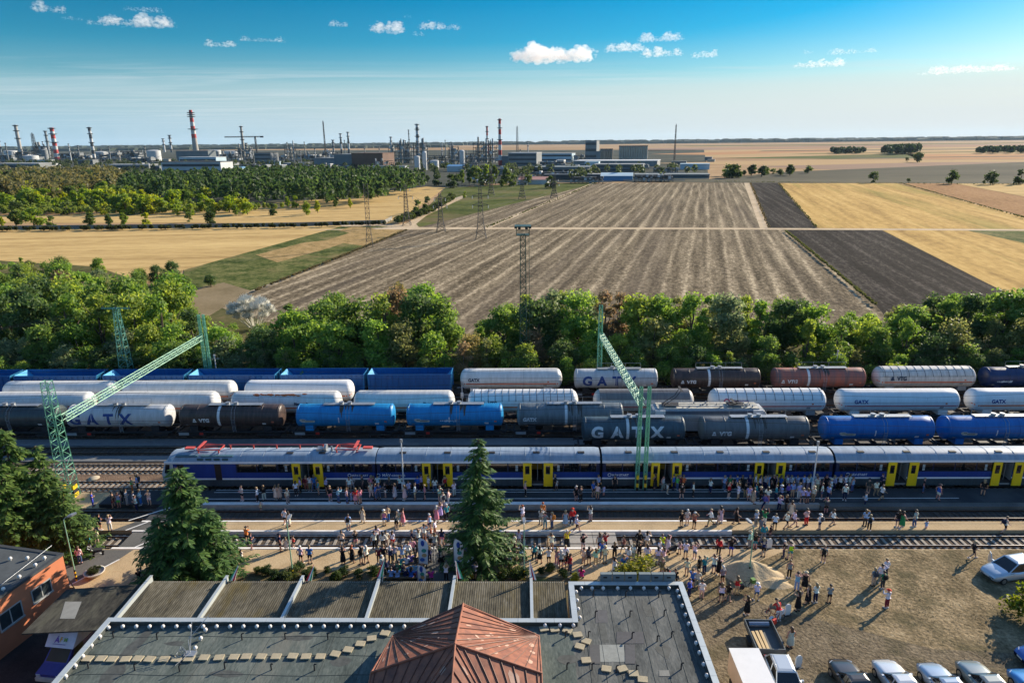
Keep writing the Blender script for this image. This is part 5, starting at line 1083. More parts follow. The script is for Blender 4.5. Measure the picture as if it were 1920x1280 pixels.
# ---------------- trees and plants ----------------
def leaf_quads(b, pts, size, rng, squash=.6, upb=0.):
    for p, nrm in pts:
        a = Vector((rng.gauss(0,1), rng.gauss(0,1), rng.gauss(0,1)+upb)); n = (nrm*.9+a*.8).normalized(); u = n.orthogonal().normalized(); q = rng.uniform(0, 6.28)
        u, v = u*math.cos(q)+n.cross(u)*math.sin(q), n.cross(u)*math.cos(q)-u*math.sin(q); s = size*rng.uniform(.6, 1.35)
        b.add([p-u*s, p-v*s*squash+n*s*.12, p+u*s, p+v*s*squash+n*s*.12], [(0,1,2,3)])
def rvec(rng):
    while True:
        v = Vector((rng.uniform(-1,1), rng.uniform(-1,1), rng.uniform(-1,1)))
        if .05 < v.length < 1: return v.normalized()
def crown_mesh(seed, h, r, n, size, z0=.22, lobes=9, top=.8, name='crown'):
    """a crown of leaf clusters: uneven lobes with gaps between them"""
    rng = random.Random(seed); b = MB(); L = []
    for i in range(lobes):
        q = rng.uniform(0, 1); z = h*(z0+(1-z0)*(.12+.76*q)); rad = r*(math.sin(math.pi*min(1, .18+.72*q))**.7)*rng.uniform(.35,.72); a = rng.uniform(0, 6.28)+i*2.4
        L.append((Vector((rad*math.cos(a), rad*math.sin(a), z)), r*rng.uniform(.22,.50)*(1.05-.35*q), rng.uniform(.6,1.15)))
    L.append((Vector((rng.uniform(-.2,.2)*r, rng.uniform(-.2,.2)*r, h-r*.38)), r*.40, 1.))
    tot = sum(l[1]**2 for l in L)
    for c, lr, sq in L:
        pts = []
        for k in range(int(n*lr*lr/tot)):
            d = rvec(rng); 
            if d.z < -.55: d.z *= -.5; d.normalize()
            rr_ = lr*(rng.uniform(.5,1.08) if rng.random() < .72 else rng.uniform(1.0,1.55)); pts.append((c+Vector((d.x,d.y,d.z*sq))*rr_, d))
        leaf_quads(b, pts, size, rng)
    return b.mesh(name, LEAF)
def trunk_mesh(seed, h, r, limbs=5):
    rng = random.Random(seed); b = MB(); p = Vector((0,0,-.2)); tr = h*.022+.04
    for i in range(5):
        q = Vector((rng.uniform(-.12,.12)*r*.5, rng.uniform(-.12,.12)*r*.5, h*.17*(i+1))); b.cyl(p, q, tr*(1-.15*i), tr*(1-.15*(i+1)), n=7, caps=False); p = q
    for i in range(limbs):
        a = rng.uniform(0,6.28); z = h*rng.uniform(.2,.55); e = Vector((r*.62*math.cos(a), r*.62*math.sin(a), z+h*.25)); m = Vector((r*.25*math.cos(a), r*.25*math.sin(a), z+h*.08)); b.cyl((0,0,z), m, tr*.5, tr*.35, n=5, caps=False).cyl(m, e, tr*.35, tr*.1, n=5, caps=False)
    return b.mesh('trunk', BARK)
BROAD = [(crown_mesh(20+i, 8, r, 4200, .21, z0=.10, lobes=l), trunk_mesh(40+i, 8, r)) for i, (r, l) in enumerate(((2.9,17),(3.3,21),(2.5,15),(3.1,19),(2.7,13),(3.6,24)))]
TALL = [(crown_mesh(60+i, 9, r, 3600, .20, z0=.06, lobes=17), trunk_mesh(70+i, 9, r)) for i, r in enumerate((1.9,2.2,1.7))]
BUSH = [(crown_mesh(80+i, 3.2, 2.0, 1900, .16, z0=.0, lobes=8), trunk_mesh(85+i, 3.2, 2.)) for i in range(3)]
LOWT = [(crown_mesh(90+i, 7, r, 620, .48, z0=-.08, lobes=10), trunk_mesh(95+i, 7, r, 2)) for i, r in enumerate((2.5,2.9,2.2,3.2))]
def tree(kind, name, label, cat, x, y, h, base_h, group, col, rng, z=-.42, wide=1.):
    me, tm = kind; o = thing(name, None, cat, (x, y, z), rng.uniform(0, 6.28), group); s = h/base_h; w_ = s*wide; o.scale = (w_*rng.uniform(.9,1.12), w_*rng.uniform(.9,1.12), s)
    link('crown', me, o, color=col); link('trunk', tm, o); uniq(o, label, px_of((x, y, 0))[0]); return o
SKY = [(-400,470),(0,482),(60,478),(150,472),(230,492),(300,490),(335,500),(352,535),(372,585),(400,575),(440,556),(520,560),(560,570),(640,545),(700,560),(740,525),(790,516),(835,556),(862,606),(905,596),(940,562),(1000,545),(1060,538),(1130,545),(1200,545),(1300,545),(1400,550),(1470,550),(1560,578),(1610,582),(1650,575),(1700,560),(1760,548),(1830,545),(1880,538),(1920,530),(2400,520)]
def skyline(px):
    for (a, ya), (b, yb_) in zip(SKY[:-1], SKY[1:]):
        if a <= px < b: return ya+(yb_-ya)*(px-a)/(b-a)
    return 540
COLS = {'mid green': (.125,.205,.045), 'bright green': (.16,.275,.05), 'yellow green': (.215,.295,.055), 'dark green': (.075,.13,.04), 'olive green': (.18,.205,.07), 'grey green': (.175,.225,.11), 'brown tinged': (.24,.185,.09), 'ochre tinged': (.25,.225,.075)}
rng = random.Random(33)
def near_thing(px):
    for lim, w_ in ((40,'behind the leftmost blue hopper'),(230,'left of the lattice mast'),(345,'between lattice mast and far gantry mast'),(420,'by the far gantry mast'),(560,'behind the middle blue hoppers'),(700,'behind the right blue hoppers'),(860,'behind the last blue hopper'),(975,'left of the light tower'),(1060,'right of the light tower'),(1130,'left of the portal mast'),(1240,'behind the lettered white wagon'),(1430,'behind the dark brown wagon'),(1630,'behind the rusty red wagon'),(1830,'behind the cream gas tanker')):
        if px < lim: return w_
    return 'behind the dark blue wagon at right'
brown_spots = [(770,560),(745,575),(1148,560),(1240,610),(1345,645),(1720,640),(1210,570),(885,650),(1010,640),(455,655),(60,610),(1600,640)]
taken = []
def belt_tree(x, y, hmin, hmax, back):
    px, py = px_of((x, y, 0)); S = skyline(px)
    if px < -120 or px > 2060: return
    S = max(S, 603) if 425 < px < 532 and y < 134 else S; hs_ = hgt(x, y, S+rng.uniform(0, 14)); h = min(hs_, rng.uniform(hmin, hmax)) if not back else min(hs_, hmax+1.5)
    if h < 2.6: return
    tp = px_of((x, y, h))[1]; cn_ = None
    for bx_, by_ in brown_spots:
        if abs(px-bx_) < 15 and abs((tp+25)-by_) < 26: cn_ = rng.choice(['brown tinged','ochre tinged','brown tinged'])
    if not cn_:
        w_ = [5,5,4,2.5,2,1.6,.05,.35] if px > 600 else [4,4,3.4,3,3,3,.08,.3]
        cn_ = rng.choices(list(COLS), w_)[0]
    c = COLS[cn_]; k = rng.uniform(.85,1.2); c = (c[0]*k, c[1]*k, c[2]*k)
    if h > 4.2:
        tall = rng.random() < .3; kd = rng.choice(TALL if tall else BROAD)
        tree(kd, 'deciduous_tree', cn_+(' slender' if tall else ' broad')+(' tree at back ' if back else ' tree ')+near_thing(px), 'tree', x, y, h, 9 if tall else 8, 'trees of the belt behind the wagons', c, rng)
    else: tree(rng.choice(BUSH), 'shrub', cn_+' bush '+near_thing(px), 'bush', x, y, h, 3.2, 'bushes of the belt behind the wagons', c, rng)
for row, (Y, sp, h0, h1) in enumerate(((99.4,4.2,3.2,5.6),(101.6,5.2,4.0,7.5),(104.5,4.8,6.5,9.5),(111,5.2,8,11),(118.5,5.6,8,11),(127,6,8,11))):
    x = -92-rng.uniform(0,3)
    while x < 112:
        belt_tree(x+rng.uniform(-1.2,1.2), Y+rng.uniform(-1.8,1.8), h0, h1, row >= 3); x += sp*rng.uniform(.85,1.2)
for Y, sp in ((136,7),(145,7.5),(155,8),(166,8.5),(178,9),(190,9.5),(203,10)):
    x = -175
    while x < -66-(Y-136)*.42:
        belt_tree(x+rng.uniform(-2,2), Y+rng.uniform(-2.5,2.5), 6, 10.5, False); x += sp*rng.uniform(.9,1.25)
for px, py, h, n in ((298,535,6,'dark green'),(327,530,6.5,'dark green'),(350,545,4.2,'mid green'),(395,535,3.2,'dark green')):
    p = at(px, py); tree(BUSH[1] if h < 4 else BROAD[1], 'deciduous_tree', n+' tree standing apart at the thicket edge by the bare bank', 'tree', p.x, p.y, h, 3.2 if h < 4 else 8, 'trees at the thicket edge', COLS[n], rng)
# pale grey leafless shrub
p = at(478, 614); o = thing('dead_shrub', 'pale grey bare shrub among green trees, above the blue hoppers', 'shrub', p); rng2 = random.Random(9); b = MB(); pts = []
for i in range(26):
    a = rng2.uniform(0,6.28); q = rng2.uniform(0,1)**.5; c = Vector((3.6*q*math.cos(a), 2.6*q*math.sin(a), 1.2+rng2.uniform(1.0,5.2)*(1-.55*q))); b.cyl((c.x*.25,c.y*.25,0), c, .07, .025, n=4, caps=False)
    for k in range(330): d = rvec(rng2); d.z = abs(d.z)*.9+.1; s_ = c+d*rng2.uniform(.1,.9)*.9; e = s_+(d+Vector((0,0,.5)))*rng2.uniform(.25,.6); sd_ = d.orthogonal().normalized()*.06; b.add([s_-sd_, s_+sd_, e], [(0,1,2)])
o2 = b.build('branches', LEAF, o, fix=False); o2.color = (.56,.56,.50,1); o.scale = (1.25,1.2,1.2)
# spruces
def spruce_mesh(seed, h, Rb, tops=1, dens=1.):
    rng = random.Random(seed); b = MB(); tb = MB(); ax = [(0, 0, h, Rb)] + [(Rb*.45*math.cos(2.2*i+seed), Rb*.45*math.sin(2.2*i+seed), h*rng.uniform(.62,.86), Rb*.7) for i in range(tops-1)]
    for ox, oy, hh, RR in ax:
        tb.cyl((ox,oy,-.3),(ox,oy,hh*.97),.025*hh*.6+.05,.02,n=7,caps=False); lv = int(hh*2.9*dens)
        for k in range(lv):
            zf = .07+.91*k/lv; z = hh*zf; rad = RR*(1-zf)**.82*rng.uniform(.8,1.15)+.12
            for j in range(max(4, int(9-5*zf))):
                a = rng.uniform(0,6.28); rr_ = rad*rng.uniform(.65,1.18); d = Vector((math.cos(a), math.sin(a), 0)); sd_ = Vector((-d.y, d.x, 0)); base = Vector((ox,oy,z+rng.uniform(-.15,.15)))
                f = lambda t: base+d*rr_*t+Vector((0,0,-.42*rr_*t*(1-.55*t)*(1.1-zf)))
                tb.cyl(f(0), f(.9), .03, .01, n=3, caps=False); m = max(4, int(rr_*8))
                for i in range(m):
                    t = .14+.92*i/m; p = f(t)
                    for s in (-1, 1):
                        w_ = rng.uniform(.16,.34)*(1.15-.5*t)*(.6+.5*RR/2.7); u = (d*rng.uniform(.3,.9)+sd_*s*rng.uniform(.5,1)+Vector((0,0,-rng.uniform(.15,.7)))).normalized(); v = u.cross(Vector((rng.uniform(-.4,.4),rng.uniform(-.4,.4),1))).normalized()
                        b.add([p, p+u*w_+v*w_*.38, p+u*w_*2.1, p+u*w_-v*w_*.38], [(0,1,2,3)])
    return b.mesh('foliage', NEEDLE), tb.mesh('trunk', BARK)
def spruce(label, px, py, ptop, Rb, seed, tops=1, col=(.06,.125,.028), x=None, y=None):
    p = at(px, py) if x is None else Vector((x, y, 0)); h = hgt(p.x, p.y, ptop); t = thing('spruce_tree', label, 'spruce', p, 0, 'tall spruces in front of the tracks'); f, tr = spruce_mesh(seed, h, Rb, tops); link('foliage', f, t, color=col); link('trunk', tr, t); return t
spruce('tall conical spruce in the middle, in front of the second carriage', 902, 1060, 812, 3.5, 3, 1)
spruce('broad many topped spruce left of the canopy flag', 366, 1086, 868, 4.6, 4, 4)
spruce('spruce at far left edge, highest of the left group', 0, 0, 794, 4.6, 5, 3, (.085,.15,.03), -45.6, 54.4)
spruce('second spruce behind the brick building, beside gantry mast', 0, 0, 872, 3.6, 6, 2, (.075,.135,.03), -43.0, 54.8)
spruce('lower spruce in front of left group, over the brick roof', 0, 0, 850, 3.6, 8, 3, (.08,.14,.03), -47.6, 52.3)
spruce('spruce cut by left frame edge behind the brick building', 0, 0, 797, 4.4, 9, 2, (.075,.13,.03), -49.8, 55.6)
# shrubs, flower bed plants
def plant(label, px, py, h, col, kind=None, wide=1., name='shrub', cat='shrub', grp=None):
    p = at(px, py); o = tree(kind or rng.choice(BUSH), name, label, cat, p.x, p.y, h, 3.2, grp, col, rng, 0, wide); return o
plant('large yellow green bush behind the right roof wing', 1200, 1086, 1.9, (.19,.21,.03), BUSH[0], 1.9)
plant('round golden shrub beside the right tricolour flag', 876, 1091, 1.1, (.33,.29,.01), BUSH[1], .95)
plant('small yellow grass tuft before the canopy, left of magenta shirt', 1076, 1092, .95, (.24,.27,.04), BUSH[2], .8)
plant('yellow flowering clump at foot of the broad spruce', 388, 1089, .7, (.30,.24,.02), BUSH[2], .9)
plant('purple flowering clump at foot of the broad spruce', 402, 1088, .5, (.14,.05,.16), BUSH[0], 1.)
plant('leafy bush hanging in at the right frame edge', 1930, 1160, 2.6, (.13,.17,.02), BUSH[1], 1.3)
plant('clipped dark hedge end beside the broad spruce', 432, 1066, 1.1, (.03,.055,.018), BUSH[0], 1.2)
for i in range(30):
    px = rng.choice([rng.uniform(470,720), rng.uniform(900,1070), rng.uniform(480,640)]); py = rng.uniform(1068,1092) if px < 800 else rng.uniform(1072,1092)
    plant('low rose bush in the '+('left' if px < 800 else 'right')+' flower bed', px, py, rng.uniform(.5,1.0), rng.choice([(.05,.085,.02),(.03,.06,.018),(.09,.12,.035)]), None, 1.1, 'rose_bush', 'rose bush', 'rose bushes in the station flower beds')
for i in range(7):
    a = i*.9; p = at(178, 1078); o = tree(BUSH[i % 3], 'bedding_plant', 'small dark plant growing in the round concrete bowl', 'plant', p.x+.38*math.cos(a)*(i > 0), p.y+.38*math.sin(a)*(i > 0), .42, 3.2, 'plants in the concrete bowl', (.045,.06,.02), rng, .3)
# lone and young trees in the fields
YC = {'yellow green': (.19,.28,.03), 'fresh green': (.15,.23,.035), 'dark green': (.05,.085,.022), 'mid green': (.09,.14,.03), 'yellow': (.29,.34,.035)}
def lone(label, px, py, ptop, c, w_=1.): p = at(px, py); h = hgt(p.x, p.y, ptop); return tree(rng.choice(LOWT), 'field_tree', label, 'tree', p.x, p.y, h, 7, 'trees out in the fields', YC[c], rng, wide=w_)
for px, py, pt, c, w_ in ((395,423,392,'dark green',.9),(355,415,397,'mid green',1),(275,424,398,'yellow',1),(235,423,398,'fresh green',1.1),(205,424,400,'mid green',1.1),(170,425,398,'mid green',1.2),(65,424,388,'fresh green',1.5),(30,424,394,'mid green',1.3),(5,424,405,'yellow',1),(100,426,404,'mid green',1.2),(513,402,380,'dark green',1.2),(575,402,376,'yellow green',.9),(596,398,376,'yellow',.9),(657,389,371,'yellow',.9),(630,388,373,'mid green',1.2),(450,396,378,'mid green',1.1),(785,400,374,'mid green',1.1),(803,396,368,'dark green',1.),(845,372,360,'mid green',1.2),(872,370,358,'yellow green',1.),(556,388,366,'yellow green',1),(540,388,368,'yellow green',1),(430,392,372,'dark green',1)): lone(c+' tree standing alone in the stubble before the pine wood', px, py, pt, c, w_)
for i in range(125):
    px = rng.uniform(-20, 470)**1 if i % 3 else rng.uniform(-20, 300); py = rng.uniform(368, 402)+(px > 330)*2; lone((c := rng.choice(['yellow green','fresh green','yellow green','mid green','yellow']))+' young tree in the grove left of the pine wood', px, py, py-rng.uniform(19,32), c, 1.25)
for i, (px, py, pt) in enumerate(((1637,342,322),(1784,344,318),(1857,345,320),(1912,345,318),(1703,342,334),(1845,344,337),(1720,304,284),(1700,303,295))): lone(['round dark tree on the field edge, left of three','dark tree on the field edge above the maize','dark tree on the field edge right of it','dark tree cut by right frame edge on field edge','small bush on the field edge','low dark bush between two field edge trees','tallest dark tree beside the distant copse','low bush beside the distant copse'][i], px, py, pt, 'dark green', 1.15)
for i in range(22): px = rng.uniform(1345,1530); lone('scrubby tree on the track beyond the ploughed field', px, 332-(px-1345)*.045+rng.uniform(-3,3), 310+rng.uniform(-2,9), rng.choice(['dark green','mid green']), 1.6)
for i in range(26): px = rng.uniform(700,1050); lone('bushy tree before the refinery sheds', px, 352+rng.uniform(-12,0), 326+rng.uniform(-2,12), rng.choice(['dark green','mid green','dark green']), 1.3)
for i in range(10): px = rng.uniform(860,970); lone('poplar like tree beside the red and white chimney foot', px, 345, 308+rng.uniform(0,12), rng.choice(['mid green','fresh green']), .7)
for i in range(24): px = rng.uniform(-10,330); lone('dark tree between grove and refinery', px, 348+rng.uniform(-6,4), 318+rng.uniform(0,10), rng.choice(['dark green','mid green']), 1.5)
def wood(name, label, poly, n, h, size, col, seed, pine=False, cat='wood'):
    """a far wood that reads as one mass"""
    rg_ = random.Random(seed); b = MB(); pts = []
    q = [at(x, y) for x, y in poly]
    def inside(x, y):
        c = False; j = len(q)-1
        for i in range(len(q)):
            if (q[i].y > y) != (q[j].y > y) and x < (q[j].x-q[i].x)*(y-q[i].y)/(q[j].y-q[i].y)+q[i].x: c = not c
            j = i
        return c
    xs, ys = [p.x for p in q], [p.y for p in q]; k = 0
    while k < n:
        x, y = rg_.uniform(min(xs), max(xs)), rg_.uniform(min(ys), max(ys))
        if not inside(x, y): continue
        k += 1; hh = h*rg_.uniform(.8,1.12); r = h*(.20 if pine else .32); P_ = []
        for i in range(46 if pine else 60):
            d = rvec(rg_); z = rg_.uniform(.25,1) if pine else None
            if pine: c = Vector((x+d.x*r*(1.25-z)*1.25, y+d.y*r*(1.25-z)*1.25, hh*z))
            else: c = Vector((x+d.x*r, y+d.y*r, hh*.62+d.z*hh*.38))
            P_.append((c, d))
        leaf_quads(b, P_, size, rg_)
    o = link(name, b.mesh(name, LEAF), color=col); return tag(o, label, cat, None, 'stuff')
wood('pine_wood', 'dark pine wood between the grove and the refinery', ((190,372),(440,386),(560,390),(690,385),(800,352),(770,340),(640,330),(420,335),(250,345)), 820, 13, 1.5, (.055,.10,.03), 1, True)
wood('mixed_wood', 'brownish green wood at far left below the refinery', ((-260,375),(120,380),(240,358),(215,334),(60,336),(-260,345)), 420, 14, 1.6, (.15,.145,.05), 2)
wood('copse', 'dark copse in the far fields at right', ((1655,291),(1722,289),(1722,285),(1655,287)), 70, 19, 3.6, (.025,.045,.016), 3); wood('copse', 'low dark copse left of the taller far copse', ((1558,289),(1620,288),(1620,285),(1558,286)), 50, 13, 3.4, (.025,.045,.016), 4); wood('copse', 'dark copse at right edge in the far fields', ((1832,289),(2000,288),(2000,284),(1832,285)), 80, 14, 3.4, (.025,.045,.016), 5)
b = MB(); rg_ = random.Random(8)
for (y0_, y1_, xa, xb, h0, n) in ((8200,9400,-9000,1500,40,900),(7600,9000,500,9500,44,900),(5200,5600,-5200,-600,24,350)):
    for i in range(n):
        x, y = rg_.uniform(xa, xb), rg_.uniform(y0_, y1_); hh = h0*rg_.uniform(.55,1.05); w_ = rg_.uniform(30,70)
        b.loft([[(x-w_,y-60,0),(x+w_,y-60,0),(x+w_,y+60,0),(x-w_,y+60,0)],[(x-w_*.9,y-40,hh*.75),(x+w_*.9,y-40,hh*.75),(x+w_*.9,y+40,hh*.75),(x-w_*.9,y+40,hh*.75)],[(x-w_*.4,y-15,hh),(x+w_*.4,y-15,hh),(x+w_*.4,y+15,hh),(x-w_*.4,y+15,hh)]])
tag(b.build('horizon_woods', mat('far_forest', (.028,.042,.022), .95, var=.4, scale=.02)), 'dark line of distant woods along the horizon', 'wood', None, 'stuff')
# ---------------- lattice masts, portals, pylons ----------------
def lattice(b, A, B, w0, w1, n, r=.05, rb=None, ux=None):
    """square lattice from A to B: four chords with zigzag bracing on every face"""
    A, B = Vector(A), Vector(B); d = (B-A).normalized(); u = Vector(ux) if ux else (Vector((1,0,0)) if abs(d.x) < .7 else Vector((0,1,0))); v = d.cross(u).normalized(); u = v.cross(d).normalized(); rb = rb or r*.6
    pt = lambda t, i: A.lerp(B, t)+(u*(-1,1,1,-1)[i]+v*(-1,-1,1,1)[i])*(w0+(w1-w0)*t)/2
    for i in range(4):
        b.bar(pt(0,i), pt(1,i), r)
        for k in range(n):
            a, c = k/n, (k+1)/n; j = (i+1) % 4
            b.bar(pt(a,i), pt(c,j), rb) if k % 2 == 0 else b.bar(pt(a,j), pt(c,i), rb)
            b.bar(pt(c,i), pt(c,j), rb)
    return b
def stripes(x, y, w, z0=-.1, n=4, hgt_=.45):
    s = MB()
    for i in range(n):
        for q in (-1,1): s.box(x+q*w/2-.12,x+q*w/2+.12,y-.35,y+.35,z0+i*hgt_,z0+(i+1)*hgt_,i % 2)
    return s
def row_pt(px, py, Y): d = fwd+rt*((px-960)/FPX)+up*((640-py)/FPX); k = Y/d.y; return Vector((d.x*k, Y, CAM_H+d.z*k))
YF = 98.2
t = thing('catenary_portal', 'green lattice portal spanning all tracks at left', 'portal', (0,0,0)); n0 = at(132,928); nt = hgt(n0.x, n0.y, 715); ft = row_pt(376,590,YF); fb = row_pt(378,632,YF); nb = row_pt(114,787,n0.y)
lattice(MB(), (n0.x,n0.y,-.2), (n0.x,n0.y,nt), 1.35, .75, 14, .055, .030).build('mast', GREENP, t); stripes(n0.x, n0.y, 1.2).build('striped_foot', [YELLOW, BLACK], t)
m = MB()
for s in (-.35,.35): lattice(m, (ft.x+s,YF,-.3), (ft.x+s,YF,ft.z), .35, .25, 12, .06, .035)
m.build('mast', GREENP, t); lattice(MB(), (nb.x,n0.y+.4,nb.z), (fb.x,YF-.3,fb.z), .65, .65, 34, .045, .024).build('beam', mat('pale_green_beam', (.38,.62,.44), .5, .1, .3, 3), t)
ar = MB()
for i in range(9): z = 2+1.15*i; s = 1 if i % 2 else -1; ar.bar((n0.x,n0.y,z),(n0.x+s*1.0,n0.y,z+.12),.03)
ar.build('brackets', GREENP, t)
t = thing('catenary_portal', 'green portal with double mast on the platform and slanting beam', 'portal', (0,0,0)); n0 = at(1202,916); n0.y = 65.9; nt = row_pt(1201,725,n0.y).z; n0.x = row_pt(1202,900,n0.y).x; ft = row_pt(1127,572,YF); fb = row_pt(1127,627,YF); nb = row_pt(1194,757,n0.y)
m = MB()
for s in (-.42,.42): lattice(m, (n0.x+s,n0.y,.1), (n0.x+s,n0.y,nt), .32, .26, 22, .05, .032)
m.build('mast', GREENP, t); stripes(n0.x, n0.y, .84, .15, 4, .45).build('striped_foot', [BLACK, YELLOW], t); lattice(MB(), (ft.x,YF,-.3), (ft.x,YF,ft.z), .7, .45, 14, .055, .03).build('mast', GREENP, t); lattice(MB(), (n0.x-.3,n0.y+.3,nb.z), (fb.x,YF-.3,fb.z), .62, .62, 34, .045, .024).build('beam', MATS['pale_green_beam'], t)
p = row_pt(236,700,98.8); h = row_pt(216,577,98.8).z
t = thing('lattice_mast', 'tapering green lattice mast with crossarm behind the hoppers', 'mast', (row_pt(228,640,98.8).x, 98.8, 0)); lattice(MB(), (0,0,-.4), (0,0,h), 1.7, .6, 13, .065, .035).build('mast', mat('teal_green_mast', (.13,.36,.27), .5, .1, .3, 3), t); MB().bar((-2.2,0,h),(2.2,0,h),.07).bar((-2.2,0,h-.15),(2.2,0,h-.15),.05).build('crossarm', MATS['teal_green_mast'], t)
for x in (-2,0,2): MB().cyl((x,0,h),(x,0,h+.3),.08,n=6).build('insulator', DARK, t)
h = row_pt(977,424,101.5).z; t = thing('light_tower', 'tall dark green floodlight tower among the belt trees', 'light tower', (row_pt(981,560,101.5).x, 101.5, 0)); DG = mat('dark_green_steel', (.025,.07,.05), .5, .2)
lattice(MB(), (0,0,-.4), (0,0,h-1.2), 1.15, .75, 26, .06, .035).build('mast', DG, t); l = MB()
for s in (-.2,.2): l.bar((1.0,s,.5),(.9,s,h-1),.03)
for i in range(40): l.bar((.97,-.2,.6+i*(h-1.8)/40),(.97,.2,.6+i*(h-1.8)/40),.02)
for i in range(14): z = 1.5+i*(h-3)/14; l.poly([(.95,-.35,z),(1.4,-.2,z),(1.4,.2,z),(.95,.35,z)], .02, 4)
l.build('caged_ladder', DG, t); pf = MB().box(-.95,.95,-.95,.95,h-1.3,h-1.2)
for a, c in (((-.95,-.95),(.95,-.95)),((.95,-.95),(.95,.95)),((.95,.95),(-.95,.95)),((-.95,.95),(-.95,-.95))):
    for z in (h-.8, h-.4): pf.bar((*a,z),(*c,z),.035)
    pf.bar((*a,h-1.2),(*a,h),.04)
pf.build('platform', DG, t); MB().box(-1.2,1.2,-1.2,1.2,h-.02,h+.1).build('roof', DG, t)
for i in range(6): a = i*1.05; MB().box(1.05*math.cos(a)-.2,1.05*math.cos(a)+.2,1.05*math.sin(a)-.2,1.05*math.sin(a)+.2,h-.35,h-.05).build('floodlight', DARK, t)
PY = mat('pylon_steel', (.10,.095,.09), .7, .3)
def pylon(label, px, py, ptop, arms, wide=3.4, yaw=.0, top=.9):
    p = at(px, py); h = hgt(p.x, p.y, ptop); t = thing('pylon', label, 'pylon', p, yaw, 'power line pylons in the fields'); k = p.y/255.
    r = .075*k; b = MB(); lattice(b, (0,0,-.5), (0,0,h*.3), wide, wide*.52, 3, r*1.2, r*.75); lattice(b, (0,0,h*.3), (0,0,h), wide*.52, top, 9, r, r*.6); b.build('tower', PY, t)
    for z, w_ in arms:
        a = MB()
        for s in (-1,1): a.bar((0,-.3,h*z),(s*w_,0,h*z+.25),r).bar((0,.3,h*z),(s*w_,0,h*z+.25),r).bar((0,0,h*z+1.1),(s*w_,0,h*z+.25),r)
        a.build('crossarm', PY, t)
        for s in (-1,1): MB().cyl((s*w_*.95,0,h*z+.2),(s*w_*.95,0,h*z-1.0),.12*k,n=5).build('insulator', WHITE, t)
    return p, h
PYL = [pylon('slim lattice pylon without arms by the maize stubble', 693, 461, 345, (), 2.6, .2, 1.5), pylon('dark pylon with white insulators by the bushes', 763, 421, 347, ((.70,3.4),(.9,2.2)), 3.6), pylon('dark pylon at the field edge, second from right', 827, 433, 362, ((.66,3.),(.85,2.4)), 3.8), pylon('tallest dark pylon standing in the ploughed field', 902, 446, 348, ((.62,3.2),(.8,3.2)), 4.2),
  pylon('small far pylon in the green meadow, left one', 979, 372, 325, ((.6,3.4),(.82,2.8)), 5.), pylon('small far pylon in the green meadow, right one', 1039, 370, 330, ((.6,3.4),(.82,2.8)), 5.), pylon('thin far pylon left of the meadow', 921, 365, 318, ((.6,3.4),(.82,2.8)), 4.6)]
for (a_, c_), lab in (((1,6),'power line from the bushes pylon to the far left pylon'),((2,4),'power line from the second pylon to the left meadow pylon'),((3,5),'power line from the tallest pylon to the right meadow pylon'),((1,2),'short power line between the two middle pylons')):
    (pa, ha), (pc, hc) = PYL[a_], PYL[c_]; b = MB()
    for sx_ in (-3, 3):
        for f_ in (.62, .82): b.poly([(pa+Vector((sx_,0,ha*f_-1))).lerp(pc+Vector((sx_,0,hc*f_-1)), t_/12)-Vector((0,0,9*(t_/12)*(1-t_/12))) for t_ in range(13)], .035, 3)
    thing1('power_line', b, DARK, lab, 'power line')
# contact wires over the tracks
for i, (y, z) in enumerate(((67.8,5.7),(71.9,5.7),(76.7,5.7),(81.2,5.7),(85.8,5.8),(94.9,5.8))):
    b = MB(); xs = [-160+i_*16 for i_ in range(20)]; b.poly([(x,y,z) for x in xs], .018, 3).poly([(x,y,z+1.15+.5*math.cos((x+48)*.1)) for x in xs], .018, 3)
    for x in xs: b.bar((x,y,z),(x,y,z+1.15+.5*math.cos((x+48)*.1)),.008)
    o = b.build('contact_wire', DARK); tag(o, None, 'overhead wire', 'overhead wires along the tracks'); uniq(o, 'thin overhead wire strung along the tracks', y)
wt = MB(); q0 = Vector((row_pt(236,600,98.8).x, 98.8, row_pt(236,580,98.8).z))
for dx_ in (-2.1, 0, 2.1): wt.poly([q0+Vector((dx_,0,.3)).lerp(Vector((-70,-22+dx_*2,-3.5)), t_/10)+Vector((0,0,-6*(t_/10)*(1-t_/10))) for t_ in range(11)], .02, 3)
thing1('power_cables', wt, DARK, 'three sagging cables running left from the lattice mast', 'cables')
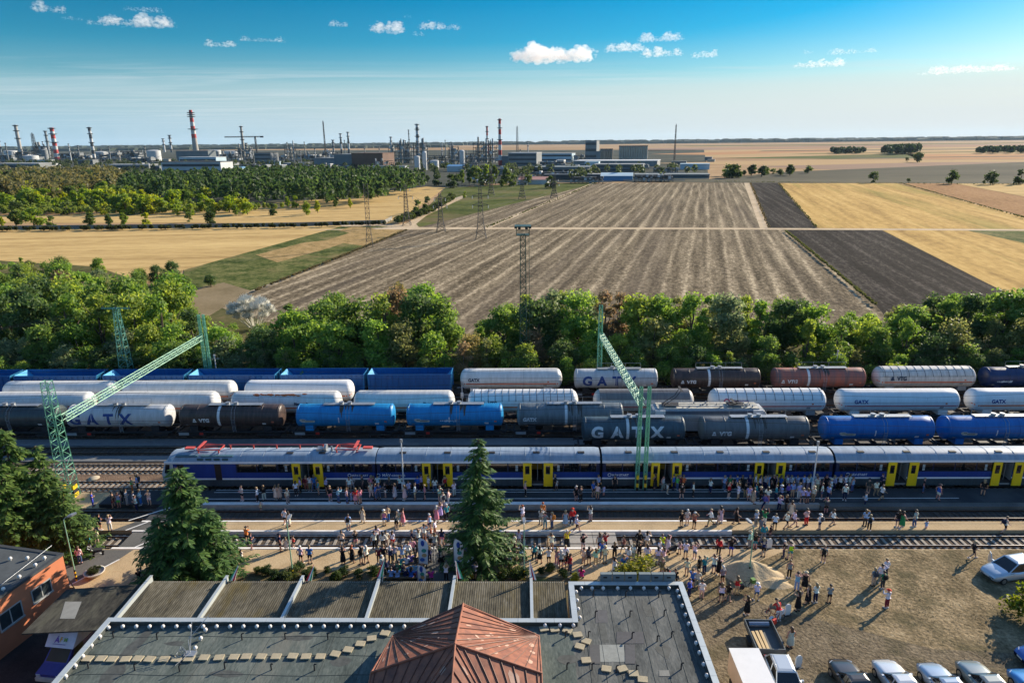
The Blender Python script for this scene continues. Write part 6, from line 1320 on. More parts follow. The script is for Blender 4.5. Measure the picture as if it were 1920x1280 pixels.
# ---------------- refinery and works on the horizon ----------------
CONCF = mat('far_concrete', (.36,.34,.31), .9, var=.25, scale=.05); GRF = mat('far_grey', (.23,.245,.25), .8, var=.3, scale=.06); WHF = mat('far_white', (.52,.53,.53), .8, var=.2, scale=.05); DKF = mat('far_dark', (.075,.08,.085), .8, var=.4, scale=.08); BRF = mat('far_brown', (.15,.085,.06), .8, var=.3, scale=.05); BGF = mat('far_beige', (.42,.37,.30), .8, var=.25, scale=.06); BLF = mat('far_blue', (.10,.26,.45), .7, var=.2, scale=.05); RDF = mat('far_red', (.42,.05,.045), .8, var=.2); LBF = mat('far_pale_blue', (.42,.55,.62), .7, var=.2, scale=.05); SLF = mat('far_slate', (.16,.19,.20), .8, var=.3, scale=.05)
def base(px, py): return at(px, py, -.5)
def mpp(p): return p.length/FPX*1.0
def chimney(label, px, py, ptop, w0, w1, bands, m0=CONCF, gallery=False, low=.0):
    p = base(px, py); h = hgt(p.x, p.y, ptop); k = Vector((p.x,p.y,0)).length/FPX; t = thing('chimney', label, 'chimney', p)
    n = bands or 1; zl = h*low
    if low: MB().cyl((0,0,0),(0,0,zl),w0*k/2,w0*k/2+(w1-w0)*k/2*low,n=14).build('shaft', m0, t)
    b = MB(); R_ = lambda z: (w0+(w1-w0)*z/h)*k/2
    for i in range(n): z0 = zl+(h-zl)*i/n; z1 = zl+(h-zl)*(i+1)/n; b.cyl((0,0,z0),(0,0,z1),R_(z0),R_(z1),n=14,mi=i % 2,caps=i == n-1)
    b.build('stack', [RDF, WHF] if m0 is not GRF and bands else [DKF, WHF] if bands else [m0], t)
    for z in ([.55,.8,.97] if not gallery else [.6,.86,.90,.94]): MB().lathe([(R_(h*z)*1.05,h*z-k*.5),(R_(h*z)*(1.9 if not gallery else 2.3),h*z),(R_(h*z)*(1.9 if not gallery else 2.3),h*z+k*.8),(R_(h*z)*1.05,h*z+k*.8)], 10).build('gallery', DKF, t)
    return t
for a in (('thin grey chimney at far left edge',5,303,256,3,3,0,CONCF),('leaning looking grey chimney, tall at far left',40,291,234,5.5,4.2,0,CONCF),('slim dark chimney left of the striped one',93,290,245,4,3,0,GRF),('stout red and white banded chimney at left',108,301,239,7,5.5,9,CONCF),('slim grey and white banded chimney, right of stout one',178,303,238,5,4,9,GRF),('thin pale stack beyond the white round tank',309,285,260,3,2.5,0,WHF),('thin banded stack left of the tall gallery chimney',322,286,253,3.5,3,5,GRF),('grey chimney under the tower crane jib',458,293,236,5,3.5,0,CONCF),('thin pale stack beside the crane chimney',464,293,268,3.5,3,0,CONCF),('slim grey stack, left of three together',626,290,262,3.5,3,0,GRF),('slim grey stack, middle of three together',641,290,250,3.5,3,4,GRF),('slim grey stack, right of three together',655,291,247,4,3,4,GRF),('banded grey chimney over the dark process block',784,285,232,6,5,8,GRF),('very thin mast like stack on the dark block',768,285,243,2,1.6,0,DKF),('white stack at left of the dark block',735,300,256,3.5,3,0,WHF),('thin red topped stack left of red white chimney',914,290,236,4,3,3,DKF),('slender red and white banded chimney, middle of works',938,310,222,7,4.5,9,CONCF),('pale short stack right of lattice mast',990,285,265,2,1.6,0,WHF)): chimney(*a)
chimney('tallest red and white chimney with round galleries near its top', 369, 296, 206, 10, 5, 7, CONCF, True, .42)
def fmast(label, px, py, ptop, w): 
    p = base(px, py); h = hgt(p.x, p.y, ptop); k = p.length/FPX; t = thing('lattice_mast', label, 'mast', p); lattice(MB(), (0,0,0), (0,0,h), w*k, w*k*.5, 14, .32*k, .2*k).build('mast', PY, t); MB().cyl((0,0,h),(0,0,h+2*k),.5*k,n=6).build('beacon', DARK, t)
fmast('thin lattice mast left of the three grey stacks', 612, 306, 228, 2.4); fmast('lattice mast right of the red white chimney', 970, 288, 238, 4); fmast('lone lattice mast right of the silos', 1264, 306, 234, 2.4); fmast('lattice flare mast between the left chimneys', 69, 296, 251, 5)
p = base(483,300); h = hgt(p.x,p.y,256); k = p.length/FPX; t = thing('tower_crane', 'yellow grey tower crane over the works at left', 'crane', p); lattice(MB(), (0,0,0), (0,0,h), 2*k, 2*k, 12, .3*k, .2*k).build('mast', PY, t); lattice(MB(), (-52*k,0,h), (14*k,0,h), 1.6*k, 1.6*k, 26, .25*k, .18*k).build('jib', PY, t); MB().box(9*k,14*k,-k,k,h-1.5*k,h+k).build('counterweight', DKF, t); MB().box(-1.5*k,1.5*k,-k,k,h-3*k,h-k).build('cab', WHF, t)
def block(label, x0, x1, py, pt, m, depth=30, roof=None, bands=0, name='works_building', cat='building', pitched=False, mband=None):
    a, b_ = base(x0, py), base(x1, py); p = (a+b_)/2; w_ = (b_-a).length; h = hgt(p.x, p.y, pt)+.5; rz = math.atan2(b_.y-a.y, b_.x-a.x); t = thing(name, label, cat, p, rz)
    MB().box(-w_/2,w_/2,0,depth,0,h).build('wall', m, t); o = w_*.006+.1
    if pitched: MB().loft([[(-w_/2-o,-o,h),(-w_/2-o,depth+o,h),(-w_/2-o,depth/2,h+w_*.05+1)],[(w_/2+o,-o,h),(w_/2+o,depth+o,h),(w_/2+o,depth/2,h+w_*.05+1)]]).build('roof', roof or GRF, t)
    else: MB().box(-w_/2-o,w_/2+o,-o,depth+o,h,h+.6).build('roof', roof or GRF, t)
    for i in range(bands):
        z = h*(i+.5)/bands; MB().box(-w_/2+w_*.02,w_/2-w_*.02,-.25,.1,z-h/bands*.2,z+h/bands*.22).build('window', mband or DKF, t)
    return t, w_, h
block('long white office block with two dark window bands at left',305,416,328,304,WHF,26,DKF,2); block('pale top storey set on the white office block',337,406,307,295,LBF,30,WHF,1); block('row of grey silo bays behind the office block',332,392,302,283,SLF,25)
block('grey block with dark windows under the crane',479,509,309,287,GRF,24,DKF,3); block('long grey shed left of the brown hall',590,662,316,297,GRF,30); block('dark brown windowless hall in the works',661,719,320,288,BRF,40,BRF); block('grey hall joined to the brown hall',628,662,318,290,SLF,40); block('low white ribbed wall before the brown hall',675,760,324,312,WHF,12,GRF,1)
block('pale grey factory hall right of red white chimney',953,1006,311,287,GRF,34,WHF,3); block('small grey annexe left of the pale hall',941,955,310,293,SLF,20); block('white low hall with many windows, middle right',1008,1072,304,288,LBF,26,WHF,2); block('long white roofed hall below the silos',1075,1232,312,302,GRF,60,WHF,0); block('long grey low hall, right foreground of works',1000,1105,325,314,GRF,40,SLF,1); block('grey glazed hall before the light blue cube',1112,1205,322,309,SLF,36,GRF,2); block('light blue cube building in the works',1096,1122,318,304,LBF,16,LBF)
block('shed with bright blue roof at edge of field',1126,1186,339,330,BLF,26,LBF,0,pitched=True); block('white hall with red roof before the meadow',972,1026,346,337,WHF,18,mat('far_pale_red',(.5,.25,.2),.8),0,pitched=True); block('white shed with blue roof, middle of works',838,868,322,312,WHF,18,BLF,0,pitched=True); block('low grey sheds row at right end of works',1190,1330,334,328,GRF,26,SLF,1); block('low pale shed at right end of works',1275,1330,318,308,LBF,24,LBF); block('dark long shed along the field edge',1020,1125,337,328,DKF,20,GRF); block('white low house before the meadow, left',885,910,336,330,WHF,10,GRF,0,pitched=True); block('small white house by the meadow track',893,908,343,338,WHF,8,WHF,0,pitched=True); block('low blue white shed left of office block',415,450,326,316,LBF,20,BLF,0,pitched=True); block('pale turquoise shed among trees at left',505,525,312,303,LBF,14); block('low grey sheds at far left below chimneys',-10,75,318,307,GRF,24,WHF,1); block('pale low hall at left below chimneys',45,150,326,316,WHF,18,GRF,1); block('grey low hall left of the white round tank',200,280,318,309,GRF,20,WHF,1); block('white hall far left among plant',60,95,306,300,WHF,14)
def silos(label, x0, x1, py, pt, n, m, head=False):
    a, b_ = base(x0, py), base(x1, py); p = (a+b_)/2; w_ = (b_-a).length; h = hgt(p.x, p.y, pt)+.5; t = thing('silo_block', label, 'silos', p, math.atan2(b_.y-a.y, b_.x-a.x)); r = w_/n/2
    for i in range(n): MB().cyl((-w_/2+r*(2*i+1),0,0),(-w_/2+r*(2*i+1),0,h*.93),r*.98,n=12).build('silo', m, t)
    MB().box(-w_/2,w_/2,-r*.6,r*.6,h*.93,h).build('gallery', DKF if not head else GRF, t)
silos('wide block of twelve grey beige silos, right of works',1160,1214,299,273,12,BGF); silos('shorter block of brown silos beside silo tower',1125,1149,299,279,6,mat('far_tan',(.36,.27,.2),.8)); silos('grey silo bays on the left skyline',388,412,300,284,5,GRF,True)
block('tall pale silo tower with machinery on top',1097,1118,299,264,GRF,22,DKF,3); block('lower block at foot of silo tower',1112,1130,299,284,GRF,18)
def vessel(label, px, py, pt, w_, m, name='storage_tank', cat='tank', dome=True):
    p = base(px, py); h = hgt(p.x, p.y, pt)+.5; k = p.length/FPX; r = w_*k/2; t = thing(name, label, cat, p)
    MB().cyl((0,0,0),(0,0,h*.93),r,n=18).build('shell', m, t); MB().lathe([(r*1.01,h*.93),(r*.6,h*.985),(.01,h)],18).build('roof', m, t); MB().poly([(r*1.02*math.cos(a*.5-2.4),r*1.02*math.sin(a*.5-2.4),h*(.1+.09*a)) for a in range(10)], .25*k, 4).build('stair', GRF, t)
for a in (('large white round tank left of gallery chimney',291,305,281,21,WHF),('white spherical roofed tank at far left',22,296,282,17,WHF),('pale tank behind left chimneys',190,297,284,17,WHF),('white low tank right of gallery chimney',403,290,281,20,WHF),('white low tank beyond the crane',434,292,283,26,WHF),('white tall vessel, left of a pair in works',783,320,292,10,WHF),('white tall vessel, right of a pair in works',797,319,284,8,WHF),('slim white tall vessel in middle of works',867,313,281,9,WHF),('white silo trio by the pair of vessels',815,316,300,16,WHF),('grey vessel beside stout banded chimney',86,300,280,9,GRF),('pale tank low at far left',60,305,291,20,WHF)): vessel(*a)
def plant_unit(label, x0, x1, py, pt, seed, tall=3, m=DKF):
    rg2 = random.Random(seed); a, b_ = base(x0, py), base(x1, py); p = (a+b_)/2; w_ = (b_-a).length; h = hgt(p.x, p.y, pt)+.5; k = p.length/FPX; t = thing('process_plant', label, 'process plant', p, math.atan2(b_.y-a.y, b_.x-a.x), None); nb = max(2, int(w_/(7*k))); f = MB(); dd = w_*.25
    for i in range(nb+1):
        x = -w_/2+w_*i/nb
        for y in (0, dd): f.bar((x,y,0),(x,y,h*rg2.uniform(.7,1)),.45*k)
    for j in range(1, 6):
        z = h*.18*j; f.bar((-w_/2,0,z),(w_/2,0,z),.4*k).bar((-w_/2,dd,z),(w_/2,dd,z),.4*k)
        if rg2.random() < .7: f.box(-w_/2+w_*.1*rg2.random(),w_/2-w_*.3*rg2.random(),0,dd,z-.2*k,z+.2*k)
    f.build('steel_frame', m, t); e = MB(); e2 = MB()
    for i in range(int(nb*4)):
        x = rg2.uniform(-w_/2,w_/2); z = h*rg2.uniform(0,.75); s = k*rg2.uniform(.8,2.4); (e if i % 3 else e2).box(x-s,x+s,rg2.uniform(-.2,.2)*dd,dd*.7,z,z+s*rg2.uniform(.8,2.5))
    e.build('equipment', GRF, t); e2.build('cladding', WHF, t)
    for i in range(tall): x = rg2.uniform(-.45,.45)*w_; r = k*rg2.uniform(.9,1.9); hh = h*rg2.uniform(.85,1.25); MB().cyl((x,dd*.5,0),(x,dd*.5,hh),r,n=9).cyl((x,dd*.5,hh*.8),(x,dd*.5,hh*.82),r*1.7,n=9).build('column', rg2.choice([GRF,WHF,CONCF]), t)
    for j in range(tall*2): x = rg2.uniform(-.5,.5)*w_; MB().cyl((x,dd*.7,0),(x,dd*.7,h*rg2.uniform(.5,1.1)),k*rg2.uniform(.3,.7),n=6).build('pipe_stack', rg2.choice([GRF,WHF,DKF]), t)
    pr = MB()
    for j in range(3): pr.bar((-w_*.8,-dd*.3,h*.2+j*k),(w_*.8,-dd*.3,h*.2+j*k),.3*k)
    pr.build('pipes', CONCF, t)
for i, (x0, x1, py, pt, n) in enumerate(((-8,26,306,290,2),(28,58,300,284,3),(62,88,296,272,4),(112,150,303,287,3),(148,172,306,291,2),(182,222,302,286,3),(222,262,300,283,4),(240,285,310,296,2),(412,450,305,288,3),(443,470,303,276,3),(510,536,306,290,2),(536,554,308,270,2),(556,600,302,288,3),(600,634,300,284,3),(730,764,306,268,5),(762,798,306,266,6),(798,842,312,290,3),(842,860,308,271,3),(872,896,312,286,3),(888,932,305,266,6),(1072,1096,306,290,2),(1140,1160,318,306,2),(1225,1270,328,314,2),(700,735,322,300,2),(868,895,322,306,2),(1000,1070,336,322,1),(1070,1130,344,331,1),(1190,1262,341,328,1),(1010,1060,314,303,1),(1150,1215,318,309,1),(560,640,322,308,2),(420,500,322,308,2),(905,960,330,316,1))):
    plant_unit(['low process plant at far left edge','small process plant left of flare mast','dark plant around the flare mast','pale plant right of stout banded chimney','small plant at foot of slim banded chimney','pale plant left of white round tank','bristling plant beside white round tank','low plant before the white round tank','plant left of tower crane','plant around the crane chimney','small plant right of the grey block','tall open steel rack left of thin lattice mast','low plant behind thin lattice mast','plant at foot of three grey stacks','left half of dark process block','right half of dark process block under banded chimney','low pale plant right of dark block','tall rack left of slim white vessel','plant right of slim white vessel','dark plant around red topped stack','small plant left of silo tower','low plant before the silos','low racks at right end of works','low plant before dark block','low plant before slim white vessel','pipe racks at field edge, left','pipe racks at field edge left of blue roofed shed','pipe racks right of blue roofed shed','pipe racks before white windowed hall','pipe racks under the silo block','pipe racks left of brown hall','pipe racks right of office block','pipe racks left of dark low hall'][i], x0, x1, py, pt, 100+i, n)
# pale wall along the grove and pipe bridge along the works
def strip_wall(name, label, pts, h, m, cat):
    b = MB(); q = [at(x, y, -.45) for x, y in pts]
    for a, c in zip(q[:-1], q[1:]):
        d = (c-a).normalized(); n_ = Vector((-d.y, d.x, 0)); b.obox(((a+c)/2)+Vector((0,0,h/2)), (c-a).length/2, .12, h/2, d, n_)
    return thing1(name, b, m, label, cat)
strip_wall('boundary_wall', 'long pale panel wall between grove and stubble field', ((-60,431),(330,427),(560,424),(722,419),(735,412)), 1.7, mat('panel_wall', (.30,.29,.26), .9, var=.5, scale=.12), 'wall')
wood('hedge_strip', 'low dark weeds along the pale panel wall', ((-60,434),(330,429.5),(560,426),(722,421),(722,420),(560,424.5),(330,427.5),(-60,431)), 240, 1.5, .5, (.04,.055,.018), 15); wood('field_hedge', 'low bushes along the dirt track by the meadow', ((735,418),(800,398),(850,372),(853,374),(808,402),(745,420)), 120, 3., .6, (.055,.08,.022), 16)

for lab, a, c, n in (('weedy margin left of the dark strip',(1407,343),(1442,428),60),('weedy margin of the large dark field',(1473,433),(1642,572),110),('weedy margin right of the dark strip',(1459,343),(1531,427),60),('weedy margin along the brown maize',(1688,343.5),(1990,428),90),('weedy margin along the left meadow edge',(1118,343),(912,427),80),('weedy margin of the ploughed field, left',(762,432),(480,545),120),('bushes along the far field track',(1340,340),(1930,345.5),70)):
    (xa, ya), (xb, yb_) = a, c; wood('field_margin', lab, ((xa-2,ya),(xb-3,yb_),(xb+3,yb_),(xa+2,ya)) if abs(yb_-ya) > 8 else ((xa,ya),(xb,yb_),(xb,yb_+1),(xa,ya+1)), n*3, .5, .2, rng.choice([(.12,.14,.045),(.17,.15,.07)]), int(xa))

wood('works_trees', 'dark trees scattered between the sheds of the works', ((-40,338),(330,336),(700,337),(1000,343),(1330,335),(1330,316),(1000,318),(600,308),(-40,304)), 420, 9, 1.5, (.06,.085,.035), 77)

rg3 = random.Random(31)
for i in range(30):
    px = rg3.choice([rg3.uniform(-5,330), rg3.uniform(410,720), rg3.uniform(720,1000)]); t = chimney('x', px, rg3.uniform(288,308), rg3.uniform(262,282), 1.8, 1.3, 0, rg3.choice([WHF, GRF, CONCF])); uniq(t, 'thin short stack among the refinery plant', px)
for i in range(44):
    px = rg3.choice([rg3.uniform(-10,300), rg3.uniform(420,720), rg3.uniform(790,1330)]); py = rg3.uniform(300,322); w_ = rg3.uniform(8,30); t = block('x', px, px+w_, py, py-rg3.uniform(4,9), (mm := rg3.choice([WHF,GRF,GRF,SLF,BGF])), 14, rg3.choice([GRF,WHF,SLF]), rg3.choice([0,1]))[0]; uniq(t, {WHF:'small white',GRF:'small grey',SLF:'small slate',BGF:'small beige'}[mm]+' shed among the refinery plant', px)

wood('grove_scrub', 'low green scrub under the young trees of the grove', ((-40,404),(200,402),(330,400),(470,397),(560,392),(440,388),(190,374),(-40,372)), 620, 3.2, .7, (.19,.25,.05), 78)
# ---------------- people ----------------
def skin_mesh(name, joints, edges, mat_, sub=1, extra=None):
    """grow one continuous surface over a skeleton (joint -> (position, radius))"""
    ks = list(joints); ix = {k: i for i, k in enumerate(ks)}
    me = bpy.data.meshes.new('sk'); me.from_pydata([joints[k][0] for k in ks], [(ix[a], ix[b]) for a, b in edges], [])
    o = bpy.data.objects.new('sk', me); C.objects.link(o); o.modifiers.new('s', 'SKIN'); sv = me.skin_vertices[0].data
    for k in ks:
        r = joints[k][1]; sv[ix[k]].radius = r if isinstance(r, tuple) else (r, r)
        sv[ix[k]].use_root = (k == ks[0])
    if sub: md = o.modifiers.new('u', 'SUBSURF'); md.levels = md.render_levels = sub
    dg = bpy.context.evaluated_depsgraph_get(); m2 = bpy.data.meshes.new_from_object(o.evaluated_get(dg)); m2.name = name
    bpy.data.objects.remove(o); bpy.data.meshes.remove(me)
    if extra:
        bm = bmesh.new(); bm.from_mesh(m2); tmp = extra.mesh('x', mat_); bm.from_mesh(tmp); bm.to_mesh(m2); bm.free(); bpy.data.meshes.remove(tmp)
    m2.materials.clear(); m2.materials.append(mat_)
    for p in m2.polygons: p.use_smooth = True; p.material_index = 0
    return m2
def pose(kind):
    """joints of a 1.74 m figure looking towards +y"""
    J = {'hip': (0,0,.95), 'waist': (0,.0,1.08), 'chest': (0,.01,1.30), 'neck': (0,.0,1.47), 'chin': (0,.03,1.55), 'head': (0,.02,1.64), 'crown': (0,.01,1.71)}
    for s, n in ((-1,'l'),(1,'r')):
        J['sh'+n] = (s*.18,0,1.40); J['hp'+n] = (s*.095,0,.90); J['kn'+n] = (s*.105,.02,.50); J['an'+n] = (s*.11,-.02,.09); J['to'+n] = (s*.125,.15,.04)
        J['el'+n] = (s*.26,-.03,1.14); J['wr'+n] = (s*.25,.06,.90)
    if kind == 'phone':
        for s, n in ((-1,'l'),(1,'r')): J['el'+n] = (s*.25,.20,1.26); J['wr'+n] = (s*.08,.34,1.48)
    if kind == 'shade': J['elr'] = (.36,.12,1.50); J['wrr'] = (.10,.14,1.66)
    if kind == 'up':
        for s, n in ((-1,'l'),(1,'r')): J['el'+n] = (s*.36,.08,1.52); J['wr'+n] = (s*.24,.14,1.78)
    if kind == 'fold':
        for s, n in ((-1,'l'),(1,'r')): J['el'+n] = (s*.26,.05,1.14); J['wr'+n] = (-s*.02,.21,1.14)
    if kind == 'walk':
        J['knl'] = (-.1,.22,.53); J['anl'] = (-.1,.28,.10); J['tol'] = (-.11,.45,.05); J['knr'] = (.1,-.02,.50); J['anr'] = (.1,-.38,.16); J['tor'] = (.11,-.27,.04)
        J['wrl'] = (-.25,-.18,.95); J['wrr'] = (.24,.26,.98); J['ell'] = (-.25,-.12,1.16); J['elr'] = (.25,.04,1.13)
    if kind == 'sit':
        d = -.45
        for k in list(J):
            if not k[:2] in ('kn','an','to'): x, y, z = J[k]; J[k] = (x, y, z+d)
        for s, n in ((-1,'l'),(1,'r')): J['kn'+n] = (s*.12,.42,.50); J['an'+n] = (s*.12,.40,.09); J['to'+n] = (s*.13,.58,.04); J['el'+n] = (s*.25,.06,.74); J['wr'+n] = (s*.14,.30,.60)
    if kind == 'stand2':
        J['knl'] = (-.15,.05,.5); J['anl'] = (-.19,.0,.09); J['tol'] = (-.25,.15,.04); J['anr'] = (.16,-.03,.09); J['tor'] = (.2,.14,.04); J['wrl'] = (-.23,-.1,.96); J['ell'] = (-.29,-.1,1.16)
    if kind == 'bend':
        for k, (x, y, z) in list(J.items()):
            if z > .98 and k[:2] not in ('kn','an'): a = .55; dz = z-.95; J[k] = (x, y+dz*math.sin(a), .95+dz*math.cos(a))
        for s, n in ((-1,'l'),(1,'r')): J['el'+n] = (s*.22,.42,1.05); J['wr'+n] = (s*.12,.60,.88)
    return {k: Vector(v) for k, v in J.items()}
RB = {'hip': (.15,.115), 'waist': (.135,.10), 'chest': (.165,.115), 'neck': .06, 'chin': .075, 'head': .098, 'crown': .07, 'sh': .062, 'el': .045, 'wr': .034, 'hp': .085, 'kn': .062, 'an': .043, 'to': .034}
BE = [('hip','waist'),('waist','chest'),('chest','neck'),('neck','chin'),('chin','head'),('head','crown')] + [(a+n if a != 'hip' and a != 'chest' else a, b+n) for n in 'lr' for a, b in (('chest','sh'),('sh','el'),('el','wr'),('hip','hp'),('hp','kn'),('kn','an'),('an','to'))]
def rad(k): return RB[k] if k in RB else RB[k[:2]]
def hands(J):
    b = MB()
    for n, s in (('l',-1),('r',1)):
        w_, e = J['wr'+n], J['el'+n]; d = (w_-e).normalized(); sd_ = d.cross(Vector((0,1,.3))).normalized() if abs(d.y) < .9 else Vector((1,0,0)); q = d.cross(sd_)
        b.loft([[w_+sd_*x*.03+q*y*.016-d*.01 for x, y in ((-1,-1),(1,-1),(1,1),(-1,1))],[w_+d*.085+sd_*x*.042+q*y*.014 for x, y in ((-1,-1),(1,-1),(1,1),(-1,1))]])
        for i, l in enumerate((.062,.075,.07,.055)): p = w_+d*.08+sd_*(-.033+.022*i); m = p+d*l*.6+q*.012; b.cyl(p, m, .010, .009, n=4, caps=False).cyl(m, m+d*l*.5+q*.02, .009, .006, n=4)
        p = w_+d*.02+sd_*.036; b.cyl(p, p+sd_*.03+d*.035+q*.015, .012, .010, n=4, caps=False).cyl(p+sd_*.03+d*.035+q*.015, p+sd_*.036+d*.07+q*.025, .010, .007, n=4)
    h = J['head']; f = (J['head']-J['neck']).normalized(); fw = Vector((0,1,0)); fw = (fw-f*fw.dot(f)).normalized(); sd_ = f.cross(fw)
    b.loft([[h+fw*.088+sd_*x+f*z for x, z in ((-.017,-.03),(.017,-.03),(.008,.015),(-.008,.015))],[h+fw*.118+sd_*x+f*z for x, z in ((-.008,-.03),(.008,-.03),(.003,-.018),(-.003,-.018))]])
    for s in (-1,1): b.ball(h+sd_*s*.098-fw*.0-f*.005, .026, 6, sq=(.5,1,1.3))
    return b
FACE = mat('eyes_and_mouth', (.05,.03,.03), .5)
def face_mesh(J):
    b = MB(); h = J['head']; f = (J['head']-J['neck']).normalized(); fw = Vector((0,1,0)); fw = (fw-f*fw.dot(f)).normalized(); sd_ = f.cross(fw)
    for s in (-1,1): b.ball(h+fw*.088+sd_*s*.035+f*.008, .013, 6)
    b.obox(h+fw*.082-f*.062, .024, .012, .006, sd_, fw); return b.mesh('face', FACE)
PM = {}
def part_mesh(kind, part):
    k = (kind, part)
    if k in PM: return PM[k]
    J = pose(kind); g = lambda *ks: {q: (J[q], rad(q)) for q in ks}; sc_ = lambda d, f: {q: (p, tuple(x*f for x in r) if isinstance(r, tuple) else r*f) for q, (p, r) in d.items()}
    allk = [q for q in ['hip'] + [q for q in J if q != 'hip']]
    if part == 'body': m = skin_mesh('body', g(*allk), BE, SKIN, 1, hands(J))
    elif part == 'face': m = face_mesh(J)
    elif part in ('shirt', 'vest', 'long'):
        d = sc_(g('waist','chest','hip','shl','shr'), 1.17); d['nb'] = (J['neck']-Vector((0,0,.04)), .075); ed = [('waist','chest'),('waist','hip'),('chest','nb'),('chest','shl'),('chest','shr')]
        if part != 'vest':
            for n in 'lr':
                q = J['sh'+n].lerp(J['el'+n], .75 if part == 'shirt' else 1.); d['s'+n] = (q, .068); ed.append(('sh'+n, 's'+n))
                if part == 'long': d['t'+n] = (J['el'+n].lerp(J['wr'+n], .85), .05); ed.append(('s'+n, 't'+n))
        m = skin_mesh('shirt', d, ed, CLOTH, 1)
    elif part in ('shorts', 'trousers'):
        d = {'hip': (J['hip'], (.168,.13)), 'wb': (J['hip'].lerp(J['waist'], .5), (.15,.115))}; ed = [('hip','wb')]
        for n in 'lr':
            d['hp'+n] = (J['hp'+n], .10); ed.append(('hip','hp'+n))
            if part == 'shorts': d['k'+n] = (J['hp'+n].lerp(J['kn'+n], .82), .092); ed.append(('hp'+n,'k'+n))
            else: d['k'+n] = (J['kn'+n], .078); d['a'+n] = (J['kn'+n].lerp(J['an'+n], .93), .066); ed += [('hp'+n,'k'+n),('k'+n,'a'+n)]
        m = skin_mesh(part, d, ed, CLOTH, 1)
    elif part in ('skirt', 'dress'):
        b = MB(); hp = J['hip']; n = 16; zb = .50 if part == 'skirt' else .36
        off = Vector((0,0,0)) if kind != 'sit' else Vector((0,.0,-.45))
        prof = [(.135,1.10),(.155,1.02),(.185,.92),(.21,.75),(.235,max(zb,.4)),(.245,zb)]
        vs = []
        for r, z in prof:
            for i in range(n): a = 2*math.pi*i/n; q = 1+.06*math.sin(5*a)*(1.1-z); vs.append((hp.x+r*q*math.cos(a), hp.y+r*.85*q*math.sin(a)+(0 if kind != 'walk' else .02), z+off.z))
        if kind == 'sit': vs = [(x, y+max(0,(.55-z))*.9, max(z,.28)) for x, y, z in vs]
        b.add(vs, [(k_*n+i, k_*n+(i+1) % n, (k_+1)*n+(i+1) % n, (k_+1)*n+i) for k_ in range(len(prof)-1) for i in range(n)], smooth=True); m = b.mesh('skirt', CLOTH)
    elif part in ('hair', 'longhair', 'cap'):
        h = J['head']; f = (J['head']-J['neck']).normalized(); fw = Vector((0,1,0)); fw = (fw-f*fw.dot(f)).normalized(); sd_ = f.cross(fw); b = MB(); n = 12
        rows = []
        for k_ in range(6):
            t_ = k_/5; pol = t_*(1.75 if part != 'cap' else 1.45)
            rows.append([h+f*.018+(f*math.cos(pol)+(sd_*math.cos(a)+fw*math.sin(a)*1.05)*math.sin(pol))*.117-fw*.012*t_+(f*.05*t_ if math.sin(a) > .35 and part != 'cap' else Vector((0,0,0))) for a in [2*math.pi*i/n for i in range(n)]])
        b.loft(rows, smooth=True, caps=True)
        if part == 'longhair': b.loft([[h-fw*.07+sd_*x-f*.02+fw*y for x, y in ((-.09,.04),(.09,.04),(.08,-.05),(-.08,-.05))],[h-fw*.085+sd_*x-f*.27+fw*y for x, y in ((-.075,.03),(.075,.03),(.06,-.04),(-.06,-.04))]], smooth=True)
        if part == 'cap': b.lathe([(.118,-.008),(.165,-.012),(.165,.0),(.118,.006)], 14, 'z', tuple(h+f*.035), close=False)
        m = b.mesh(part, HAIR if part != 'cap' else CLOTH)
    elif part == 'shoes':
        b = MB()
        for n in 'lr':
            a, t_ = J['an'+n], J['to'+n]; d = (t_-a); d.z = 0; d.normalize(); s = Vector((-d.y,d.x,0)); o = Vector((a.x,a.y,a.z-.09)); b.loft([[o-d*.06+s*x+Vector((0,0,z)) for x, z in ((-.04,0),(.04,0),(.038,.09),(-.038,.09))],[o+d*.10+s*x+Vector((0,0,z)) for x, z in ((-.052,0),(.052,0),(.045,.075),(-.045,.075))],[o+d*.21+s*x+Vector((0,0,z)) for x, z in ((-.03,0),(.03,0),(.028,.045),(-.028,.045))]])
        m = b.mesh('shoes', CLOTH)
    elif part == 'backpack':
        c = J['chest']+Vector((0,-.20,-.02)); b = MB().loft([[c+Vector((x*.15,y*.08,-.24)) for x, y in ((-1,-1),(1,-1),(1,1),(-1,1))],[c+Vector((x*.17,y*.10,-.05)) for x, y in ((-1,-1),(1,-1),(1,1),(-1,1))],[c+Vector((x*.12,y*.07,.2)) for x, y in ((-1,-1),(1,-1),(1,1),(-1,1))]], smooth=True); m = b.mesh('backpack', CLOTH)
    PM[k] = m; return m
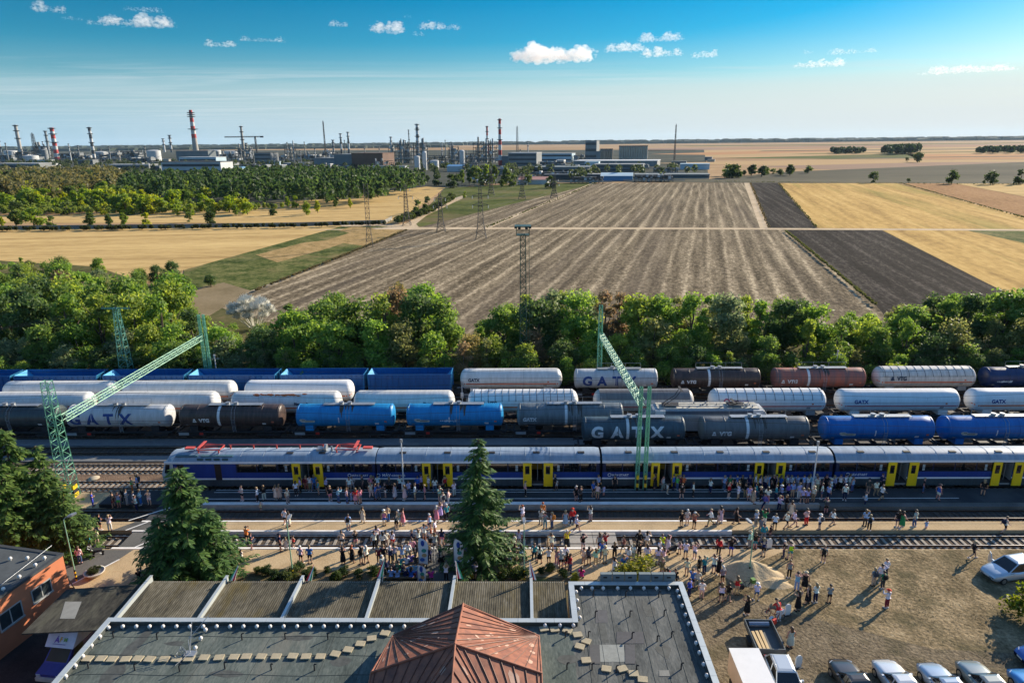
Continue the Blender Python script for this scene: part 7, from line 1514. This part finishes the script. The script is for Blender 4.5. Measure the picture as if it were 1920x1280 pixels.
PC = {'wh': ('white',(.74,.73,.73)), 'bk': ('black',(.012,.012,.014)), 'nv': ('navy',(.012,.02,.07)), 'lb': ('light blue',(.27,.43,.66)), 'bl': ('blue',(.03,.13,.42)), 'rb': ('royal blue',(.03,.06,.42)), 'tl': ('teal',(.03,.26,.29)), 'gy': ('grey',(.24,.25,.26)), 'lg': ('pale grey',(.42,.43,.44)), 'pk': ('pink',(.62,.24,.30)), 'pp': ('pale pink',(.66,.48,.48)), 'll': ('lilac',(.42,.38,.62)), 'pu': ('purple',(.14,.10,.35)), 'rd': ('red',(.52,.025,.03)), 'mr': ('maroon',(.18,.02,.035)), 'yl': ('yellow',(.70,.50,.04)), 'ny': ('neon yellow',(.62,.75,.02)), 'gn': ('green',(.03,.22,.09)), 'li': ('lime green',(.10,.58,.10)), 'be': ('beige',(.48,.38,.26)), 'cr': ('cream',(.66,.59,.47)), 'kh': ('khaki',(.25,.21,.13)), 'jn': ('denim',(.06,.11,.22)), 'or': ('orange',(.65,.18,.05)), 'mg': ('magenta',(.50,.03,.22)), 'br': ('brown red',(.35,.12,.08)), 'mt': ('mint',(.30,.58,.50)), 'dg': ('dark grey',(.05,.05,.055)), 'ol': ('olive',(.13,.14,.07)), 'wp': ('white plaid',(.62,.62,.66))}
# x y shirt bottom(kind s t d k + colour) flags: u phone raised, a arms up, e hand at brow, f folded arms, w walking, c child, p backpack, h hat, S sitting, n bending, l long hair, x bald or white hair, r red hair
PEOPLE = """175 949 rb trb|249 921 li tor|260 920 lb tbkp|214 951 bk smr|224 951 lb sli|232 941 bk tbk|239 947 lg tlg|253 949 wh tbk|257 958 wh tnv|265 946 lb tbl|281 946 pp swhu|324 926 lb tnv|189 993 nv sbkl|207 995 wh twhu|182 1000 nv tnv|163 1014 gn tdg|183 1022 cr tbe|169 1035 tl tgy|151 1056 pp tjn|155 1032 ll tgy|262 1090 bk tbkS|267 1088 be sbkS
304 1087 mr tbkS|313 1086 pp sbeS|326 1087 lb tgyS|338 1087 wh tlbS|348 1087 wh tgyS|358 1088 or tbkS
455 938 pp sbk|484 941 wh tbk|496 938 bk tlgf|518 936 pp dppl|525 936 be dbe|540 943 cr tgy|556 929 wh tbk|564 923 ll tbk|575 913 mr tbr|583 916 wh tkh|591 918 bl tjn|598 927 tl skh|490 960 be skhc|536 984 wh sbkh|542 987 cr dcrl|464 1018 or sbk|472 1029 nv sbkf|526 1032 nv sbkph|537 1030 pp dppc|551 1026 rd sbkc|565 1055 pp sbkx|582 1056 bl sbk|454 1053 wh swhc|444 1036 wh tgy|374 1078 wh tlg
612 922 ll sbkl|620 939 bk spk|635 942 lb tjnu|651 943 pp tjn|659 939 lb tlbc|668 944 rd kpkl|676 944 pk sgyl|656 922 wh sgy|661 920 lg tgy|681 919 dg tdg|696 932 cr tcr|705 936 bl tjn|711 934 jn tjn|709 913 wh tnv|723 932 bk swhf|731 923 dg tbk|741 935 lg dlgl|697 911 pk tbk|701 899 bk tbk|654 994 lb swhp|681 979 pp dppl|721 985 pk sblh|728 977 be tblh|744 993 dg sbkn|748 985 lg slbx|756 983 pk dppl|642 1026 pp sdg|668 1025 bk spk|644 1058 bk dbkl|661 1054 bk dbkr|678 1057 bk sgy|688 1056 wh sbkx|703 1028 wp tbk|707 1017 wh tdg|719 1028 wh tbk|725 1026 cr tbe|737 1025 wh srd|711 1056 mr tbk|720 1054 bk tdg|733 1056 nv tbkx|741 1053 lg tgy|718 1072 wh tmrx
751 909 wh tnv|759 937 pp dppl|767 930 ll tjn|779 936 wh sbe|784 913 bl tnv|790 909 ll tbk|797 936 pk sbk|804 915 wh tgy|816 924 wh tjn|835 915 rd tbk|852 930 wh tlgf|825 939 mt skhu|841 946 pp twh|831 952 cr scrp|826 970 ll dlll|819 978 pk dppx|838 975 tl tbkx|806 993 lb snvx|816 1003 wh tbr|773 1024 nv snv|785 1022 wh sdg|796 1014 wh sbe|809 1024 wh kbkr|816 1032 lg tgy|829 1021 nv spk|827 1053 bk sbkp|806 1054 nv tnv|755 1055 lb tbe|766 1048 wh tgy|774 1041 pk tbk|784 1047 bk tdg
763 1064 wh tbkS|771 1060 pu tbkS|780 1062 dg tbkS|752 1066 tl tgyS|790 1064 cr tgyS|748 1077 gn tgyS|757 1079 nv tnvS|768 1080 lb tgyS|779 1078 lb tnvS|739 1078 dg tbkS|760 1088 nv tnvS|746 1089 lb tlbS|734 1088 lb tjnS|772 1089 bl tmrS|785 1089 pu tmrS|726 1079 nv tbk|809 1090 mg tbkS|837 1089 wh tbk|829 1070 bk tdg
874 1041 wh tbk|880 1040 dg tbk|877 1053 bl tnv|891 1064 rb tnv|882 1077 wh tgy|890 1086 wh sbkp|903 1065 wh sbk|910 1050 gy tgy|919 1056 lg sgy|927 1053 bk sgy
985 929 pk tbk|1041 907 bk tbk|1043 917 wh swhc|980 977 wh sppr|1014 983 lg tgy|1022 991 gy ttl|1018 971 or swhr|1035 990 cr tjnp|948 1027 pk sdg|963 1031 wh tgy|966 1052 pp sdgl|973 1024 ll tgy|977 1052 lb tnv|947 1053 pp dppl|955 1059 ll dlll|1002 1050 tl tbk|1012 1055 wh kbkl|1027 1026 be dbec|1034 1032 wh sbeu|1029 1058 wh sbkf|1044 1059 pk tpkl
1080 938 bk sbkx|1089 940 dg tbk|1112 930 bl sbk|1120 935 cr skh|1122 907 ll tbk|1132 929 ll slbc|1152 913 bk tbk|1060 986 lb dlbl|1073 983 rd tnvh|1081 997 wh sbkwx|1107 977 lg tgyu|1063 1024 yl tbkx|1093 1032 bk sgyeh|1124 1032 gy sbk|1134 1029 rd tnv|1094 1058 cr sbe|1104 1058 nv sbkpe|1117 1060 mt tbee|1134 1056 cr tgyh|1129 1046 bl tjn|1169 1036 br sbkw|1152 1076 wh dwhl|1152 1048 bk tbkl|1169 1075 bl tgy|1178 1056 wh tgy|1187 1051 wh tlg|1198 1048 bk tbk|1052 1064 lg sbkx|1060 1056 wp tbk|1063 1068 bk srd|1069 1072 rd tjn|1090 1088 mg tnvSl|1198 1027 bk tbk
1228 914 bk dbkl|1242 914 lg tgy|1251 925 wh sbec|1263 916 bl tnv|1269 908 li tjn|1274 906 mr tbk|1280 912 or sbk|1278 935 bk sbk|1299 930 wh tbkp|1331 924 wh tnv|1277 988 bk sbk|1288 984 pp sppx|1301 991 br sbkex|1332 985 wh tkhw|1347 982 pp sppc|1213 1028 wh sbeu|1241 1033 ny stl|1252 1034 wh dwhl|1274 1038 pp sdgc|1285 1047 wh sjn|1302 1048 wh sjne|1287 1079 cr sbe|1310 1075 bk tbk|1320 1075 tl tnve|1338 1074 wh snv|1347 1078 bk dbkl|1347 1039 rd tbk|1297 1101 bl sbk|1307 1102 lg tgy|1233 1058 wh tgy|1241 1080 ol sbe|1236 1042 wh tgy|1251 1090 rd tdgS|1266 1090 bk tbkS|1246 1089 dg tbkS|1213 1054 wh tgy|1244 1058 pp tgy
1366 933 rd sbka|1384 935 wh swha|1397 932 bk tkh|1404 938 ll swhh|1412 943 be dcrl|1417 933 tl tjn|1433 954 pu tnvw|1438 943 wh tpk|1425 940 bk tbkh|1454 937 tl tnv|1464 936 lb tnvh|1460 958 ll tnvu|1473 957 bk tdg|1483 968 cr dcrl|1477 933 pu tnv|1485 932 lb tbe|1497 934 ll twh
1357 907 lb tjn|1368 907 gn tgn|1382 907 bl tnv|1391 901 bk tbk|1405 908 nv tnv|1416 910 wh tnv|1424 907 wh tnv|1434 907 lg tnv|1439 911 lb tlb|1449 908 bk tbk|1462 907 bl tnv|1474 913 wh tnv|1477 897 ll tnv|1483 905 wh tnv|1494 908 lb tgy|1455 913 nv tnv|1442 917 bk tbk|1434 915 wh tdg
1350 980 pp dwhl|1380 982 bk dbkwl|1417 986 wp tgyh|1432 986 gn twhal|1452 993 wh sbk|1474 990 wh sbkw|1488 988 wp skhw|1426 999 gy tgy|1444 1004 bk sbkc|1405 1027 mt tgyh|1415 1029 bk stll|1431 1014 tl tgy|1431 1043 nv sbkn|1370 1041 bk srb|1469 1044 bk tnvx|1481 1048 ny stl
1504 943 ll sdg|1513 943 ll sdg|1524 940 cr tkhh|1540 935 wh sjn|1552 937 lb tnv|1557 924 wh tlgh|1531 921 cr tbe|1518 905 lb tnv|1531 899 wh tnv|1547 912 bk tbk|1573 911 wh tbk|1584 904 wh tnv|1583 937 wh tnvx|1597 922 lb tjn|1590 916 wh tgy|1563 900 ll tnv|1505 912 lb tgy|1513 914 wh tgy|1627 926 dg skhh|1641 928 wh tkhh|1548 962 ol sbkp|1621 952 lb tnvh|1511 984 pp trdf|1536 993 wh snvph|1560 985 wh sbkw|1621 986 lb tdg|1629 994 lb tbkp
1652 937 wh sbkw|1653 906 nv tbk|1730 923 bk tjn|1758 937 bl swhh|1842 928 bk sdg|1690 990 gn dgnwl|1682 988 bk snv|1714 987 lg tjn|1735 996 lb swhc|1882 999 wh sbkwp
1315 1122 wh spp|1354 1094 gy sbkx|1352 1128 wh sbkl|1365 1127 bk sol|1381 1115 rd sbe|1418 1125 wh sjnh|1400 1152 bk dbku|1292 1118 rb tnv|1543 1054 gy sbkp|1479 1083 gy tbk|1493 1107 lb tlb|1508 1104 bk dbkh|1514 1131 bk dbkl|1528 1129 wh tnvl|1554 1130 gy sbk|1495 1145 bk dbkal|1637 1098 gy tbep|1654 1103 gn tdgp|1650 1093 wh tgy|1659 1080 wh tnv|1662 1139 wh tmrh|1481 1214 lg dlgl|1823 1046 bk sbkw|1459 1163 rd twhn"""
SKINC = [(.52,.31,.22),(.46,.26,.18),(.58,.37,.27),(.40,.22,.15)]; HAIRC = [(.035,.022,.015),(.08,.045,.025),(.02,.016,.014),(.16,.10,.05),(.30,.22,.12)]
def where(px, p):
    y = p.y
    if y > 62.3: zone = 'on the dark platform'
    elif y > 59.95: zone = 'between the platforms'
    elif y > 58.0: zone = 'on sandy platform'
    elif y > 55.3: zone = 'crossing the near track'
    elif px > 1400: zone = 'in the dry yard'
    else: zone = 'on the station side'
    if y > 62.3: marks = ((300,'at its left end'),(560,'before leading railcar'),(620,'by first yellow doors'),(745,'near white post'),(800,'left of second doors'),(860,'by second yellow doors'),(1100,'by third yellow doors'),(1200,'left of double mast'),(1290,'by fourth yellow doors'),(1400,'left of fifth yellow doors'),(1478,'at fifth yellow doors'),(1545,'in the dense crowd'),(1660,'left of sixth doors'),(1750,'right of sixth doors'),(9999,'far right'))
    elif y > 55.3: marks = ((300,'at left crossing'),(600,'right of broad spruce'),(760,'left of feather flags'),(860,'near middle spruce'),(1000,'right of middle spruce'),(1120,'near slab crossing'),(1250,'right of slab crossing'),(1400,'left of right lamp'),(1500,'near right lamp'),(1640,'right of right lamp'),(9999,'far right'))
    else: marks = ((250,'near flower bowl'),(420,'under broad spruce'),(600,'by left bed lamp'),(700,'at left flower bed'),(800,'around feather flags'),(865,'on asphalt walk'),(930,'under middle spruce'),(1000,'by second bed lamp'),(1090,'at right flower bed'),(1185,'left of large bush'),(1280,'by large bush'),(1350,'left of sand heap'),(1440,'around sand heap'),(1530,'by touring bicycle'),(1600,'above parked cars'),(1700,'in its middle'),(9999,'near minivan'))
    for lim, m in marks:
        if px < lim: return zone, m
prng = random.Random(77); npl = 0
KIND = {'s': 'shorts', 't': 'trousers', 'd': 'dress', 'k': 'skirt'}
def person(px, py, top, bot, flags):
    global npl
    p = at(px, py, 0)
    z = .0
    if 63.1 < p.y < 66.05 and p.x > -33.5: p = at(px, py, .18); z = .18
    elif 62.3 < p.y < 63.1 and p.x > -33.5: p = at(px, py, .16); z = .16; 
    elif (55.3 < p.y < 57.95 or 60. < p.y < 62.3) and not (-38 < p.x < -33.5) and not (4.2 < p.x < 8.8 and p.y < 58): p = at(px, py, -.38); z = -.38
    if p.y > 66.0: p = Vector((p.x*65.9/p.y, 65.9-prng.uniform(0,.25), .18)); z = .18
    p.z = z
    kind = 'sit' if 'S' in flags else 'phone' if 'u' in flags else 'up' if 'a' in flags else 'shade' if 'e' in flags else 'fold' if 'f' in flags else 'walk' if 'w' in flags else 'bend' if 'n' in flags else prng.choice(['stand','stand2','stand','stand2','phone','fold','shade'] if p.y < 62.5 else ['stand','stand2','fold','stand'])
    face = prng.gauss(0, .5) if p.y < 62.3 else prng.uniform(-3.1, 3.1)
    if kind == 'walk': face = prng.choice([1.4,-1.4])+prng.uniform(-.3,.3)
    if kind == 'sit': face = prng.gauss(0,.2)
    ch = 'c' in flags; s = prng.uniform(.64,.74) if ch else prng.uniform(.97,1.06); o = thing('person', None, 'person', p, face, 'people on the platforms and in the yard'); o.scale = (s*prng.uniform(1.0,1.16), s*prng.uniform(1.0,1.16), s); npl += 1
    cn, c = PC[top]; bk, bc_ = bot[0], bot[1:]; bn, bcol = PC[bc_]; j = lambda c_: tuple(x*prng.uniform(.85,1.12) for x in c_); sk = j(prng.choice(SKINC)); lady = bk in 'dk' or 'l' in flags or prng.random() < .3
    link('body', part_mesh(kind, 'body'), o, color=sk); link('face', part_mesh(kind, 'face'), o)
    tc_ = j(c); link('shirt', part_mesh(kind, 'vest' if (bk == 'd' or prng.random() < .1) else 'long' if (bk == 't' and prng.random() < .3) else 'shirt'), o, color=tc_)
    link(KIND[bk], part_mesh(kind, KIND[bk]), o, color=tc_ if bk == 'd' else j(bcol)); link('shoes', part_mesh(kind, 'shoes'), o, color=prng.choice([(.6,.6,.6),(.02,.02,.02),(.12,.08,.05),(.02,.02,.03)]))
    if 'h' in flags: link('cap', part_mesh(kind, 'cap'), o, color=prng.choice([(.6,.5,.33),(.72,.7,.66),(.03,.03,.05)]) if not (px in (1662, 1073)) else (.6,.06,.03))
    else: link('hair', part_mesh(kind, 'longhair' if lady else 'hair'), o, color=(.55,.53,.5) if 'x' in flags else (.35,.07,.02) if 'r' in flags else prng.choice(HAIRC))
    if 'p' in flags: link('backpack', part_mesh(kind, 'backpack'), o, color=prng.choice([(.015,.02,.05),(.02,.02,.02),(.05,.06,.08)]) if px != 1035 else (.55,.2,.04))
    zn, mk = where(px, p); w_ = ('child' if ch else 'person')+' in '+cn+(' dress' if bk == 'd' else ' top, '+bn+' '+KIND[bk])
    act = {'sit': ' sitting', 'phone': ' holding phone up', 'up': ' arms raised', 'walk': ' walking', 'bend': ' bending', 'shade': ' shading eyes', 'fold': ' arms folded'}.get(kind, '')
    uniq(o, w_+act+', '+zn+' '+mk if len((w_+act+' '+zn+' '+mk).split()) <= 11 else w_+', '+zn+' '+mk, px)
for ln in PEOPLE.replace('\n', '|').split('|'):
    q = ln.split(); person(int(q[0]), int(q[1]), q[2], q[3][:3], q[3][3:])
# benches under the sitting people
for lab, px, py, L in (('bench under the broad spruce, hidden behind sitting people',332,1086,3.2),('long bench of the seated crowd, nearest the canopy',764,1088,4.0),('long bench of the seated crowd, second row',760,1078,3.0),('long bench of the seated crowd, back row',770,1063,3.2),('short bench by the right wing',1255,1089,1.6)):
    p = at(px, py); t = thing('bench', lab, 'bench', (p.x, p.y-.05, 0), 0); MB().box(-L/2,L/2,-.2,.2,.40,.45).build('seat', mat('bench_wood', (.2,.13,.08), .8), t)
    for x in (-L/2+.2, L/2-.2): MB().box(x-.04,x+.04,-.18,.18,0,.40).build('leg', DARK, t)
HAZE = 1.7e-5
# ---------------- clouds ----------------
CLM, ntc, outc, ndc = nmat('cloud_vapour')
vs_ = ndc('ShaderNodeVolumeScatter', i_Color=(1,1,1,1), i_Density=.003, i_Anisotropy=.1); ntc.links.new(vs_.outputs[0], outc.inputs['Volume'])
def cloud(label, px, py, w_, h_, seed, n=None, dens=1.):
    rg_ = random.Random(seed); d = fwd+rt*((px-960)/FPX)+up*((640-py)/FPX); k = 1700./d.z; c = Vector((d.x*k, d.y*k, CAM_H+1700)); s = c.length/FPX; W_, H_ = w_*s/2, h_*s/2; b = MB(); n = n or max(14, int(w_*1.1*dens))
    hd = Vector((c.y, -c.x, 0)).normalized()
    bumps = [(rg_.uniform(-.75,.75), rg_.uniform(.25,1)) for _ in range(7)]
    for i in range(n*6):
        u = rg_.uniform(-1,1); top = max([a*max(0, 1-((u-x)/.24)**2) for x, a in bumps]+[17e-2*(1-u*u)])
        if top < .10: continue
        v = rg_.uniform(-.25, top*1.0); r = H_*rg_.uniform(.10,.26)*(.45+.75*top); wisp = i % 3 == 2
        if wisp: u *= 1.12; v = v*1.1+rg_.uniform(-.1,.1); r *= .8
        p = hd*u*W_+Vector((0,0,1))*(v*1.05-.25)*H_+Vector((c.x,c.y,0)).normalized()*rg_.uniform(-.8,.8)*min(W_,H_*2)
        b.ball(p, r, 8, 1 if wisp else 0, (rg_.uniform(1.,1.7),rg_.uniform(1.,1.7),rg_.uniform(.6,.95)))
    me = b.mesh('cloud', [CLM]); o = link('cloud', me, None, c); md = o.modifiers.new('r', 'REMESH'); md.mode = 'VOXEL'; md.voxel_size = H_*.05
    m2 = bpy.data.meshes.new_from_object(o.evaluated_get(bpy.context.evaluated_depsgraph_get())); o.modifiers.clear(); m2.materials.clear(); m2.materials.append(CLM); m2.name = 'cloud'; o.data = m2; tag(o, label, 'cloud', 'small fair weather clouds')
for i, a in enumerate((('small puffy cloud in the top left corner',95,14,48,20),('large flat cloud in the upper left',272,40,122,26),('thin cloud just above the large left cloud',277,19,68,10),('ragged cloud bank left of top centre, left half',415,82,58,16),('ragged cloud strip left of top centre, right half',490,74,74,12),('tiny cloud in line with the ragged banks',633,45,34,13),('low broken cloud left of the bright one, upper centre',728,52,62,24),('bright long cloud, upper centre',824,49,90,17),('small puff under the bright centre cloud',786,64,24,9),('largest heaped cloud right of centre',1022,98,172,52),('broad ragged cloud right of the heaped one',1175,88,92,24),('bright patch over the ragged cloud right of centre',1245,70,84,20),('lower ragged patch right of the heaped cloud',1240,98,70,22),('small cloud at right end of ragged group',1325,102,50,18),('lens shaped cloud at right, lower of two',1537,119,84,18),('thin cloud at right, upper of two',1606,96,84,12),('long thin cloud near the right edge',1806,131,164,16),('tiny puff left of the lens cloud',1516,98,16,9),('small puff right of the top left corner',182,43,30,10),('faint small cloud near top left',140,35,36,7),('tiny puff above bright centre cloud',763,31,18,8))): cloud(*a, seed=200+i)
settle_labels()

# ---------------- air ----------------
hm, nth, outh, ndh = nmat('haze_air')
pv = ndh('ShaderNodeVolumePrincipled', i_Density=HAZE, i_Anisotropy=.15); pv.inputs['Color'].default_value = (.55,.78,1,1); nth.links.new(pv.outputs[0], outh.inputs['Volume'])
tag(MB().box(-22500,22500,-260,24000,-2.2,230).build('haze', hm), kind='stuff')
